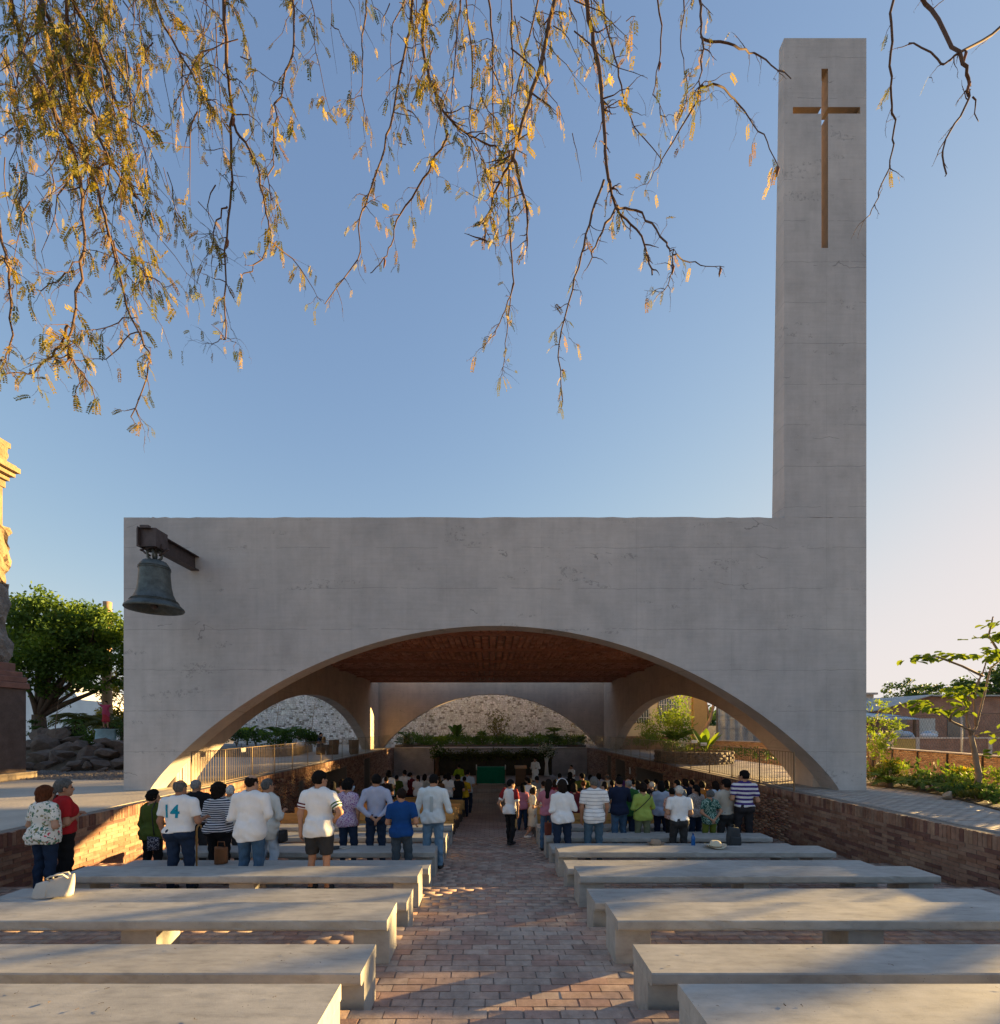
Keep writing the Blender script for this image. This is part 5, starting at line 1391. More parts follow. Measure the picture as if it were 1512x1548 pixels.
gt = thing('guitar', 'acoustic guitar held by the seated player on the left terrace', 'guitar', (gx + .24, gy - .05, .86), R(-95))
g = MB(); g.lathe([(0, 0), (.19, 0), (.20, .02), (.20, .07), (.19, .09), (0, .09)], 20); q = g.build('guitar_body', MWOOD, gt); q.rotation_euler = (R(90), 0, 0)
g = MB(); g.tube([(.15, -.05, .02), (.72, -.05, .22)], .022, 6); g.build('neck', MWOOD2, gt)
for i, (px, lab) in enumerate(((485, 'brown rounded seat under the guitar player on the terrace'), (505, 'brown tub chair standing right of the guitar player'), (535, 'brown barrel shaped chair nearest the glass balustrade'))):
    y = 27.6 + i * .2; x = (px - VX) / FPX * y
    c = thing('tub_chair', lab, 'chair', (x, y, 0), R((-95, 40, 10)[i]), 'brown chairs on the left terrace')
    g = MB(); g.lathe([(0, 0), (.24, 0), (.27, .2), (.26, .43), (0, .445)], 20); g.build('seat', mat('woven_brown', (.12, .06, .035), var=.3, scale=20, bscale=60, bump=.8), c)
    if i:
        vs = []; n = 14
        for q in range(n + 1):
            a = math.pi * (1 + q / n)
            for r, z in ((.26, .30), (.31, .85), (.27, .86), (.22, .46)): vs.append((r * math.cos(a), r * math.sin(a), z))
        g = MB(); g.add(vs, [(q * 4 + k, q * 4 + (k + 1) % 4, (q + 1) * 4 + (k + 1) % 4, (q + 1) * 4 + k) for q in range(n) for k in range(4)], True); g.build('backrest', mat('woven_brown', (.12, .06, .035)), c)

# ------------------------------------------------------------------ behind the chapel: rubble wall, planted bank, houses
def at(px, y, py=None):
    x = (px - VX) / FPX * y
    return x if py is None else (x, EYE - (py - VY) / FPX * y)

def rubble_mat():
    t = NT('whitewashed_rubble'); v = t.pos(world=True)
    vo = t.n('ShaderNodeTexVoronoi'); vo.inputs['Scale'].default_value = 3.2; t.l(v, vo.inputs['Vector'])
    big = t.noise(v, .5, 4)
    c = t.mix(.65, t.ramp(big, [(.3, (.46, .455, .45)), (.7, (.72, .715, .71))]), vo.outputs['Color'])
    hs = t.n('ShaderNodeHueSaturation'); hs.inputs['Saturation'].default_value = .08; t.l(c, hs.inputs['Color'])
    t.base(t.mix(.4, hs.outputs[0], t.ramp(t.noise(v, 6, 5, .7), [(.33, .22), (.58, .72)]))); t.bump(t.noise(v, 9, 5), .8, .06); t.rough(.95)
    return t.m
MRUB = rubble_mat()
MRUBD = mat('dark_rubble', (.22, .205, .19), var=.4, scale=6, bump=.6, bscale=30, world=True)
root = thing('rubble_stone_wall', 'tall whitewashed rubble stone wall behind the chapel planting', 'stone wall', (-6.5, 43.4, 0))
g = MB(); g.box(-17, 17.5, .12, .9, 0, 5.6); g.build('wall_core', mat('lime_mortar', (.42, .41, .39), world=True, var=.25, scale=5), root)
V = []; F = []; MI = []
z = .0
while z < 5.65:
    hgt = random.uniform(.10, .2); x = -17.0 - random.random() * .3
    while x < 17.4:
        wd = random.uniform(.09, .34); n = len(V); d = random.uniform(.02, .10)
        jx = lambda s=.05: random.uniform(-s, s)
        V += [(x + jx(), .13, z + jx()), (x + wd + jx(), .13, z + jx()), (x + wd + jx(), .13, z + hgt + jx()), (x + jx(), .13, z + hgt + jx()), (x + wd * .5 + jx(.06), .10 - d, z + hgt * .5 + jx(.03))]
        for a, b in ((0, 1), (1, 2), (2, 3), (3, 0)): F.append((n + a, n + b, n + 4))
        MI += [1 if random.random() < .14 else 0] * 4
        x += wd + .03
    z += hgt + .02
o = link('stones', mesh_np('stones', V, F, [MRUB, MRUBD], MI), root); o['kind'] = 'stuff'

def leaf_mass(name, parent, C, m, L, W, up=0.3, smooth=False, kind='stuff'):
    n = len(C); D = rand_dir(n) + [0, 0, up]
    V, F = leaf_quads(C, D, rand_dir(n), rng.uniform(L * .6, L * 1.3, n), rng.uniform(W * .7, W * 1.2, n))
    o = link(name, mesh_np(name, V, F, m, tint=np.clip(rng.normal(.5, .25, n), 0, 1)), parent)
    if kind: o['kind'] = kind
    return o

def blob_pts(n, c, r, shell=.55):
    d = rand_dir(n); q = rng.uniform(shell, 1, n) ** .6
    return np.asarray(c) + d * q[:, None] * np.asarray(r)

def shrub(label, x, y, h, wd, m='mid', n=500, L=.16, W=.07, z=0.0, name='shrub', group=None, stems=5, clumps=9, up=.4):
    t = thing(name, label, 'shrub', (x, y, z), 0, group)
    g = MB(); C = []
    for i in range(stems):
        a = rng.uniform(0, 6.28); r = wd * .32 * rng.uniform(.2, 1)
        g.tube([(0, 0, 0), (r * .4 * math.cos(a), r * .4 * math.sin(a), h * .35), (r * math.cos(a), r * math.sin(a), h * .8)], [.02, .014, .006], 5)
    g.build('stems', MBARK2, t)
    for i in range(clumps):
        a = rng.uniform(0, 6.28); r = wd * .36 * math.sqrt(rng.random()); c = (r * math.cos(a), r * math.sin(a), h * rng.uniform(.25, .85))
        C.append(blob_pts(n // clumps, c, (wd * .24, wd * .24, h * .22), .2))
    leaf_mass('foliage', t, np.concatenate(C), LG[m], L, W, up)
    return t

def palm_plant(label, x, y, h, m='mid', n=10, z=0.0, droop=.35, name='palm', trunk=.0, leaflet=.35, spread=.8, cat='palm'):
    t = thing(name, label, cat, (x, y, z))
    g = MB(); g.tube([(0, 0, 0), (.02, .0, max(trunk, .15))], [.09, .07], 8); g.build('trunk', MBARK, t)
    for i in range(n):
        a = 6.28 * i / n + rng.uniform(-.2, .2); e = rng.uniform(.35, 1.25)
        g = MB(); frond(g, (0, 0, max(trunk, .12)), (math.cos(a) * spread, math.sin(a) * spread, e), h * rng.uniform(.75, 1.1), droop, 11, .28, leaflet)
        me = g.mesh('frond', LG[m]); aa = me.attributes.new('tint', 'FLOAT', 'FACE'); aa.data.foreach_set('value', np.clip(rng.normal(.5, .2, len(me.polygons)), 0, 1).astype(np.float32)); link('frond', me, t)
    return t

def blade_plant(label, x, y, h, m='mid', n=7, z=0.0, width=.34, name='banana_plant', stem=.25, droop=.3, cat='banana plant'):
    t = thing(name, label, cat, (x, y, z))
    g = MB(); g.tube([(0, 0, 0), (0, 0, stem + .05)], [.07, .05], 7); g.build('stem', LG['olive'], t)
    for i in range(n):
        a = 6.28 * i / n + rng.uniform(-.3, .3); e = rng.uniform(1.0, 2.4)
        g = MB(); blade_leaf(g, (0, 0, stem), (math.cos(a) * .8, math.sin(a) * .8, e), h * rng.uniform(.7, 1.05), width, droop)
        me = g.mesh('leaf', LG[m]); aa = me.attributes.new('tint', 'FLOAT', 'FACE'); aa.data.foreach_set('value', np.full(len(me.polygons), rng.uniform(.2, .8), np.float32)); link('leaf', me, t)
    return t

# planted bank behind the back arch
g = MB(); g.box(XL - .2, XR + .2, 38.2, 43.2, -.1, .12); g.build('planting_bed', MSOIL)['kind'] = 'structure'
n = 5200; C = np.stack([rng.uniform(-7.6, 7.8, n), rng.uniform(38.3, 42.8, n), np.zeros(n)], 1)
C[:, 2] = .10 + (.22 + .22 * np.sin(C[:, 0] * 1.7) + .2 * np.sin(C[:, 0] * 4.1 + C[:, 1])) * rng.random(n) + .1 * (C[:, 1] - 38)
o = leaf_mass('ground_cover', None, C, LG['mid'], .28, .10, .6)
for i, (px, y, h, wd, m) in enumerate(((612, 39.2, .9, 1.4, 'dark'), (640, 39.0, .8, 1.5, 'mid'), (668, 39.5, .9, 1.3, 'lime'), (728, 39.2, 1.3, 1.2, 'mid'), (760, 39.2, .9, 1.6, 'dark'), (795, 39.0, .8, 1.6, 'mid'), (838, 39.2, 1.0, 1.6, 'dark'), (872, 39.2, .9, 1.4, 'mid'))):
    shrub('low %s green shrub %s in the bed behind the altar wall' % ({'dark': 'dark', 'mid': 'mid', 'lime': 'bright'}[m], ('at the far left end', 'second from the left end', 'under the banana leaves', 'under the branching shrub', 'right of the branching shrub', 'below the fan palm', 'under the fan palm', 'at the far right end')[i]), at(px, y), y, h, wd, m, 420, .22, .09, group='shrubs behind the altar wall')
blade_plant('banana plant with broad leaves against the white rubble wall', at(690, 40.5), 40.5, 2.3, 'dark', 7, .1, .5, stem=.4)
shrub('tall branching shrub against the middle of the white rubble wall', at(753, 41), 41, 3.0, 2.2, 'olive', 420, .26, .10, .1, stems=9, clumps=14)
palm_plant('fan palm against the white rubble wall right of the middle', at(838, 41), 41, 1.5, 'dark', 10, .1, .5, trunk=1.0)
palm_plant('young palm against the white rubble wall at the left', at(612, 41), 41, 1.4, 'dark', 9, .1, .5, trunk=.7)
def sapling(label, x, y, h, m='olive', n=60, z=0.0, L=.16, name='sapling', lean=.1, br=5):
    t = thing(name, label, 'sapling', (x, y, z))
    g = MB(); top = Vector((lean * h, 0, h)); g.tube([(0, 0, 0), (lean * h * .2, .02, h * .4), top], [.028, .02, .008], 6); C = []
    for i in range(br):
        q = rng.uniform(.35, .95); p = Vector((lean * h * q * q, 0, h * q)); a = rng.uniform(0, 6.28); e = p + Vector((math.cos(a), math.sin(a), .8)) * h * .22
        g.tube([p, e], [.012, .004], 5); C.append(blob_pts(n // br, e, (.22, .22, .18), 0))
    g.build('stem', MBARK2, t); leaf_mass('foliage', t, np.concatenate(C), LG[m], L, L * .45)
    return t
sapling('thin bare sapling in front of the rubble wall left of the banana plant', at(641, 40.8), 40.8, 3.0)
sapling('thin sapling in front of the rubble wall right of the fan palm', at(862, 40.8), 40.8, 2.6)
sapling('slender tall sapling behind the altar bed near the fan palm', at(806, 40.9), 40.9, 3.4, n=30)

# left terrace, seen through the left side arch
g = MB(); g.prism([(-18.5, 26.0), (-11.6, 25.2), (-10.9, 26.4), (-11.6, 31), (-18.5, 33)], 0.0, .45); root = thing('planter', 'low curved stone planter on the left terrace inside the railing view', 'planter', (0, 0, 0)); g.build('planter_wall', MRUBD, root)
for i, (px, y, h, wd, m) in enumerate(((388, 27.5, 1.1, 1.6, 'dark'), (412, 27.2, 1.0, 1.8, 'mid'), (444, 27.8, 1.0, 1.6, 'dark'), (462, 28.4, 1.4, 1.2, 'mid'), (476, 28.6, .9, 1.2, 'dark'), (358, 28.4, 1.2, 1.6, 'dark'))):
    shrub('%s shrub in the left terrace planter, %s' % (('dark green', 'fresh green')[m == 'mid'], ('beside the banana', 'before the palm', 'right of the palm', 'tallest one near the guitar player', 'next to the guitar player', 'at its outer end')[i]), at(px, y), y, h, wd, m, 420, .2, .09, .4, group='shrubs in the left planter')
palm_plant('feathery palm in the stone planter on the left terrace', at(428, 29), 29, 1.7, 'mid', 11, .4, .45, trunk=.6)
blade_plant('banana plant seen at the left foot of the side arch', at(374, 30), 30, 1.8, 'lime', 6, .4, .45)
sapling('thin leafless sapling left of the palm before the rubble wall', at(416, 31), 31, 3.4, n=25, z=.3)
sapling('thin sapling between the palm and the guitar player', at(470, 31.5), 31.5, 3.2, n=25, z=.3)

# right terrace: round stone planter with its plants
pc = (at(1052, 21.6), 21.9)
root = thing('planter', 'round dry stone planter on the right terrace', 'planter', (pc[0], pc[1], 0))
MST = mat('planter_stone', (.16, .135, .115), var=.35, scale=5, bump=.5, bscale=30)
g = MB(); g.lathe([(1.62, 0), (1.62, .5), (1.4, .52), (1.4, .3), (0, .32)], 40); g.build('planter_core', MSOIL, root)
V = []; F = []
for k in range(5):
    a = 0
    while a < 6.28:
        w_ = random.uniform(.10, .22); n = len(V); r0, r1 = 1.60, 1.66 + random.uniform(0, .06); z0 = k * .105; z1 = z0 + .098
        for r in (r0, r1):
            for aa in (a, a + w_ - .012):
                for z in (z0, z1): V.append((r * math.cos(aa), r * math.sin(aa), z + random.uniform(-.008, .008)))
        F += [(n + a_, n + b, n + c, n + d) for a_, b, c, d in ((4, 6, 7, 5), (0, 4, 5, 1), (2, 3, 7, 6), (1, 5, 7, 3), (0, 2, 6, 4))]; a += w_
o = link('stones', mesh_np('stones', V, F, MST), root); o['kind'] = 'stuff'
blade_plant('banana like plant with stiff upright leaves in the round stone planter', at(1066, 21.4), 21.4, 1.45, 'lime', 6, .35, .34, stem=.1, droop=.1)
palm_plant('low spiky palm in the round stone planter', at(1040, 21.6), 21.6, .9, 'lime', 8, .35, .4)
shrub('dense low shrub at the left of the round stone planter', at(1018, 21.8), 21.8, .7, 1.3, 'dark', 380, .14, .07, .35)
# garden strip behind it, lit from behind
shrub('airy yellow green shrub before the cream house, seen through the right arch', at(985, 34), 34, 2.5, 2.6, 'lime', 700, .19, .09, clumps=14, stems=8)
shrub('tall lush green bush in the middle of the right arch', at(1022, 32.5), 32.5, 3.8, 2.8, 'lime', 1500, .24, .10, clumps=20, stems=8)
palm_plant('dense yucca like palm below the tall bush in the right arch', at(1024, 31), 31, 1.7, 'mid', 14, 0, .35, trunk=.7)
shrub('grassy low shrub at the left of the right arch', at(978, 32), 32, 1.2, 2.8, 'mid', 700, .3, .05, clumps=12, up=1.2)
t = thing('leaning_tree', 'leaning pale tree trunk right of the tall bush in the right arch', 'tree', (at(1053, 26.5), 26.5, 0))
g = MB(); g.tube([(0, 0, 0), (.25, 0, 1.0), (.75, 0, 2.0), (1.0, 0, 3.0), (1.5, 0, 4.4)], [.13, .11, .10, .08, .05], 8); g.tube([(.75, 0, 2.0), (.6, .1, 3.0), (.3, .2, 4.0)], [.06, .05, .03], 7); g.build('trunk', MBARK2, t)
leaf_mass('crown', t, np.concatenate([blob_pts(260, (1.5, 0, 4.6), (1.4, 1.2, .8), 0), blob_pts(160, (.3, .2, 4.2), (.9, .9, .6), 0)]), LG['mid'], .22, .1)
n = 900; C = np.stack([rng.uniform(7.9, 11.5, n) + 4.6, rng.uniform(15, 30, n), rng.uniform(.02, .35, n)], 1)
leaf_mass('undergrowth', None, C, LG['mid'], .22, .08, .6)

# cream house beyond the right arch
MCREAM = mat('cream_plaster', (.62, .52, .34), var=.08, scale=2, world=True, bump=.1)
h_ = thing('cream_house', 'cream plastered house with barred windows behind the right arch', 'house', (13.2, 36.0, 0))
g = MB(); g.box(-3.4, 3.2, 0, 6, -1.0, 5.2); g.build('wall', MCREAM, h_)
g = MB(); g.box(2.2, 3.24, -.35, -.001, 0, 5.2); g.build('ochre_pier', mat('ochre_plaster', (.50, .30, .11), world=True, var=.1), h_)
g = MB(); g.box(-3.5, 3.3, -.4, 6.1, 5.2, 5.45); g.build('roof', MC2, h_)
for wx in (-1.75, .35):
    f = MB(); f.box(wx - .72, wx + .72, -.06, -.002, 1.9, 3.75); f = f.build('window', mat('dark_frame', (.05, .045, .04)), h_)
    q = MB(); q.box(wx - .66, wx + .66, -.075, -.062, 1.96, 3.69); q.build('pane', mat('window_glass', (.06, .07, .085), rough=.12, var=.1, spec=.8, bump=0), f)
    for k in range(8):
        q = MB(); xx = wx - .66 + 1.32 * k / 7; q.box(xx - .014, xx + .014, -.12, -.09, 1.9, 3.75); q.build('window_bar', WHITEP, f)
    for zz in (2.3, 3.3):
        q = MB(); q.box(wx - .7, wx + .7, -.089, -.078, zz, zz + .03); q.build('window_bar', WHITEP, f)
root = thing('stone_base_wall', 'low brown stone wall at the foot of the cream house', 'stone wall', (10.9, 33.6, 0)); g = MB(); g.box(-1.6, 2.2, 0, .3, 0, .95); g.build('wall_face', brick_tex('base_stone', (.32, .2, .14), (.22, .13, .09), (.2, .17, .14), .4, .16, (0, 2, 1)), root)
h_ = thing('grey_house', 'pale grey house with a wide window beyond the garden wall', 'house', (25.0, 44.0, -.9))
g = MB(); g.box(-5, 5, 0, 5, 0, 2.6); g.build('wall', mat('pale_plaster', (.5, .48, .44), world=True), h_)
for wx in (-3.2, -.6):
    f = MB(); f.box(wx - .9, wx + .9, -.05, -.002, .9, 2.0); f = f.build('window', WHITEP, h_); q = MB(); q.box(wx - .82, wx + .82, -.065, -.052, .97, 1.93); q.build('pane', mat('window_glass', (.06, .07, .085)), f)

# garden wall, fence and the yards beyond, right of the chapel
GW = [(17.6, 4.0), (18.0, 10.0), (18.4, 17.0), (20.0, 25.0), (19.0, 31.0), (17.3, 35.7), (16.8, 44)]
MORB = [mat('orange_brick_' + k, c, world=True, var=.18, scale=10, bump=.4) for k, c in (('a', (.50, .28, .13)), ('b', (.43, .235, .11)), ('c', (.55, .34, .17)))]
root = thing('garden_wall', 'orange brick garden wall with pale coping on the right', 'brick wall', (0, 0, 0))
core = MB(); cop = MB(); V = []; F = []; MI = []; posts = []
for (xa, ya), (xb, yb_) in zip(GW[:-1], GW[1:]):
    d = Vector((xb - xa, yb_ - ya, 0)); L_n = d.length; d.normalize(); nr = Vector((-d.y, d.x, 0))
    P_ = lambda s, o_, z: Vector((xa, ya, 0)) + d * s + nr * o_ + Vector((0, 0, z))
    def seg(g, s0, s1, o0, o1, z0, z1): g.add([P_(s, o_, z) for s in (s0, s1) for o_ in (o0, o1) for z in (z0, z1)], [(0, 1, 3, 2), (4, 6, 7, 5), (0, 4, 5, 1), (2, 3, 7, 6), (0, 2, 6, 4), (1, 5, 7, 3)])
    seg(core, 0, L_n, -.1, .085, -1.3, .55); seg(cop, -.03, L_n + .03, -.14, .15, .552, .60)
    z = -.98; k = 0
    while z < .52:
        s = -.13 if k % 2 else 0
        while s < L_n - .02:
            a, b = max(0, s), min(L_n, s + .265); n = len(V); o1 = .10 + random.uniform(0, .008)
            V += [tuple(P_(q, o_, zz)) for q in (a, b) for o_ in (.06, o1) for zz in (z, z + .066)]
            F += [tuple(i + n for i in f) for f in ((0, 1, 3, 2), (4, 6, 7, 5), (0, 4, 5, 1), (2, 3, 7, 6), (1, 5, 7, 3))]; MI += [random.randrange(3)] * 5; s += .275
        z += .0755; k += 1
    for s in np.arange(.6, L_n, 1.75): posts.append((P_(s, .13, 0)))
core.build('mortar_core', MMORTAR, root); cop.build('coping', MC2, root)
o = link('brick_courses', mesh_np('brick_courses', V, F, MORB, MI), root); o['kind'] = 'stuff'
for p in posts[:14]:
    g = MB(); g.box(-.03, .03, -.02, .02, -1.0, .545); g.build('wall_post', MSTEEL, root, tuple(p))
fn = thing('wire_fence', 'thin wire mesh fence on posts above the garden wall', 'wire fence', (0, 0, 0))
pts = [Vector((x, y, 0)) for x, y in [(18.7, 12), (20.4, 24.5), (19.6, 31), (18.0, 38)]]
for a, b in zip(pts[:-1], pts[1:]):
    for z in (2.15,): g = MB(); g.tube([a + Vector((.5, 0, z)), b + Vector((.5, 0, z))], .016, 5); g.build('top_rail', MSTEEL, fn)
    g = MB(); L_n = (b - a).length; m_ = int(L_n / .16)
    for k in range(m_):
        p = a.lerp(b, k / m_) + Vector((.5, 0, 0)); q = a.lerp(b, min(1, (k + 6) / m_)) + Vector((.5, 0, 0))
        g.tube([p + Vector((0, 0, .62)), q + Vector((0, 0, 2.13))], .0035, 3, False, False); g.tube([p + Vector((0, 0, 2.13)), q + Vector((0, 0, .62))], .0035, 3, False, False)
    g.build('wire_mesh', MSTEEL, fn)['kind'] = 'stuff'
    for k in range(3): g = MB(); p = a.lerp(b, k / 3) + Vector((.5, 0, 0)); g.tube([p + Vector((0, 0, -.9)), p + Vector((0, 0, 2.17))], .035, 7); g.build('post', mat('galvanised', (.32, .32, .31), metal=.5, rough=.5), fn)

MCORR = mat('corrugated_sheet', (.36, .37, .37), var=.25, scale=2, metal=.3, rough=.6, world=True)
root = thing('sheet_metal_wall', 'long grey corrugated metal wall behind the brick yard', 'metal wall', (41.9, 41.9, -.9))
vs = []; n = 240
for i in range(n + 1):
    x = -16 + 32 * i / n; vs += [(x, .06 * math.sin(i * 1.4), 0), (x, .06 * math.sin(i * 1.4), 3.75)]
g = MB(); g.add(vs, [(2 * i, 2 * i + 2, 2 * i + 3, 2 * i + 1) for i in range(n)]); g.add([(x, y + .3, z) for x, y, z in vs], [(2 * i + 1, 2 * i + 3, 2 * i + 2, 2 * i) for i in range(n)]); g.build('sheet', MCORR, root)
for k in range(4): g = MB(); g.box(-16, 16, -.11, -.068, .9 + .85 * k, .95 + .85 * k); g.build('girt', MCORR, root)
MYB = brick_tex('yard_brick', (.34, .17, .11), (.28, .13, .085), (.3, .26, .22), .28, .08, (0, 2, 1))
root = thing('brick_house', 'low unplastered brick house with a lean-to roof in the yard at the right', 'house', (35.5, 36.5, -.58))
g = MB(); g.add([(-4.2, 0, 0), (6, 0, 0), (6, 5, 0), (-4.2, 5, 0), (-4.2, 0, 2.55), (-1.2, 0, 3.35), (6, 0, 3.35), (6, 5, 3.35), (-1.2, 5, 3.35), (-4.2, 5, 2.55)], [(0, 1, 6, 5, 4), (2, 3, 9, 8, 7), (3, 0, 4, 9), (1, 2, 7, 6)]); g.build('wall', MYB, root)
g = MB(); g.add([(-4.5, -.3, 2.5), (-1.2, -.3, 3.40), (-1.2, 5.2, 3.40), (-4.5, 5.2, 2.5), (-4.5, -.3, 2.56), (-1.2, -.3, 3.46), (-1.2, 5.2, 3.46), (-4.5, 5.2, 2.56)], [(3, 2, 1, 0), (4, 5, 6, 7), (0, 1, 5, 4), (1, 2, 6, 5), (2, 3, 7, 6), (3, 0, 4, 7)]); g.box(-1.19, 6.2, -.3, 5.2, 3.36, 3.44); g.build('roof', MCORR, root)
for wx in (-2.9, .4): f = MB(); f.box(wx - .5, wx + .5, -.03, -.002, .9, 2.2); f.build('window', mat('window_glass', (.06, .07, .085)), root)
f = MB(); f.box(-1.7, -.8, -.03, -.002, 0, 2.1); f.build('door', mat('pale_door', (.5, .5, .47)), root)
root = thing('shed', 'open shed with a pale blue sheet roof beside the brick yard house', 'shed', (27.3, 34.0, -.58))
g = MB(); g.add([(-2.6, -.6, 2.0), (2.2, -.6, 2.0), (2.2, 3, 2.55), (-2.6, 3, 2.55), (-2.6, -.6, 2.05), (2.2, -.6, 2.05), (2.2, 3, 2.6), (-2.6, 3, 2.6)], [(3, 2, 1, 0), (4, 5, 6, 7), (0, 1, 5, 4), (1, 2, 6, 5), (2, 3, 7, 6), (3, 0, 4, 7)]); g.build('roof', mat('blue_sheet', (.34, .42, .50), rough=.5, metal=.2), root)
for xx in (-2.4, -.2, 2.0):
    for yy in (-.5, 2.8): g = MB(); g.box(xx - .05, xx + .05, yy - .05, yy + .05, 0, 2.0 if yy < 0 else 2.5); g.build('post', MBARK, root)
for i, (x, y, w_, h2, c, lb) in enumerate(((24.8, 30.2, 4.9, 1.45, (.48, .32, .10), 'low ochre painted wall in front of the open shed'), (31.3, 30.5, 7.8, 1.45, None, 'low red brick yard wall with pale capping'))):
    root = thing('yard_wall', lb, 'yard wall', (x, y, -.6)); g = MB(); g.box(-w_ / 2, w_ / 2, 0, .2, 0, h2); g.build('wall_face', MYB if c is None else mat('ochre_wall', c, world=True), root)
    g = MB(); g.box(-w_ / 2 - .03, w_ / 2 + .03, -.05, .25, h2 + .002, h2 + .09); g.build('capping', MC2, root)
    for k in range(2):
        g = MB(); g.box(-w_ / 2 + .1 + k * w_ * .6, -w_ / 2 + .34 + k * w_ * .6, -.06, -.001, 0, h2); g.build('pier', MC2, root)
root = thing('yard_clutter', 'pile of white and blue sacks along the yard wall', 'sacks', (27.8, 31.9, .77))
for k in range(9):
    g = MB(); g.ball((rng.uniform(-2, 2.2), rng.uniform(0, .6), rng.uniform(.1, .3)), (rng.uniform(.25, .5), .25, rng.uniform(.14, .25)), 10, 6); g.build('sack', mat('sack_%d' % (k % 3), ((.6, .62, .66), (.35, .45, .56), (.5, .48, .44))[k % 3]), root)
g = MB(); g.box(-2.6, 2.8, -.3, 1.0, -1.0, -.0); g.build('base_block', MRUBD, root)
for nm in ('brick_house', 'shed', 'sheet_metal_wall', 'yard_clutter'):
    for q in [o for o in SC.objects if o.name.split('.')[0] == nm and o.parent is None]: q.scale = (1.35, 1.35, 1.35)
root = thing('flat_roof_house', 'distant flat roofed house with an antenna mast right behind the tower', 'house', (45, 59, -.6)); g = MB(); g.box(-5, 3, 0, 5, 0, 6.2); g.build('wall', MC2, root)
g = MB(); g.box(-5.3, 3.3, -.3, 5.3, 6.2, 6.45); g.build('roof', MC2, root); g = MB(); g.tube([(2.6, 1, 6.4), (2.6, 1, 10)], .05, 6); g.build('antenna', MSTEEL, root)

# ------------------------------------------------------------------ trees
def tree(label, x, y, h, clumps, m, trunk_h, n=2500, L=.2, W=.11, name='tree', bark=None, z=0.0, tr=.2, group=None, m2=None):
    """clumps: (dx, dy, dz, rx, ry, rz) leaf clouds; limbs run to every clump"""
    t = thing(name, label, 'tree', (x, y, z), 0, group)
    g = MB(); fork = Vector((0, 0, trunk_h)); g.tube([(0, 0, -.1), (tr * .2, 0, trunk_h * .5), fork], [tr * 1.25, tr, tr * .85], 9)
    g.build('trunk', bark or MBARK, t)
    for c in clumps:
        e = Vector(c[:3]); mid = fork.lerp(e, .5) + Vector((rng.uniform(-.2, .2), rng.uniform(-.2, .2), -.15 * (e - fork).length * .5 + .2))
        g = MB(); g.tube([fork - Vector((0, 0, .1)), fork.lerp(mid, .5), mid, e], [tr * .5, tr * .38, tr * .26, tr * .08], 6)
        for k in range(3): q = e + Vector(rng.normal(size=3)) * min(c[3:6]) * .5; g.tube([mid.lerp(e, .6), q], [tr * .14, tr * .04], 5)
        g.build('limb', bark or MBARK, t)
    vol = [c[3] * c[4] * c[5] for c in clumps]; tot = sum(vol) ** 1
    for mm, share, nm in (((m, .6, 'crown'), (m2, .4, 'crown')) if m2 else ((m, 1.0, 'crown'),)):
        C = []
        for c, v in zip(clumps, vol):
            k = max(20, int(n * share * v / tot)); sub = max(3, k // 60)
            for s in range(sub):
                d = rand_dir(1)[0] * rng.uniform(.45, .95); C.append(blob_pts(k // sub, np.array(c[:3]) + d * np.array(c[3:6]), np.array(c[3:6]) * .34, 0))
        leaf_mass(nm, t, np.concatenate(C), LG[mm], L, W, -.1)
    return t
# big round tree between monument and chapel, left
cl = []
for (px, py, r) in ((60, 925, 1.5), (95, 930, 1.6), (130, 945, 1.6), (165, 950, 1.4), (60, 975, 1.7), (105, 980, 1.8), (150, 985, 1.7), (60, 1020, 1.5), (95, 1025, 1.5), (135, 1025, 1.3), (30, 960, 1.8), (178, 1000, 1.0)):
    x, zz = at(px, 22, py); cl.append((x + 21.0, rng.uniform(-1.2, 1.2), zz, r * 1.0, r * 1.1, r * .62))
tree('broad round crowned tree between the stone monument and the chapel', -21.0, 22, 8, cl, 'mid', 2.2, 26000, .19, .11, tr=.3, m2='lime')
# trees beyond the yards at the right
for i, (px, y, hz, r, lab) in enumerate(((1400, 60, 7.4, 3.6, 'bushy dark tree showing above the metal wall'), (1455, 52, 6.6, 3.2, 'dark tree above the metal wall behind the young tree'), (1500, 46, 7.6, 4.2, 'dense dark tree at the far right behind the metal wall'), (1345, 80, 6.4, 3.4, 'distant low tree beside the antenna'), (1540, 40, 7.5, 4.0, 'dark tree just past the metal wall end'))):
    tree(lab, at(px, y), y, hz, [(rng.uniform(-r, r) * .7, rng.uniform(-r, r) * .5, hz * q, r * .62, r * .6, r * .4) for q in (.55, .65, .72, .8, .86)], 'dark', hz * .3, 2600, .36, .2, tr=.25, group='trees beyond the yards')
# far tree line closing the horizon
n = 26000; th = rng.uniform(-1.25, 1.2, n); rr_ = rng.uniform(95, 135, n)
C = np.stack([rr_ * np.sin(th), rr_ * np.cos(th), rng.random(n) ** .8 * (5.0 + 1.6 * np.sin(th * 23) + 1.2 * np.sin(th * 61))], 1)
o = leaf_mass('far_treeline', None, C, LG['dark'], 1.3, .8, 0)

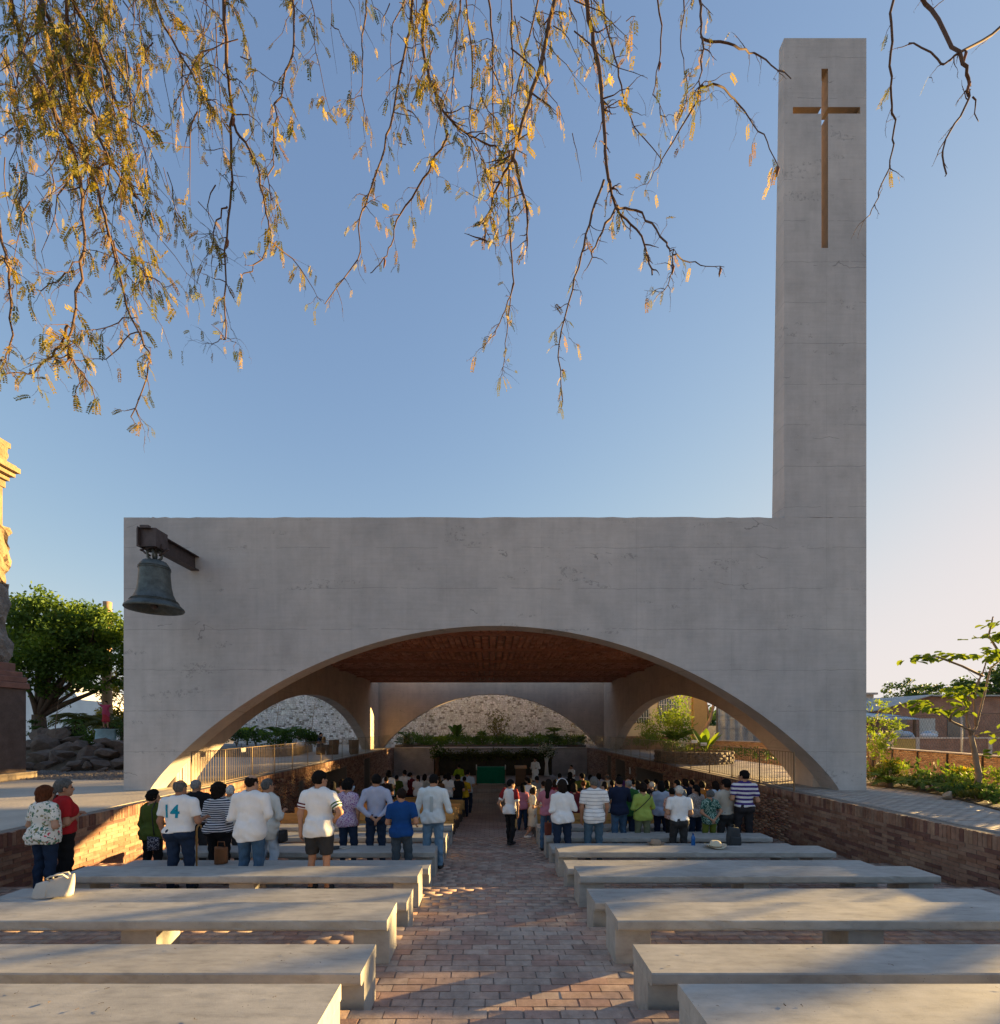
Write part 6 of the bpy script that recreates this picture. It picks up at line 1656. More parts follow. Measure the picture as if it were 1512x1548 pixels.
# young broad leaved tree in the right bed
t = thing('young_tree', 'young tree with large backlit lime leaves in the right garden bed', 'tree', (11.3, 11.0, 0))
def W_(px, py, y=11.0): x, z = at(px, y, py); return Vector((x - 11.3, y - 11.0, z))
g = MB(); g.tube([W_(1475, 1207), W_(1480, 1172), W_(1472, 1130), W_(1468, 1112)], [.075, .06, .05, .045], 8); g.build('trunk', MBARK2, t)
BRN = [[(1468, 1112), (1476, 1098), (1488, 1050), (1498, 1010), (1516, 995), (1530, 960)], [(1468, 1112), (1462, 1090), (1462, 1060), (1485, 1018), (1492, 995)], [(1470, 1105), (1440, 1092), (1412, 1072)], [(1486, 1022), (1455, 1007), (1418, 993), (1388, 993)], [(1476, 1098), (1473, 1060), (1484, 1020)], [(1436, 1090), (1432, 1082), (1437, 1072)], [(1516, 995), (1500, 960), (1512, 930)], [(1476, 1112), (1520, 1104), (1545, 1090)]]
for b in BRN:
    dy = rng.uniform(-.3, .3); g = MB(); g.tube([W_(px, py) + Vector((0, dy * k / len(b), 0)) for k, (px, py) in enumerate(b)], [.030 - .022 * k / len(b) for k in range(len(b))], 6); g.build('limb', MBARK2, t)
V = []; F = []; TT = []
for (px, py, k, sp) in ((1388, 995, 9, 7), (1400, 990, 10, 8), (1428, 988, 9, 8), (1440, 990, 9, 8), (1452, 992, 6, 5), (1440, 1040, 9, 8), (1450, 1045, 12, 10), (1462, 1040, 12, 10), (1455, 1055, 9, 9), (1385, 1065, 9, 7), (1395, 1062, 9, 8), (1404, 1070, 5, 4), (1430, 1070, 8, 7), (1445, 1072, 10, 8), (1458, 1074, 7, 6), (1478, 990, 9, 8), (1490, 985, 10, 8), (1500, 995, 8, 7), (1486, 965, 6, 6), (1500, 962, 7, 6), (1510, 940, 9, 8), (1512, 955, 7, 6), (1530, 960, 14, 12), (1500, 1112, 8, 9), (1510, 1140, 10, 10), (1540, 1090, 12, 12)):
    for q in range(k):
        p = W_(px + float(np.clip(rng.normal(), -1.1, 1.1)) * sp * .6, py + float(np.clip(rng.normal(), -1.1, 1.1)) * sp * .5); p.y += rng.normal() * .2
        a = rng.uniform(0, 6.28); d = Vector((math.cos(a), math.sin(a) * .8, rng.uniform(-.9, .1)))
        n = len(V); L_n = rng.uniform(.14, .27); d.normalize(); s = d.cross(Vector((rng.normal() * .3, rng.normal() * .3, 1))).normalized(); nn = s.cross(d); wv = L_n * .34
        V += [p, p + d * L_n * .35 - s * wv + nn * .02, p + d * L_n * .75 - s * wv * .8 + nn * .01, p + d * L_n - nn * .03, p + d * L_n * .75 + s * wv * .8 + nn * .01, p + d * L_n * .35 + s * wv + nn * .02, p + d * L_n * .5 - nn * .008]
        F += [(n, n + 1, n + 6, n + 5), (n + 1, n + 2, n + 3, n + 6), (n + 6, n + 3, n + 4, n + 5)]; tt = rng.uniform(.2, 1); TT += [tt] * 3
o = link('leaves', mesh_np('leaves', np.array([tuple(v) for v in V]), F, LG['lime'], tint=TT), t); o['kind'] = 'stuff'

# plants and stones of the right garden bed
BED = [(1328, 13.4, .62, 1.1, 'olive'), (1345, 13.1, .55, 1.0, 'mid'), (1366, 12.8, .42, 1.1, 'olive'), (1384, 12.5, .5, .9, 'mid'), (1410, 12.1, .36, 1.0, 'dark'), (1432, 11.8, .42, .9, 'mid'), (1456, 11.5, .5, .8, 'lime'), (1444, 10.9, .26, .8, 'dark'), (1492, 10.6, .34, .8, 'mid'), (1505, 9.9, .30, .7, 'mid'), (1512, 11.2, .7, .8, 'lime'), (1480, 10.2, .24, .7, 'olive')]
NB = ('hard against the tower foot', 'behind the agave', 'left of the grassy clump', 'by the grassy clump', 'in the middle of the bed', 'left of the yellow flowers', 'below the yellow green flowers', 'beside the loose stone', 'right of the young tree trunk', 'at the paving edge', 'at the frame edge behind', 'spilling over the paving')
for i, (px, y, h, wd, m) in enumerate(BED): shrub('%s garden bed shrub %s' % ({'olive': 'greyish', 'mid': 'mid green', 'dark': 'dark green', 'lime': 'bright'}[m], NB[i]), at(px, y), y, h, wd, m, 260, .12, .05, group='shrubs in the right garden bed', clumps=9, up=.8)
palm_plant('arching green fern clump in the right garden bed', at(1345, 12.6), 12.6, .8, 'mid', 13, 0, .5, name='fern', cat='fern', leaflet=.22)
palm_plant('grassy arching clump in the right garden bed near its middle', at(1392, 11.9), 11.9, .75, 'mid', 14, 0, .6, name='fern', cat='fern', leaflet=.16)
palm_plant('second grassy clump between the middle and the young tree', at(1450, 11.2), 11.2, .7, 'lime', 13, 0, .6, name='fern', cat='fern', leaflet=.18)
for i, (px, py, y) in enumerate(((1350, 1152, 13.2), (1455, 1164, 12.3), (1330, 1115, 13.6))):
    t = thing('flowering_plant', ('yellow flowering plant in the right bed near the tower', 'yellow flowering plant in the right bed left of the young tree', 'yellow green sprigs rising beside the tower edge')[i], 'plant', (at(px, y), y, 0)); zz = at(px, y, py)[1]
    g = MB()
    for k in range(7): g.tube([(0, 0, 0), (rng.uniform(-.1, .1), 0, zz * .5), (rng.uniform(-.3, .3), rng.uniform(-.2, .2), zz)], [.012, .009, .004], 5)
    g.build('stems', MBARK2, t); leaf_mass('foliage', t, blob_pts(260, (0, 0, zz * .8), (.34, .3, zz * .35), 0), LG['lime'], .13, .05)
    if i < 2: leaf_mass('blossoms', t, blob_pts(120, (0, 0, zz), (.26, .2, .05), 0), leaf_mat('petal_yellow', (.5, .38, .02), (.75, .6, .04), .4), .07, .04)
t = thing('sprig_tree', 'wispy yellow green small tree leaning out behind the tower', 'tree', (at(1318, 16), 16, 0))
g = MB(); C = []
for k in range(9):
    e = Vector((rng.uniform(-.2, 1.1), rng.uniform(-.4, .4), rng.uniform(1.0, 2.5))); g.tube([(0, 0, 0), e * .5 + Vector((-.1, 0, .2)), e], [.03, .02, .006], 5); C.append(blob_pts(50, e, (.28, .25, .14), 0)); C.append(blob_pts(30, e * .8, (.25, .25, .14), 0))
g.build('trunk', MBARK2, t); leaf_mass('crown', t, np.concatenate(C), LG['lime'], .14, .05)

def rock_mesh(seed, m):
    r = np.random.default_rng(seed); bm = bmesh.new(); bmesh.ops.create_icosphere(bm, subdivisions=3, radius=1)
    P = [unit(r.normal(size=(1, 3)))[0] for _ in range(12)]; Dd = r.uniform(.40, .70, 12)
    for v in bm.verts:
        c = np.array(v.co)
        for p, d in zip(P, Dd):
            e = c @ p - d
            if e > 0: c = c - p * e * .98
        c = c * (1 + .03 * math.sin(7 * c[0] + seed) * math.sin(6 * c[1]) + .02 * r.normal())
        v.co = c
    me = bpy.data.meshes.new('rock'); bm.to_mesh(me); bm.free(); me.materials.append(m); return me
MROCK = mat('basalt', (.15, .115, .095), var=.35, scale=3, bump=.7, bscale=22, rough=.9, dist=.02)
RM = [rock_mesh(i, MROCK) for i in range(7)]
MPALE = mat('pale_stone', (.34, .27, .20), var=.2, scale=5)
o = link('garden_stone', rock_mesh(20, MPALE), None, (at(1432, 10.6), 10.6, .08)); o.scale = (.20, .15, .13); tag(o, 'pale rounded stone at the edge of the right bed by the paving', 'stone')
o = link('garden_stone', rock_mesh(21, MPALE), None, (at(1341, 12.9), 12.9, .1)); o.scale = (.22, .16, .16); tag(o, 'pointed pale stone in the right bed near the tower', 'stone')

# ------------------------------------------------------------------ left side: monument, boulders, gravel, statue, white house
heap = [(52, 1150, 18.5, .75, .5), (75, 1128, 19.6, 1.1, .8), (100, 1133, 19.3, 1.0, .7), (70, 1157, 17.8, .7, .42), (62, 1142, 18.2, .8, .5), (86, 1150, 18.1, .75, .75), (116, 1157, 17.4, .95, .45), (98, 1142, 18.4, .8, .5), (130, 1140, 18.4, .75, .55), (145, 1132, 19.0, .6, .5), (152, 1156, 17.6, .65, .42), (165, 1140, 18.2, .8, .6), (178, 1155, 17.6, .7, .45), (182, 1136, 18.6, .7, .55), (48, 1128, 19.6, .8, .6), (120, 1128, 19.4, .9, .55), (160, 1122, 19.8, .8, .5), (140, 1150, 18.0, .6, .4), (110, 1120, 20.2, .8, .6), (92, 1112, 20.4, 1.1, .6), (46, 1160, 17.6, .5, .4), (190, 1150, 18.2, .7, .6), (60, 1112, 20.6, .9, .6), (205, 1140, 18.5, .8, .7), (215, 1155, 17.9, .7, .5), (172, 1125, 19.3, .7, .5), (132, 1158, 17.2, .4, .3), (158, 1164, 17.0, .35, .22), (100, 1164, 17.1, .4, .24), (76, 1110, 20.8, .8, .5)]
for i, (px, py, y, w_, h2) in enumerate(heap):
    x, z = at(px, y, py); o = link('boulder', RM[i % 7], None, (x, y, max(h2 * .35, z))); o.scale = (w_ * .62, w_ * .6, h2 * .62); o.rotation_euler = (rng.uniform(-.4, .4), rng.uniform(-.4, .4), rng.uniform(0, 6))
    big = w_ >= .8
    own_ = {1: 'tallest dark boulder at the top of the heap beside the monument', 16: 'dark boulder right under the blue statue pedestal', 5: 'upright tilted dark boulder in the middle of the heap', 6: 'widest flat dark boulder at the front of the heap', 0: 'dark boulder at the foot of the heap next to the monument plinth', 12: 'dark boulder at the front of the heap closest to the chapel', 27: 'smallest round stone lying before the heap near the chapel', 28: 'small round stone lying on the gravel before the heap'}.get(i)
    if own_: tag(o, own_, 'boulder', 'boulders of the heap')
    else: tag(o, 'large dark brown boulder in the heap left of the chapel' if big else 'smaller dark brown boulder in the heap left of the chapel', 'boulder', 'large boulders in the heap' if big else 'smaller boulders in the heap')
g = MB(); g.add([(at(30, 21), 17.6, 0), (at(225, 18), 17.4, 0), (at(225, 22), 22, 0), (at(20, 22), 22, 0), (at(60, 19.5), 19.3, .75), (at(205, 19), 19, .7), (at(205, 21), 21.5, .9), (at(50, 21), 21.5, .9)], [(0, 1, 5, 4), (1, 2, 6, 5), (2, 3, 7, 6), (3, 0, 4, 7), (4, 5, 6, 7)]); g.build('earth_mound', MSOIL)['kind'] = 'structure'
V = []; F = []
for k in range(2600):
    y = rng.uniform(14.6, 17.4); x = at(rng.uniform(18, 240), y); s = rng.uniform(.025, .07); n = len(V)
    pts = [(1, 0, 0), (-.5, .85, 0), (-.5, -.85, 0), (0, 0, 1)]
    V += [(x + a * s * rng.uniform(.7, 1.3), y + b * s, .0 + max(-.01, c * s * .8)) for a, b, c in pts]; F += [(n, n + 1, n + 3), (n + 1, n + 2, n + 3), (n + 2, n, n + 3)]
o = link('gravel', mesh_np('gravel', V, F, mat('gravel_stone', (.20, .175, .155), var=.4, scale=5, world=True))); o['kind'] = 'stuff'

mon = thing('stone_monument', 'old carved stone monument with cornice and dark panelled pedestal at the left edge', 'monument', (-14.4, 15.0, 0))
MOLD = mat('old_masonry', (.25, .18, .11), var=.35, scale=2.2, bump=.9, bscale=16, dist=.05, rough=.95)
MGR = mat('grey_rubble', (.22, .20, .185), var=.4, scale=3, bump=1.0, bscale=12, dist=.08, rough=.95)
MPED = mat('pedestal_stone', (.12, .088, .078), var=.3, scale=3, bump=.4, bscale=30)
MPINK = mat('pink_cantera', (.24, .125, .10), var=.25, scale=4, bump=.3, bscale=40)
MX = lambda px: at(px, 15.0) + 14.4
MZ = lambda py: EYE - (py - VY) / FPX * 15.0
g = MB(); g.box(-3.4, MX(50), -2.6, .15, 0, MZ(1166), .02); g.build('plinth_step', mat('plinth_stone', (.3, .24, .18)), mon)
g = MB(); g.box(-3.2, MX(40), -2.2, 0, MZ(1166) + .002, MZ(1042), .02); g.build('pedestal', MPED, mon)
for k, (px, a, b) in enumerate(((43, 1041.9, 1033), (40, 1032.9, 1024), (34, 1023.9, 1016), (24, 1015.9, 1003))):
    g = MB(); g.box(-3.2, MX(px), -2.26 + k * .03, .06 - k * .02, MZ(a), MZ(b) - .002, .02); g.build('moulding', MPINK, mon)
def rough_block(name, x0, x1, z0, z1, m, amp=.14, seed=1, d=1.6):
    r = np.random.default_rng(seed); bm = bmesh.new(); bmesh.ops.create_cube(bm, size=1); bmesh.ops.subdivide_edges(bm, edges=bm.edges[:], cuts=11, use_grid_fill=True)
    for v in bm.verts: v.co = ((x0 + x1) / 2 + v.co.x * (x1 - x0), -.1 - d / 2 + v.co.y * d, (z0 + z1) / 2 + v.co.z * (z1 - z0))
    for v in bm.verts: v.co += Vector(r.normal(size=3)) * amp * .6 + Vector((amp * math.sin(v.co.z * 5 + v.co.y * 3), amp * math.sin(v.co.z * 4 + v.co.x * 3), 0))
    me = bpy.data.meshes.new(name); bm.to_mesh(me); bm.free(); me.materials.append(m); link(name, me, mon)
rough_block('rubble_shaft', -3.0, MX(19), MZ(1003), MZ(884), MGR, .055, 3)
rough_block('carved_scroll', -3.0, MX(19), MZ(886), MZ(800), MOLD, .06, 5)
g = MB(); g.box(-3.0, MX(7), -1.9, -.05, MZ(805), MZ(716), .02); g.build('column_shaft', MOLD, mon)
for k, (px, a, b) in enumerate(((9, 738, 728), (14, 727.5, 722), (22, 721.5, 716), (29, 715.5, 708), (22, 707, 703))):
    g = MB(); g.box(-3.0, MX(px), -2.0 - k * .02, .02 * k, MZ(a), MZ(b), .012); g.build('cornice', MOLD, mon)
rough_block('top_block', -3.0, MX(16), MZ(704), MZ(676), MOLD, .02, 8)
g = MB(); g.box(-3.0, MX(17), -1.9, 0, MZ(679), MZ(671), .015); g.build('cap_stone', MOLD, mon)

st = thing('statue', 'statue of a figure in pink robes with raised arms on a pale blue pedestal', 'statue', (at(160, 20), 20, .9))
g = MB(); zb_ = at(160, 20, 1120)[1] - .9; zt_ = at(160, 20, 1102)[1] - .9
g.lathe([(.0, zb_ - .25), (.34, zb_ - .25), (.36, zb_ + .1), (.33, zt_ - .08), (.40, zt_), (0, zt_ + .005)], 20); g.build('pedestal', mat('sky_blue_paint', (.33, .50, .56)), st)
PR = person('x', 0, 0, 1.18, top=('pinkrobe', 'short', .2), topmat=cloth('pinkrobe', (.42, .06, .12)), legs=('pinkrobe2', 'skirt'), legmat=cloth('pinkrobe2', (.40, .04, .05)), hair=('short', 'dark'), arms=('up', 'up'), vox=.024, fingers=False, yaw=180, z=0)
for k in ('label', 'category', 'group'):
    if k in PR: del PR[k]
PR.name = 'statue_figure'; PR.parent = st; PR.location = (0, 0, zt_ + .01)

root = thing('white_house', 'white plastered house behind the boulders at the left', 'house', (-27.5, 31, 0))
MWH = mat('white_plaster', (.80, .80, .79), var=.1, scale=1.5, world=True, bump=.1)
g = MB(); g.add([(-6, 0, 0), (2.6, 0, 0), (2.6, 6, 0), (-6, 6, 0), (-6, 0, 5.4), (-.6, 0, 5.2), (.6, 0, 3.4), (2.6, 0, 3.2), (2.6, 6, 3.2), (-6, 6, 5.4)], [(0, 1, 7, 6, 5, 4), (1, 2, 8, 7), (2, 3, 9, 8), (3, 0, 4, 9), (4, 5, 6, 7, 8, 9)]); g.build('wall', MWH, root)
f = MB(); f.box(1.5, 2.3, -.05, -.002, 1.3, 2.4); f = f.build('window', mat('brown_frame', (.16, .10, .05)), root)
for k in range(4):
    q = MB(); q.box(1.54 + (k % 2) * .38, 1.88 + (k % 2) * .38, -.07, -.052, 1.34 + (k // 2) * .53, 1.82 + (k // 2) * .53); q.build('pane', mat('amber_pane', (.20, .17, .09), rough=.3), f)
t = thing('bare_palm', 'tall slim bare palm trunk rising through the tree crown', 'palm', (at(162, 25), 25, 0))
g = MB(); zz = at(162, 25, 910)[1]; hh = np.linspace(0, zz, 26); g.tube([(.02 * math.sin(z), 0, z) for z in hh], [(.24 - .05 * z / zz) * (1 + .05 * (i % 2)) for i, z in enumerate(hh)], 12); g.build('trunk', mat('palm_bark', (.36, .24, .14), var=.25, scale=4, stretch=(1, 1, 5)), t)
palm_plant('brown and green drooping palm behind the boulders', at(128, 24), 24, 2.4, 'olive', 14, .3, .7, trunk=1.5)
palm_plant('second drooping palm beside the statue', at(172, 23), 23, 2.2, 'olive', 14, .3, .6, trunk=1.3)
palm_plant('hanging fern in a dark pot behind the boulders', at(112, 21.5), 21.5, .85, 'mid', 16, 1.7, .9, name='fern', cat='fern', leaflet=.2)
t = thing('flower_pot', 'dark round pot holding the fern behind the boulders', 'pot', (at(112, 21.5), 21.5, .9)); g = MB(); g.lathe([(0, 0), (.22, 0), (.34, .5), (.36, .75), (.31, .75), (.28, .7), (0, .7)], 18); g.build('pot_body', mat('dark_pot', (.035, .03, .028)), t)
t = thing('topiary', 'small topiary of stacked leafy discs behind the boulders', 'topiary', (at(53, 20.8), 20.8, .9)); g = MB(); g.tube([(0, 0, 0), (0, 0, 1.0)], .03, 6); g.build('stem', MBARK, t)
for k in range(3): leaf_mass('leaf_disc', t, blob_pts(160, ((k % 2) * .16 - .06, 0, .4 + .27 * k), (.3 - .05 * k, .3, .09), 0), LG['dark'], .09, .05, kind=None)
for i, (px, y, h, wd, m) in enumerate(((130, 20.6, .9, 1.2, 'mid'), (145, 20.8, .8, 1.0, 'lime'), (186, 20.4, 1.2, 1.0, 'dark'), (118, 20.8, .7, .9, 'dark'))):
    shrub('%s shrub behind the boulder heap, %s' % ({'mid': 'fresh green', 'lime': 'bright', 'dark': 'dark'}[m], ('below the fern pot', 'left of the statue', 'between statue and chapel', 'under the drooping palm')[i]), at(px, y), y, h, wd, m, 420, .12, .06, .75)
sapling('bare grey sapling in front of the white house', at(82, 21.8), 21.8, 2.3, n=60, z=.8, L=.1)
tree('yellow lit tree behind the statue at the edge of the chapel', at(186, 27), 27, 6, [(0, 0, 3.4, 1.3, 1.2, 1.2), (.6, 0, 4.6, 1.0, 1, .8), (-.5, .3, 2.4, 1.2, 1.1, .9)], 'gold', 1.4, 2200, .2, .09, tr=.14)
# garden trees at the right, past the frame edge, that throw the dappled shade on the benches
for i, (x, y, h, r) in enumerate(((20.5, 11.2, 3.2, 1.1), (21.0, 13.2, 3.3, 1.2), (22.5, 15.6, 3.5, 1.2), (23.0, 18.2, 3.9, 1.3), (20.6, 9.0, 3.0, 1.1))):
    tree(('nearest open garden tree past the wall at the right', 'small open garden tree beyond the wall beside the bed', 'middle open garden tree beyond the wall', 'taller open garden tree toward the yard', 'garden tree farthest from the chapel beyond the wall')[i], x, y, h, [(rng.uniform(-r, r) * .8, rng.uniform(-r, r) * 1.25, h * q, r * .30, r * .28, r * .15) for q in (.60, .66, .71, .75, .79, .84, .88, .94, 1.0)], 'mid', h * .28, 900, .22, .11, tr=.09, group='garden trees at the right', z=-.9)

# small cards and plaques
MCARD = mat('white_card', (.75, .75, .73), var=.05, bump=0)
for px, py, y, lab in ((365, 1122, 26.6, 'small white plant card at the outer end of the left planter'), (400, 1122, 26.2, 'small white plant card below the palm in the left planter'), (1064, 1125, 20.2, 'small white card on the rim of the round stone planter'), (1050, 1121, 20.4, 'tilted white card beside the rim of the round planter')):
    x, z = at(px, y, py); c = thing('plant_card', lab, 'card', (x, y, 0), 0, 'plant cards')
    g = MB(); g.box(-.13, .13, -.006, .006, z - .06, z + .07); g.build('card_face', MCARD, c)
    g = MB(); g.box(-.012, .012, .007, .02, 0, z); g.build('stake', MSTEEL, c)
x_ = XL - .12; c = thing('rail_card', 'small white card tied to the left railing', 'card', (x_, 14.5, .92)); g = MB(); g.box(.014, .02, -.13, .13, -.06, .07); g.build('card_face', MCARD, c)
c = thing('wall_plaque', 'small pale plaque between the dark openings on the right nave wall', 'plaque', (XR - .012, 25.55, -.75)); g = MB(); g.box(-.02, .0, -.12, .12, -.18, .18, .004); g.build('plaque_face', MCARD, c)

# ------------------------------------------------------------------ the tree overhead whose twigs hang into view
ot = thing('overhanging_tree', 'thorny tree overhead with drooping twigs and dry golden leaves', 'tree', (-1.5, -3.0, 0))
OB = Vector((-1.5, -3.0, 0))
g = MB(); g.tube([(0, 0, -.1), (.1, .1, 2), (-.1, .2, 4.5), (.0, .5, 6.6)], [.34, .28, .25, .22], 12); g.build('trunk', MBARK, ot)
def pw(px, py, y): x, z = at(px, y, py); return Vector((x, y, z))
BRL = [  # polyline in the photograph, depth, thickness (m)
 ([(50, -60), (60, 0), (110, 90), (160, 230), (205, 300)], 4.6, .022), ([(95, -60), (110, 0), (150, 70), (190, 190)], 4.4, .022), ([(10, -40), (30, 60), (75, 150), (110, 230), (125, 300), (125, 400), (105, 500), (110, 540), (140, 588)], 4.2, .016),
 ([(100, -50), (110, 160), (150, 290), (170, 370), (200, 480), (222, 530), (225, 560), (200, 630)], 4.5, .013), ([(-12, -40), (0, 330), (15, 420), (18, 520), (0, 548)], 4.2, .011), ([(105, 495), (85, 530), (50, 560), (0, 568)], 4.2, .009), ([(170, 370), (205, 400), (250, 435)], 4.5, .009), ([(200, 310), (300, 430)], 4.6, .004), ([(110, 410), (50, 440)], 4.3, .006), ([(195, 480), (150, 500), (120, 500)], 4.5, .005), ([(205, 500), (160, 540), (100, 545)], 4.5, .005),
 ([(338, -50), (340, 0), (345, 100), (350, 190), (350, 290), (340, 400), (342, 512)], 5.0, .018), ([(350, 190), (385, 240), (400, 310), (408, 365), (370, 415)], 5.0, .012), ([(408, 365), (450, 400), (485, 455)], 5.0, .006), ([(342, 310), (325, 340), (322, 400)], 5.0, .008), ([(342, 512), (320, 520)], 5.0, .005), ([(342, 512), (358, 518)], 5.0, .004),
 ([(447, -50), (445, 0), (440, 80), (420, 160), (410, 250), (408, 315)], 5.2, .012), ([(468, -40), (470, 0), (480, 80), (500, 180)], 5.2, .006), ([(225, -50), (240, 20), (290, 110), (320, 170)], 4.8, .014),
 ([(648, -50), (645, 0), (640, 60), (650, 120), (680, 180), (740, 220), (775, 235)], 5.5, .020), ([(848, -50), (840, 0), (815, 100), (790, 190), (775, 240), (745, 300), (732, 362)], 5.3, .026), ([(775, 240), (795, 310), (797, 370)], 5.3, .016),
 ([(884, -50), (887, 0), (900, 80), (912, 150), (914, 220), (920, 270), (932, 312), (970, 360), (987, 415)], 5.4, .024), ([(914, 270), (890, 340), (870, 420), (845, 520), (852, 605)], 5.4, .013), ([(932, 312), (905, 360), (887, 405)], 5.4, .013), ([(932, 312), (970, 325), (1005, 365), (1018, 385), (1015, 410), (1005, 440)], 5.4, .011), ([(1018, 385), (1050, 398), (1095, 405)], 5.4, .007),
 ([(625, -40), (620, 30), (610, 90), (590, 190), (565, 270), (545, 330), (540, 390), (490, 460)], 5.2, .013), ([(680, 200), (640, 270), (600, 335), (585, 385), (560, 410)], 5.5, .011), ([(770, 230), (770, 330), (775, 430), (755, 490), (735, 520)], 5.3, .010), ([(775, 430), (765, 520), (760, 565)], 5.3, .006), ([(700, -40), (690, 60), (680, 180)], 5.5, .011),
 ([(908, -50), (910, 0), (930, 90), (945, 150), (960, 190), (1000, 240)], 5.6, .012), ([(1056, -50), (1058, 0), (1062, 60), (1058, 130)], 5.2, .016), ([(1060, 55), (1110, 70), (1150, 85), (1192, 117)], 5.2, .011), ([(1060, 130), (1090, 130), (1125, 170), (1160, 215), (1175, 255)], 5.2, .009), ([(1055, 150), (1010, 230), (980, 275)], 5.2, .009), ([(1058, 130), (1055, 150)], 5.2, .010),
 ([(1348, -50), (1348, 0), (1347, 100), (1350, 170), (1348, 230), (1330, 290), (1312, 330)], 5.0, .012), ([(1385, -50), (1400, 0), (1450, 80), (1465, 130), (1462, 155), (1430, 210), (1427, 270)], 4.8, .016), ([(1560, 20), (1512, 45), (1450, 80), (1425, 95), (1375, 65)], 4.8, .014), ([(1470, 150), (1478, 185)], 4.8, .006),
 ([(820, -40), (800, 60), (780, 140), (775, 200)], 5.6, .012), ([(560, -40), (550, 40), (548, 110), (550, 190)], 5.4, .010), ([(735, -40), (745, 60), (745, 150), (750, 240), (745, 320)], 5.7, .011), ([(770, -40), (775, 80), (770, 200), (772, 300)], 5.7, .011), ([(700, -20), (715, 100), (712, 200), (725, 300)], 5.6, .009), ([(990, -40), (1000, 60), (990, 140), (1010, 180)], 5.6, .009), ([(1040, -40), (1030, 60), (1040, 130)], 5.4, .008)]
for (a, b) in ((-5, 0), (-2.2, 0), (1.2, 0), (4.6, 0)):
    g = MB(); g.tube([(0, .5, 6.4), (a * .3, 2.2, 8.2), (a * .75, 5.0, 9.8), (a * 1.02, 7.4, 11.2), (a * 1.2, 9.6, 13.6)], [.19, .15, .11, .08, .04], 9); g.build('limb', MBARK, ot)
LC = []; LD = []; twig = MB(); pods = MB()
def spl(P, k=5):
    P = [P[0]] + P + [P[-1]]; out = []
    for i in range(1, len(P) - 2):
        for q in range(k):
            t = q / k; p0, p1, p2, p3 = P[i - 1], P[i], P[i + 1], P[i + 2]
            out.append(.5 * ((2 * p1) + (p2 - p0) * t + (2 * p0 - 5 * p1 + 4 * p2 - p3) * t * t + (3 * p1 - p0 - 3 * p2 + p3) * t ** 3))
    return out + [P[-2]]
def twiglet(p, d, ln, r, leafy, depth=0):
    pts = [p.copy()]; d = d.normalized(); n = 5
    for i in range(n):
        d = (d + Vector(rng.normal(size=3)) * .22 + Vector((0, 0, -.16))).normalized(); pts.append(pts[-1] + d * ln / n)
    twig.tube(pts, [r * (1 - .75 * i / n) for i in range(n + 1)], 4, True, False)
    for i in range(1, n + 1):
        if rng.random() < leafy:
            LC.append(pts[i] + Vector(rng.normal(size=3)) * .01); LD.append((d + Vector(rng.normal(size=3)) * .5 + Vector((0, 0, -.7))).normalized())
        if rng.random() < .5:
            e = pts[i] + Vector(rng.normal(size=3)).normalized() * .02; twig.tube([pts[i], e], [r * .5, .0006], 3, False, False)
    if depth < 1:
        for k in range(rng.integers(0, 3)): twiglet(pts[rng.integers(1, n + 1)], d + Vector(rng.normal(size=3)) * .8, ln * rng.uniform(.35, .7), r * .6, leafy, depth + 1)
def leafiness(px, py):
    if px < 330: return (.6 if py < 260 else .38 if py < 400 else .15)
    if px < 470: return .42 if py < 230 else .15
    if px < 600: return .42 if py < 200 else .16
    if px < 860: return .46 if py < 200 else .22 if py < 330 else .10
    if px < 1060: return .26 if py < 180 else .12 if py < 300 else .06
    if px < 1200: return .08
    return .03
for poly, y, r in BRL:
    y = y * 1.25; r = r * 1.45
    P = spl([pw(px, py, y + .25 * math.sin(px * .05 + py * .011)) for px, py in poly], 5)
    P = [p + Vector(rng.normal(size=3)) * .012 for p in P]
    n = len(P); g = MB(); g.tube([p - OB for p in P], [r * (1 - .72 * i / n) for i in range(n)], 6, True, False); g.build('branch', MTWIG, ot)
    for i in range(2, n):
        px = VX + P[i].x / P[i].y * FPX; py = VY - (P[i].z - EYE) / P[i].y * FPX
        lf = leafiness(px, py); d = P[i] - P[i - 1]
        dens = {True: 1.0, False: .55}[px < 480 or 600 < px < 860]
        if px > 1200: dens = .35
        for k in range(rng.poisson(1.25 * dens)):
            s = Vector(rng.normal(size=3)); twiglet(P[i], d.normalized() * .6 + s.normalized() * .8, rng.uniform(.15, .55) * (1.0 if lf > .2 else .6), max(.0025, r * .28), lf)
        if rng.random() < .02 * dens: pods.tube([P[i], P[i] + Vector((.01, 0, -.05)), P[i] + Vector((0, .01, -.10)), P[i] + Vector((-.01, 0, -.16))], [.004, .018, .016, .004], 6)
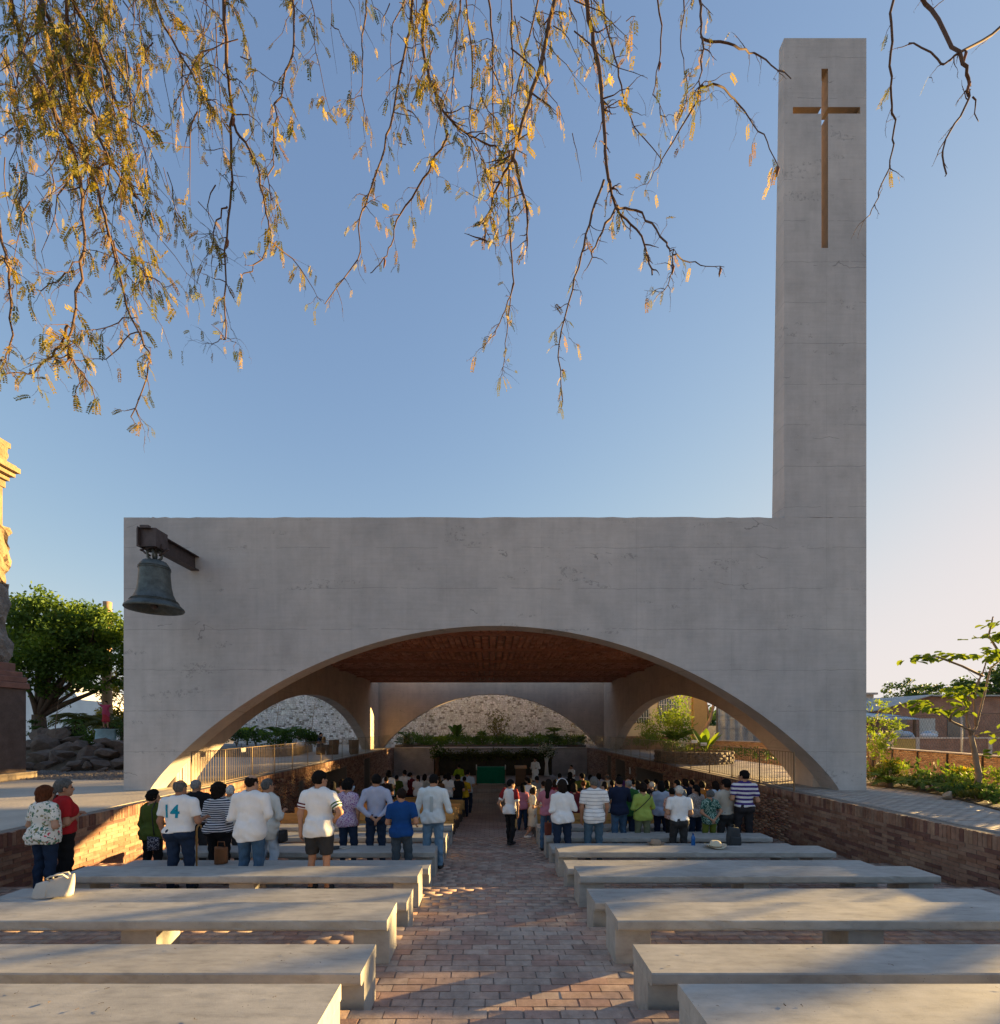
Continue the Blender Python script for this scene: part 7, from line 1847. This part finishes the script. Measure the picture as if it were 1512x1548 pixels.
# fuller drooping sprays at upper left and upper middle
for k in range(310):
    if k < 250: px = abs(rng.normal(0, 165)); py = abs(rng.normal(0, 190)) - 60
    elif k < 284: px = rng.normal(725, 85); py = abs(rng.normal(0, 110)) - 40
    else: px = rng.uniform(330, 1060); py = rng.uniform(-60, 60)
    if px > 430 and k < 250: continue
    p = pw(px, py, rng.uniform(5.0, 7.4)); d = Vector((rng.normal() * .5 + .25, rng.normal() * .4, -1))
    twiglet(p, d, rng.uniform(.4, 1.15), rng.uniform(.004, .008), .62 if k < 250 else .42)
twig.V = [tuple(Vector(v) - OB) for v in twig.V]; o = twig.build('twigs', MTWIG, ot); o['kind'] = 'stuff'
pods.V = [tuple(Vector(v) - OB) for v in pods.V]; o = pods.build('seed_pods', mat('seed_pod', (.16, .065, .03), rough=.6), ot); o['kind'] = 'stuff'
# compound leaves: paired leaflets along a drooping stalk
C = np.array([tuple(c - OB) for c in LC]); D = np.array([tuple(d) for d in LD])
for mname, sel in (('gold', 0), ('dry', 1), ('olive', 2)):
    pick = rng.random(len(C)) if sel == 0 else pick
    m_ = (pick < .42) if sel == 0 else ((pick >= .42) & (pick < .62)) if sel == 1 else (pick >= .62)
    c, d = C[m_], unit(D[m_]); k = len(c)
    if not k: continue
    sidev = unit(np.cross(d, rand_dir(k))); ln = rng.uniform(.07, .16, k); tb = np.clip(rng.normal(.5, .28, k), 0, 1)
    cc = []; dd = []; uu = []; ll = []; tt = []
    NP = 8
    for j in range(NP):
        t_ = (j + .6) / NP
        for sg in (-1, 1):
            cc.append(c + d * (ln * t_)[:, None] + np.array([0, 0, -1]) * (ln * .25 * t_ * t_)[:, None]); dd.append(unit(sidev * sg * .75 + d * .65 + rng.normal(size=(k, 3)) * .12)); uu.append(d); ll.append(ln * .30 * (1 - abs(t_ - .5) * .5)); tt.append(tb + rng.normal(size=k) * .08)
    V, F = leaf_quads(np.concatenate(cc), np.concatenate(dd), np.concatenate(uu), np.concatenate(ll), np.concatenate(ll) * .5, .1)
    o = link('leaves', mesh_np('leaves', V, F, LG[mname], tint=np.clip(np.concatenate(tt), 0, 1)), ot); o['kind'] = 'stuff'
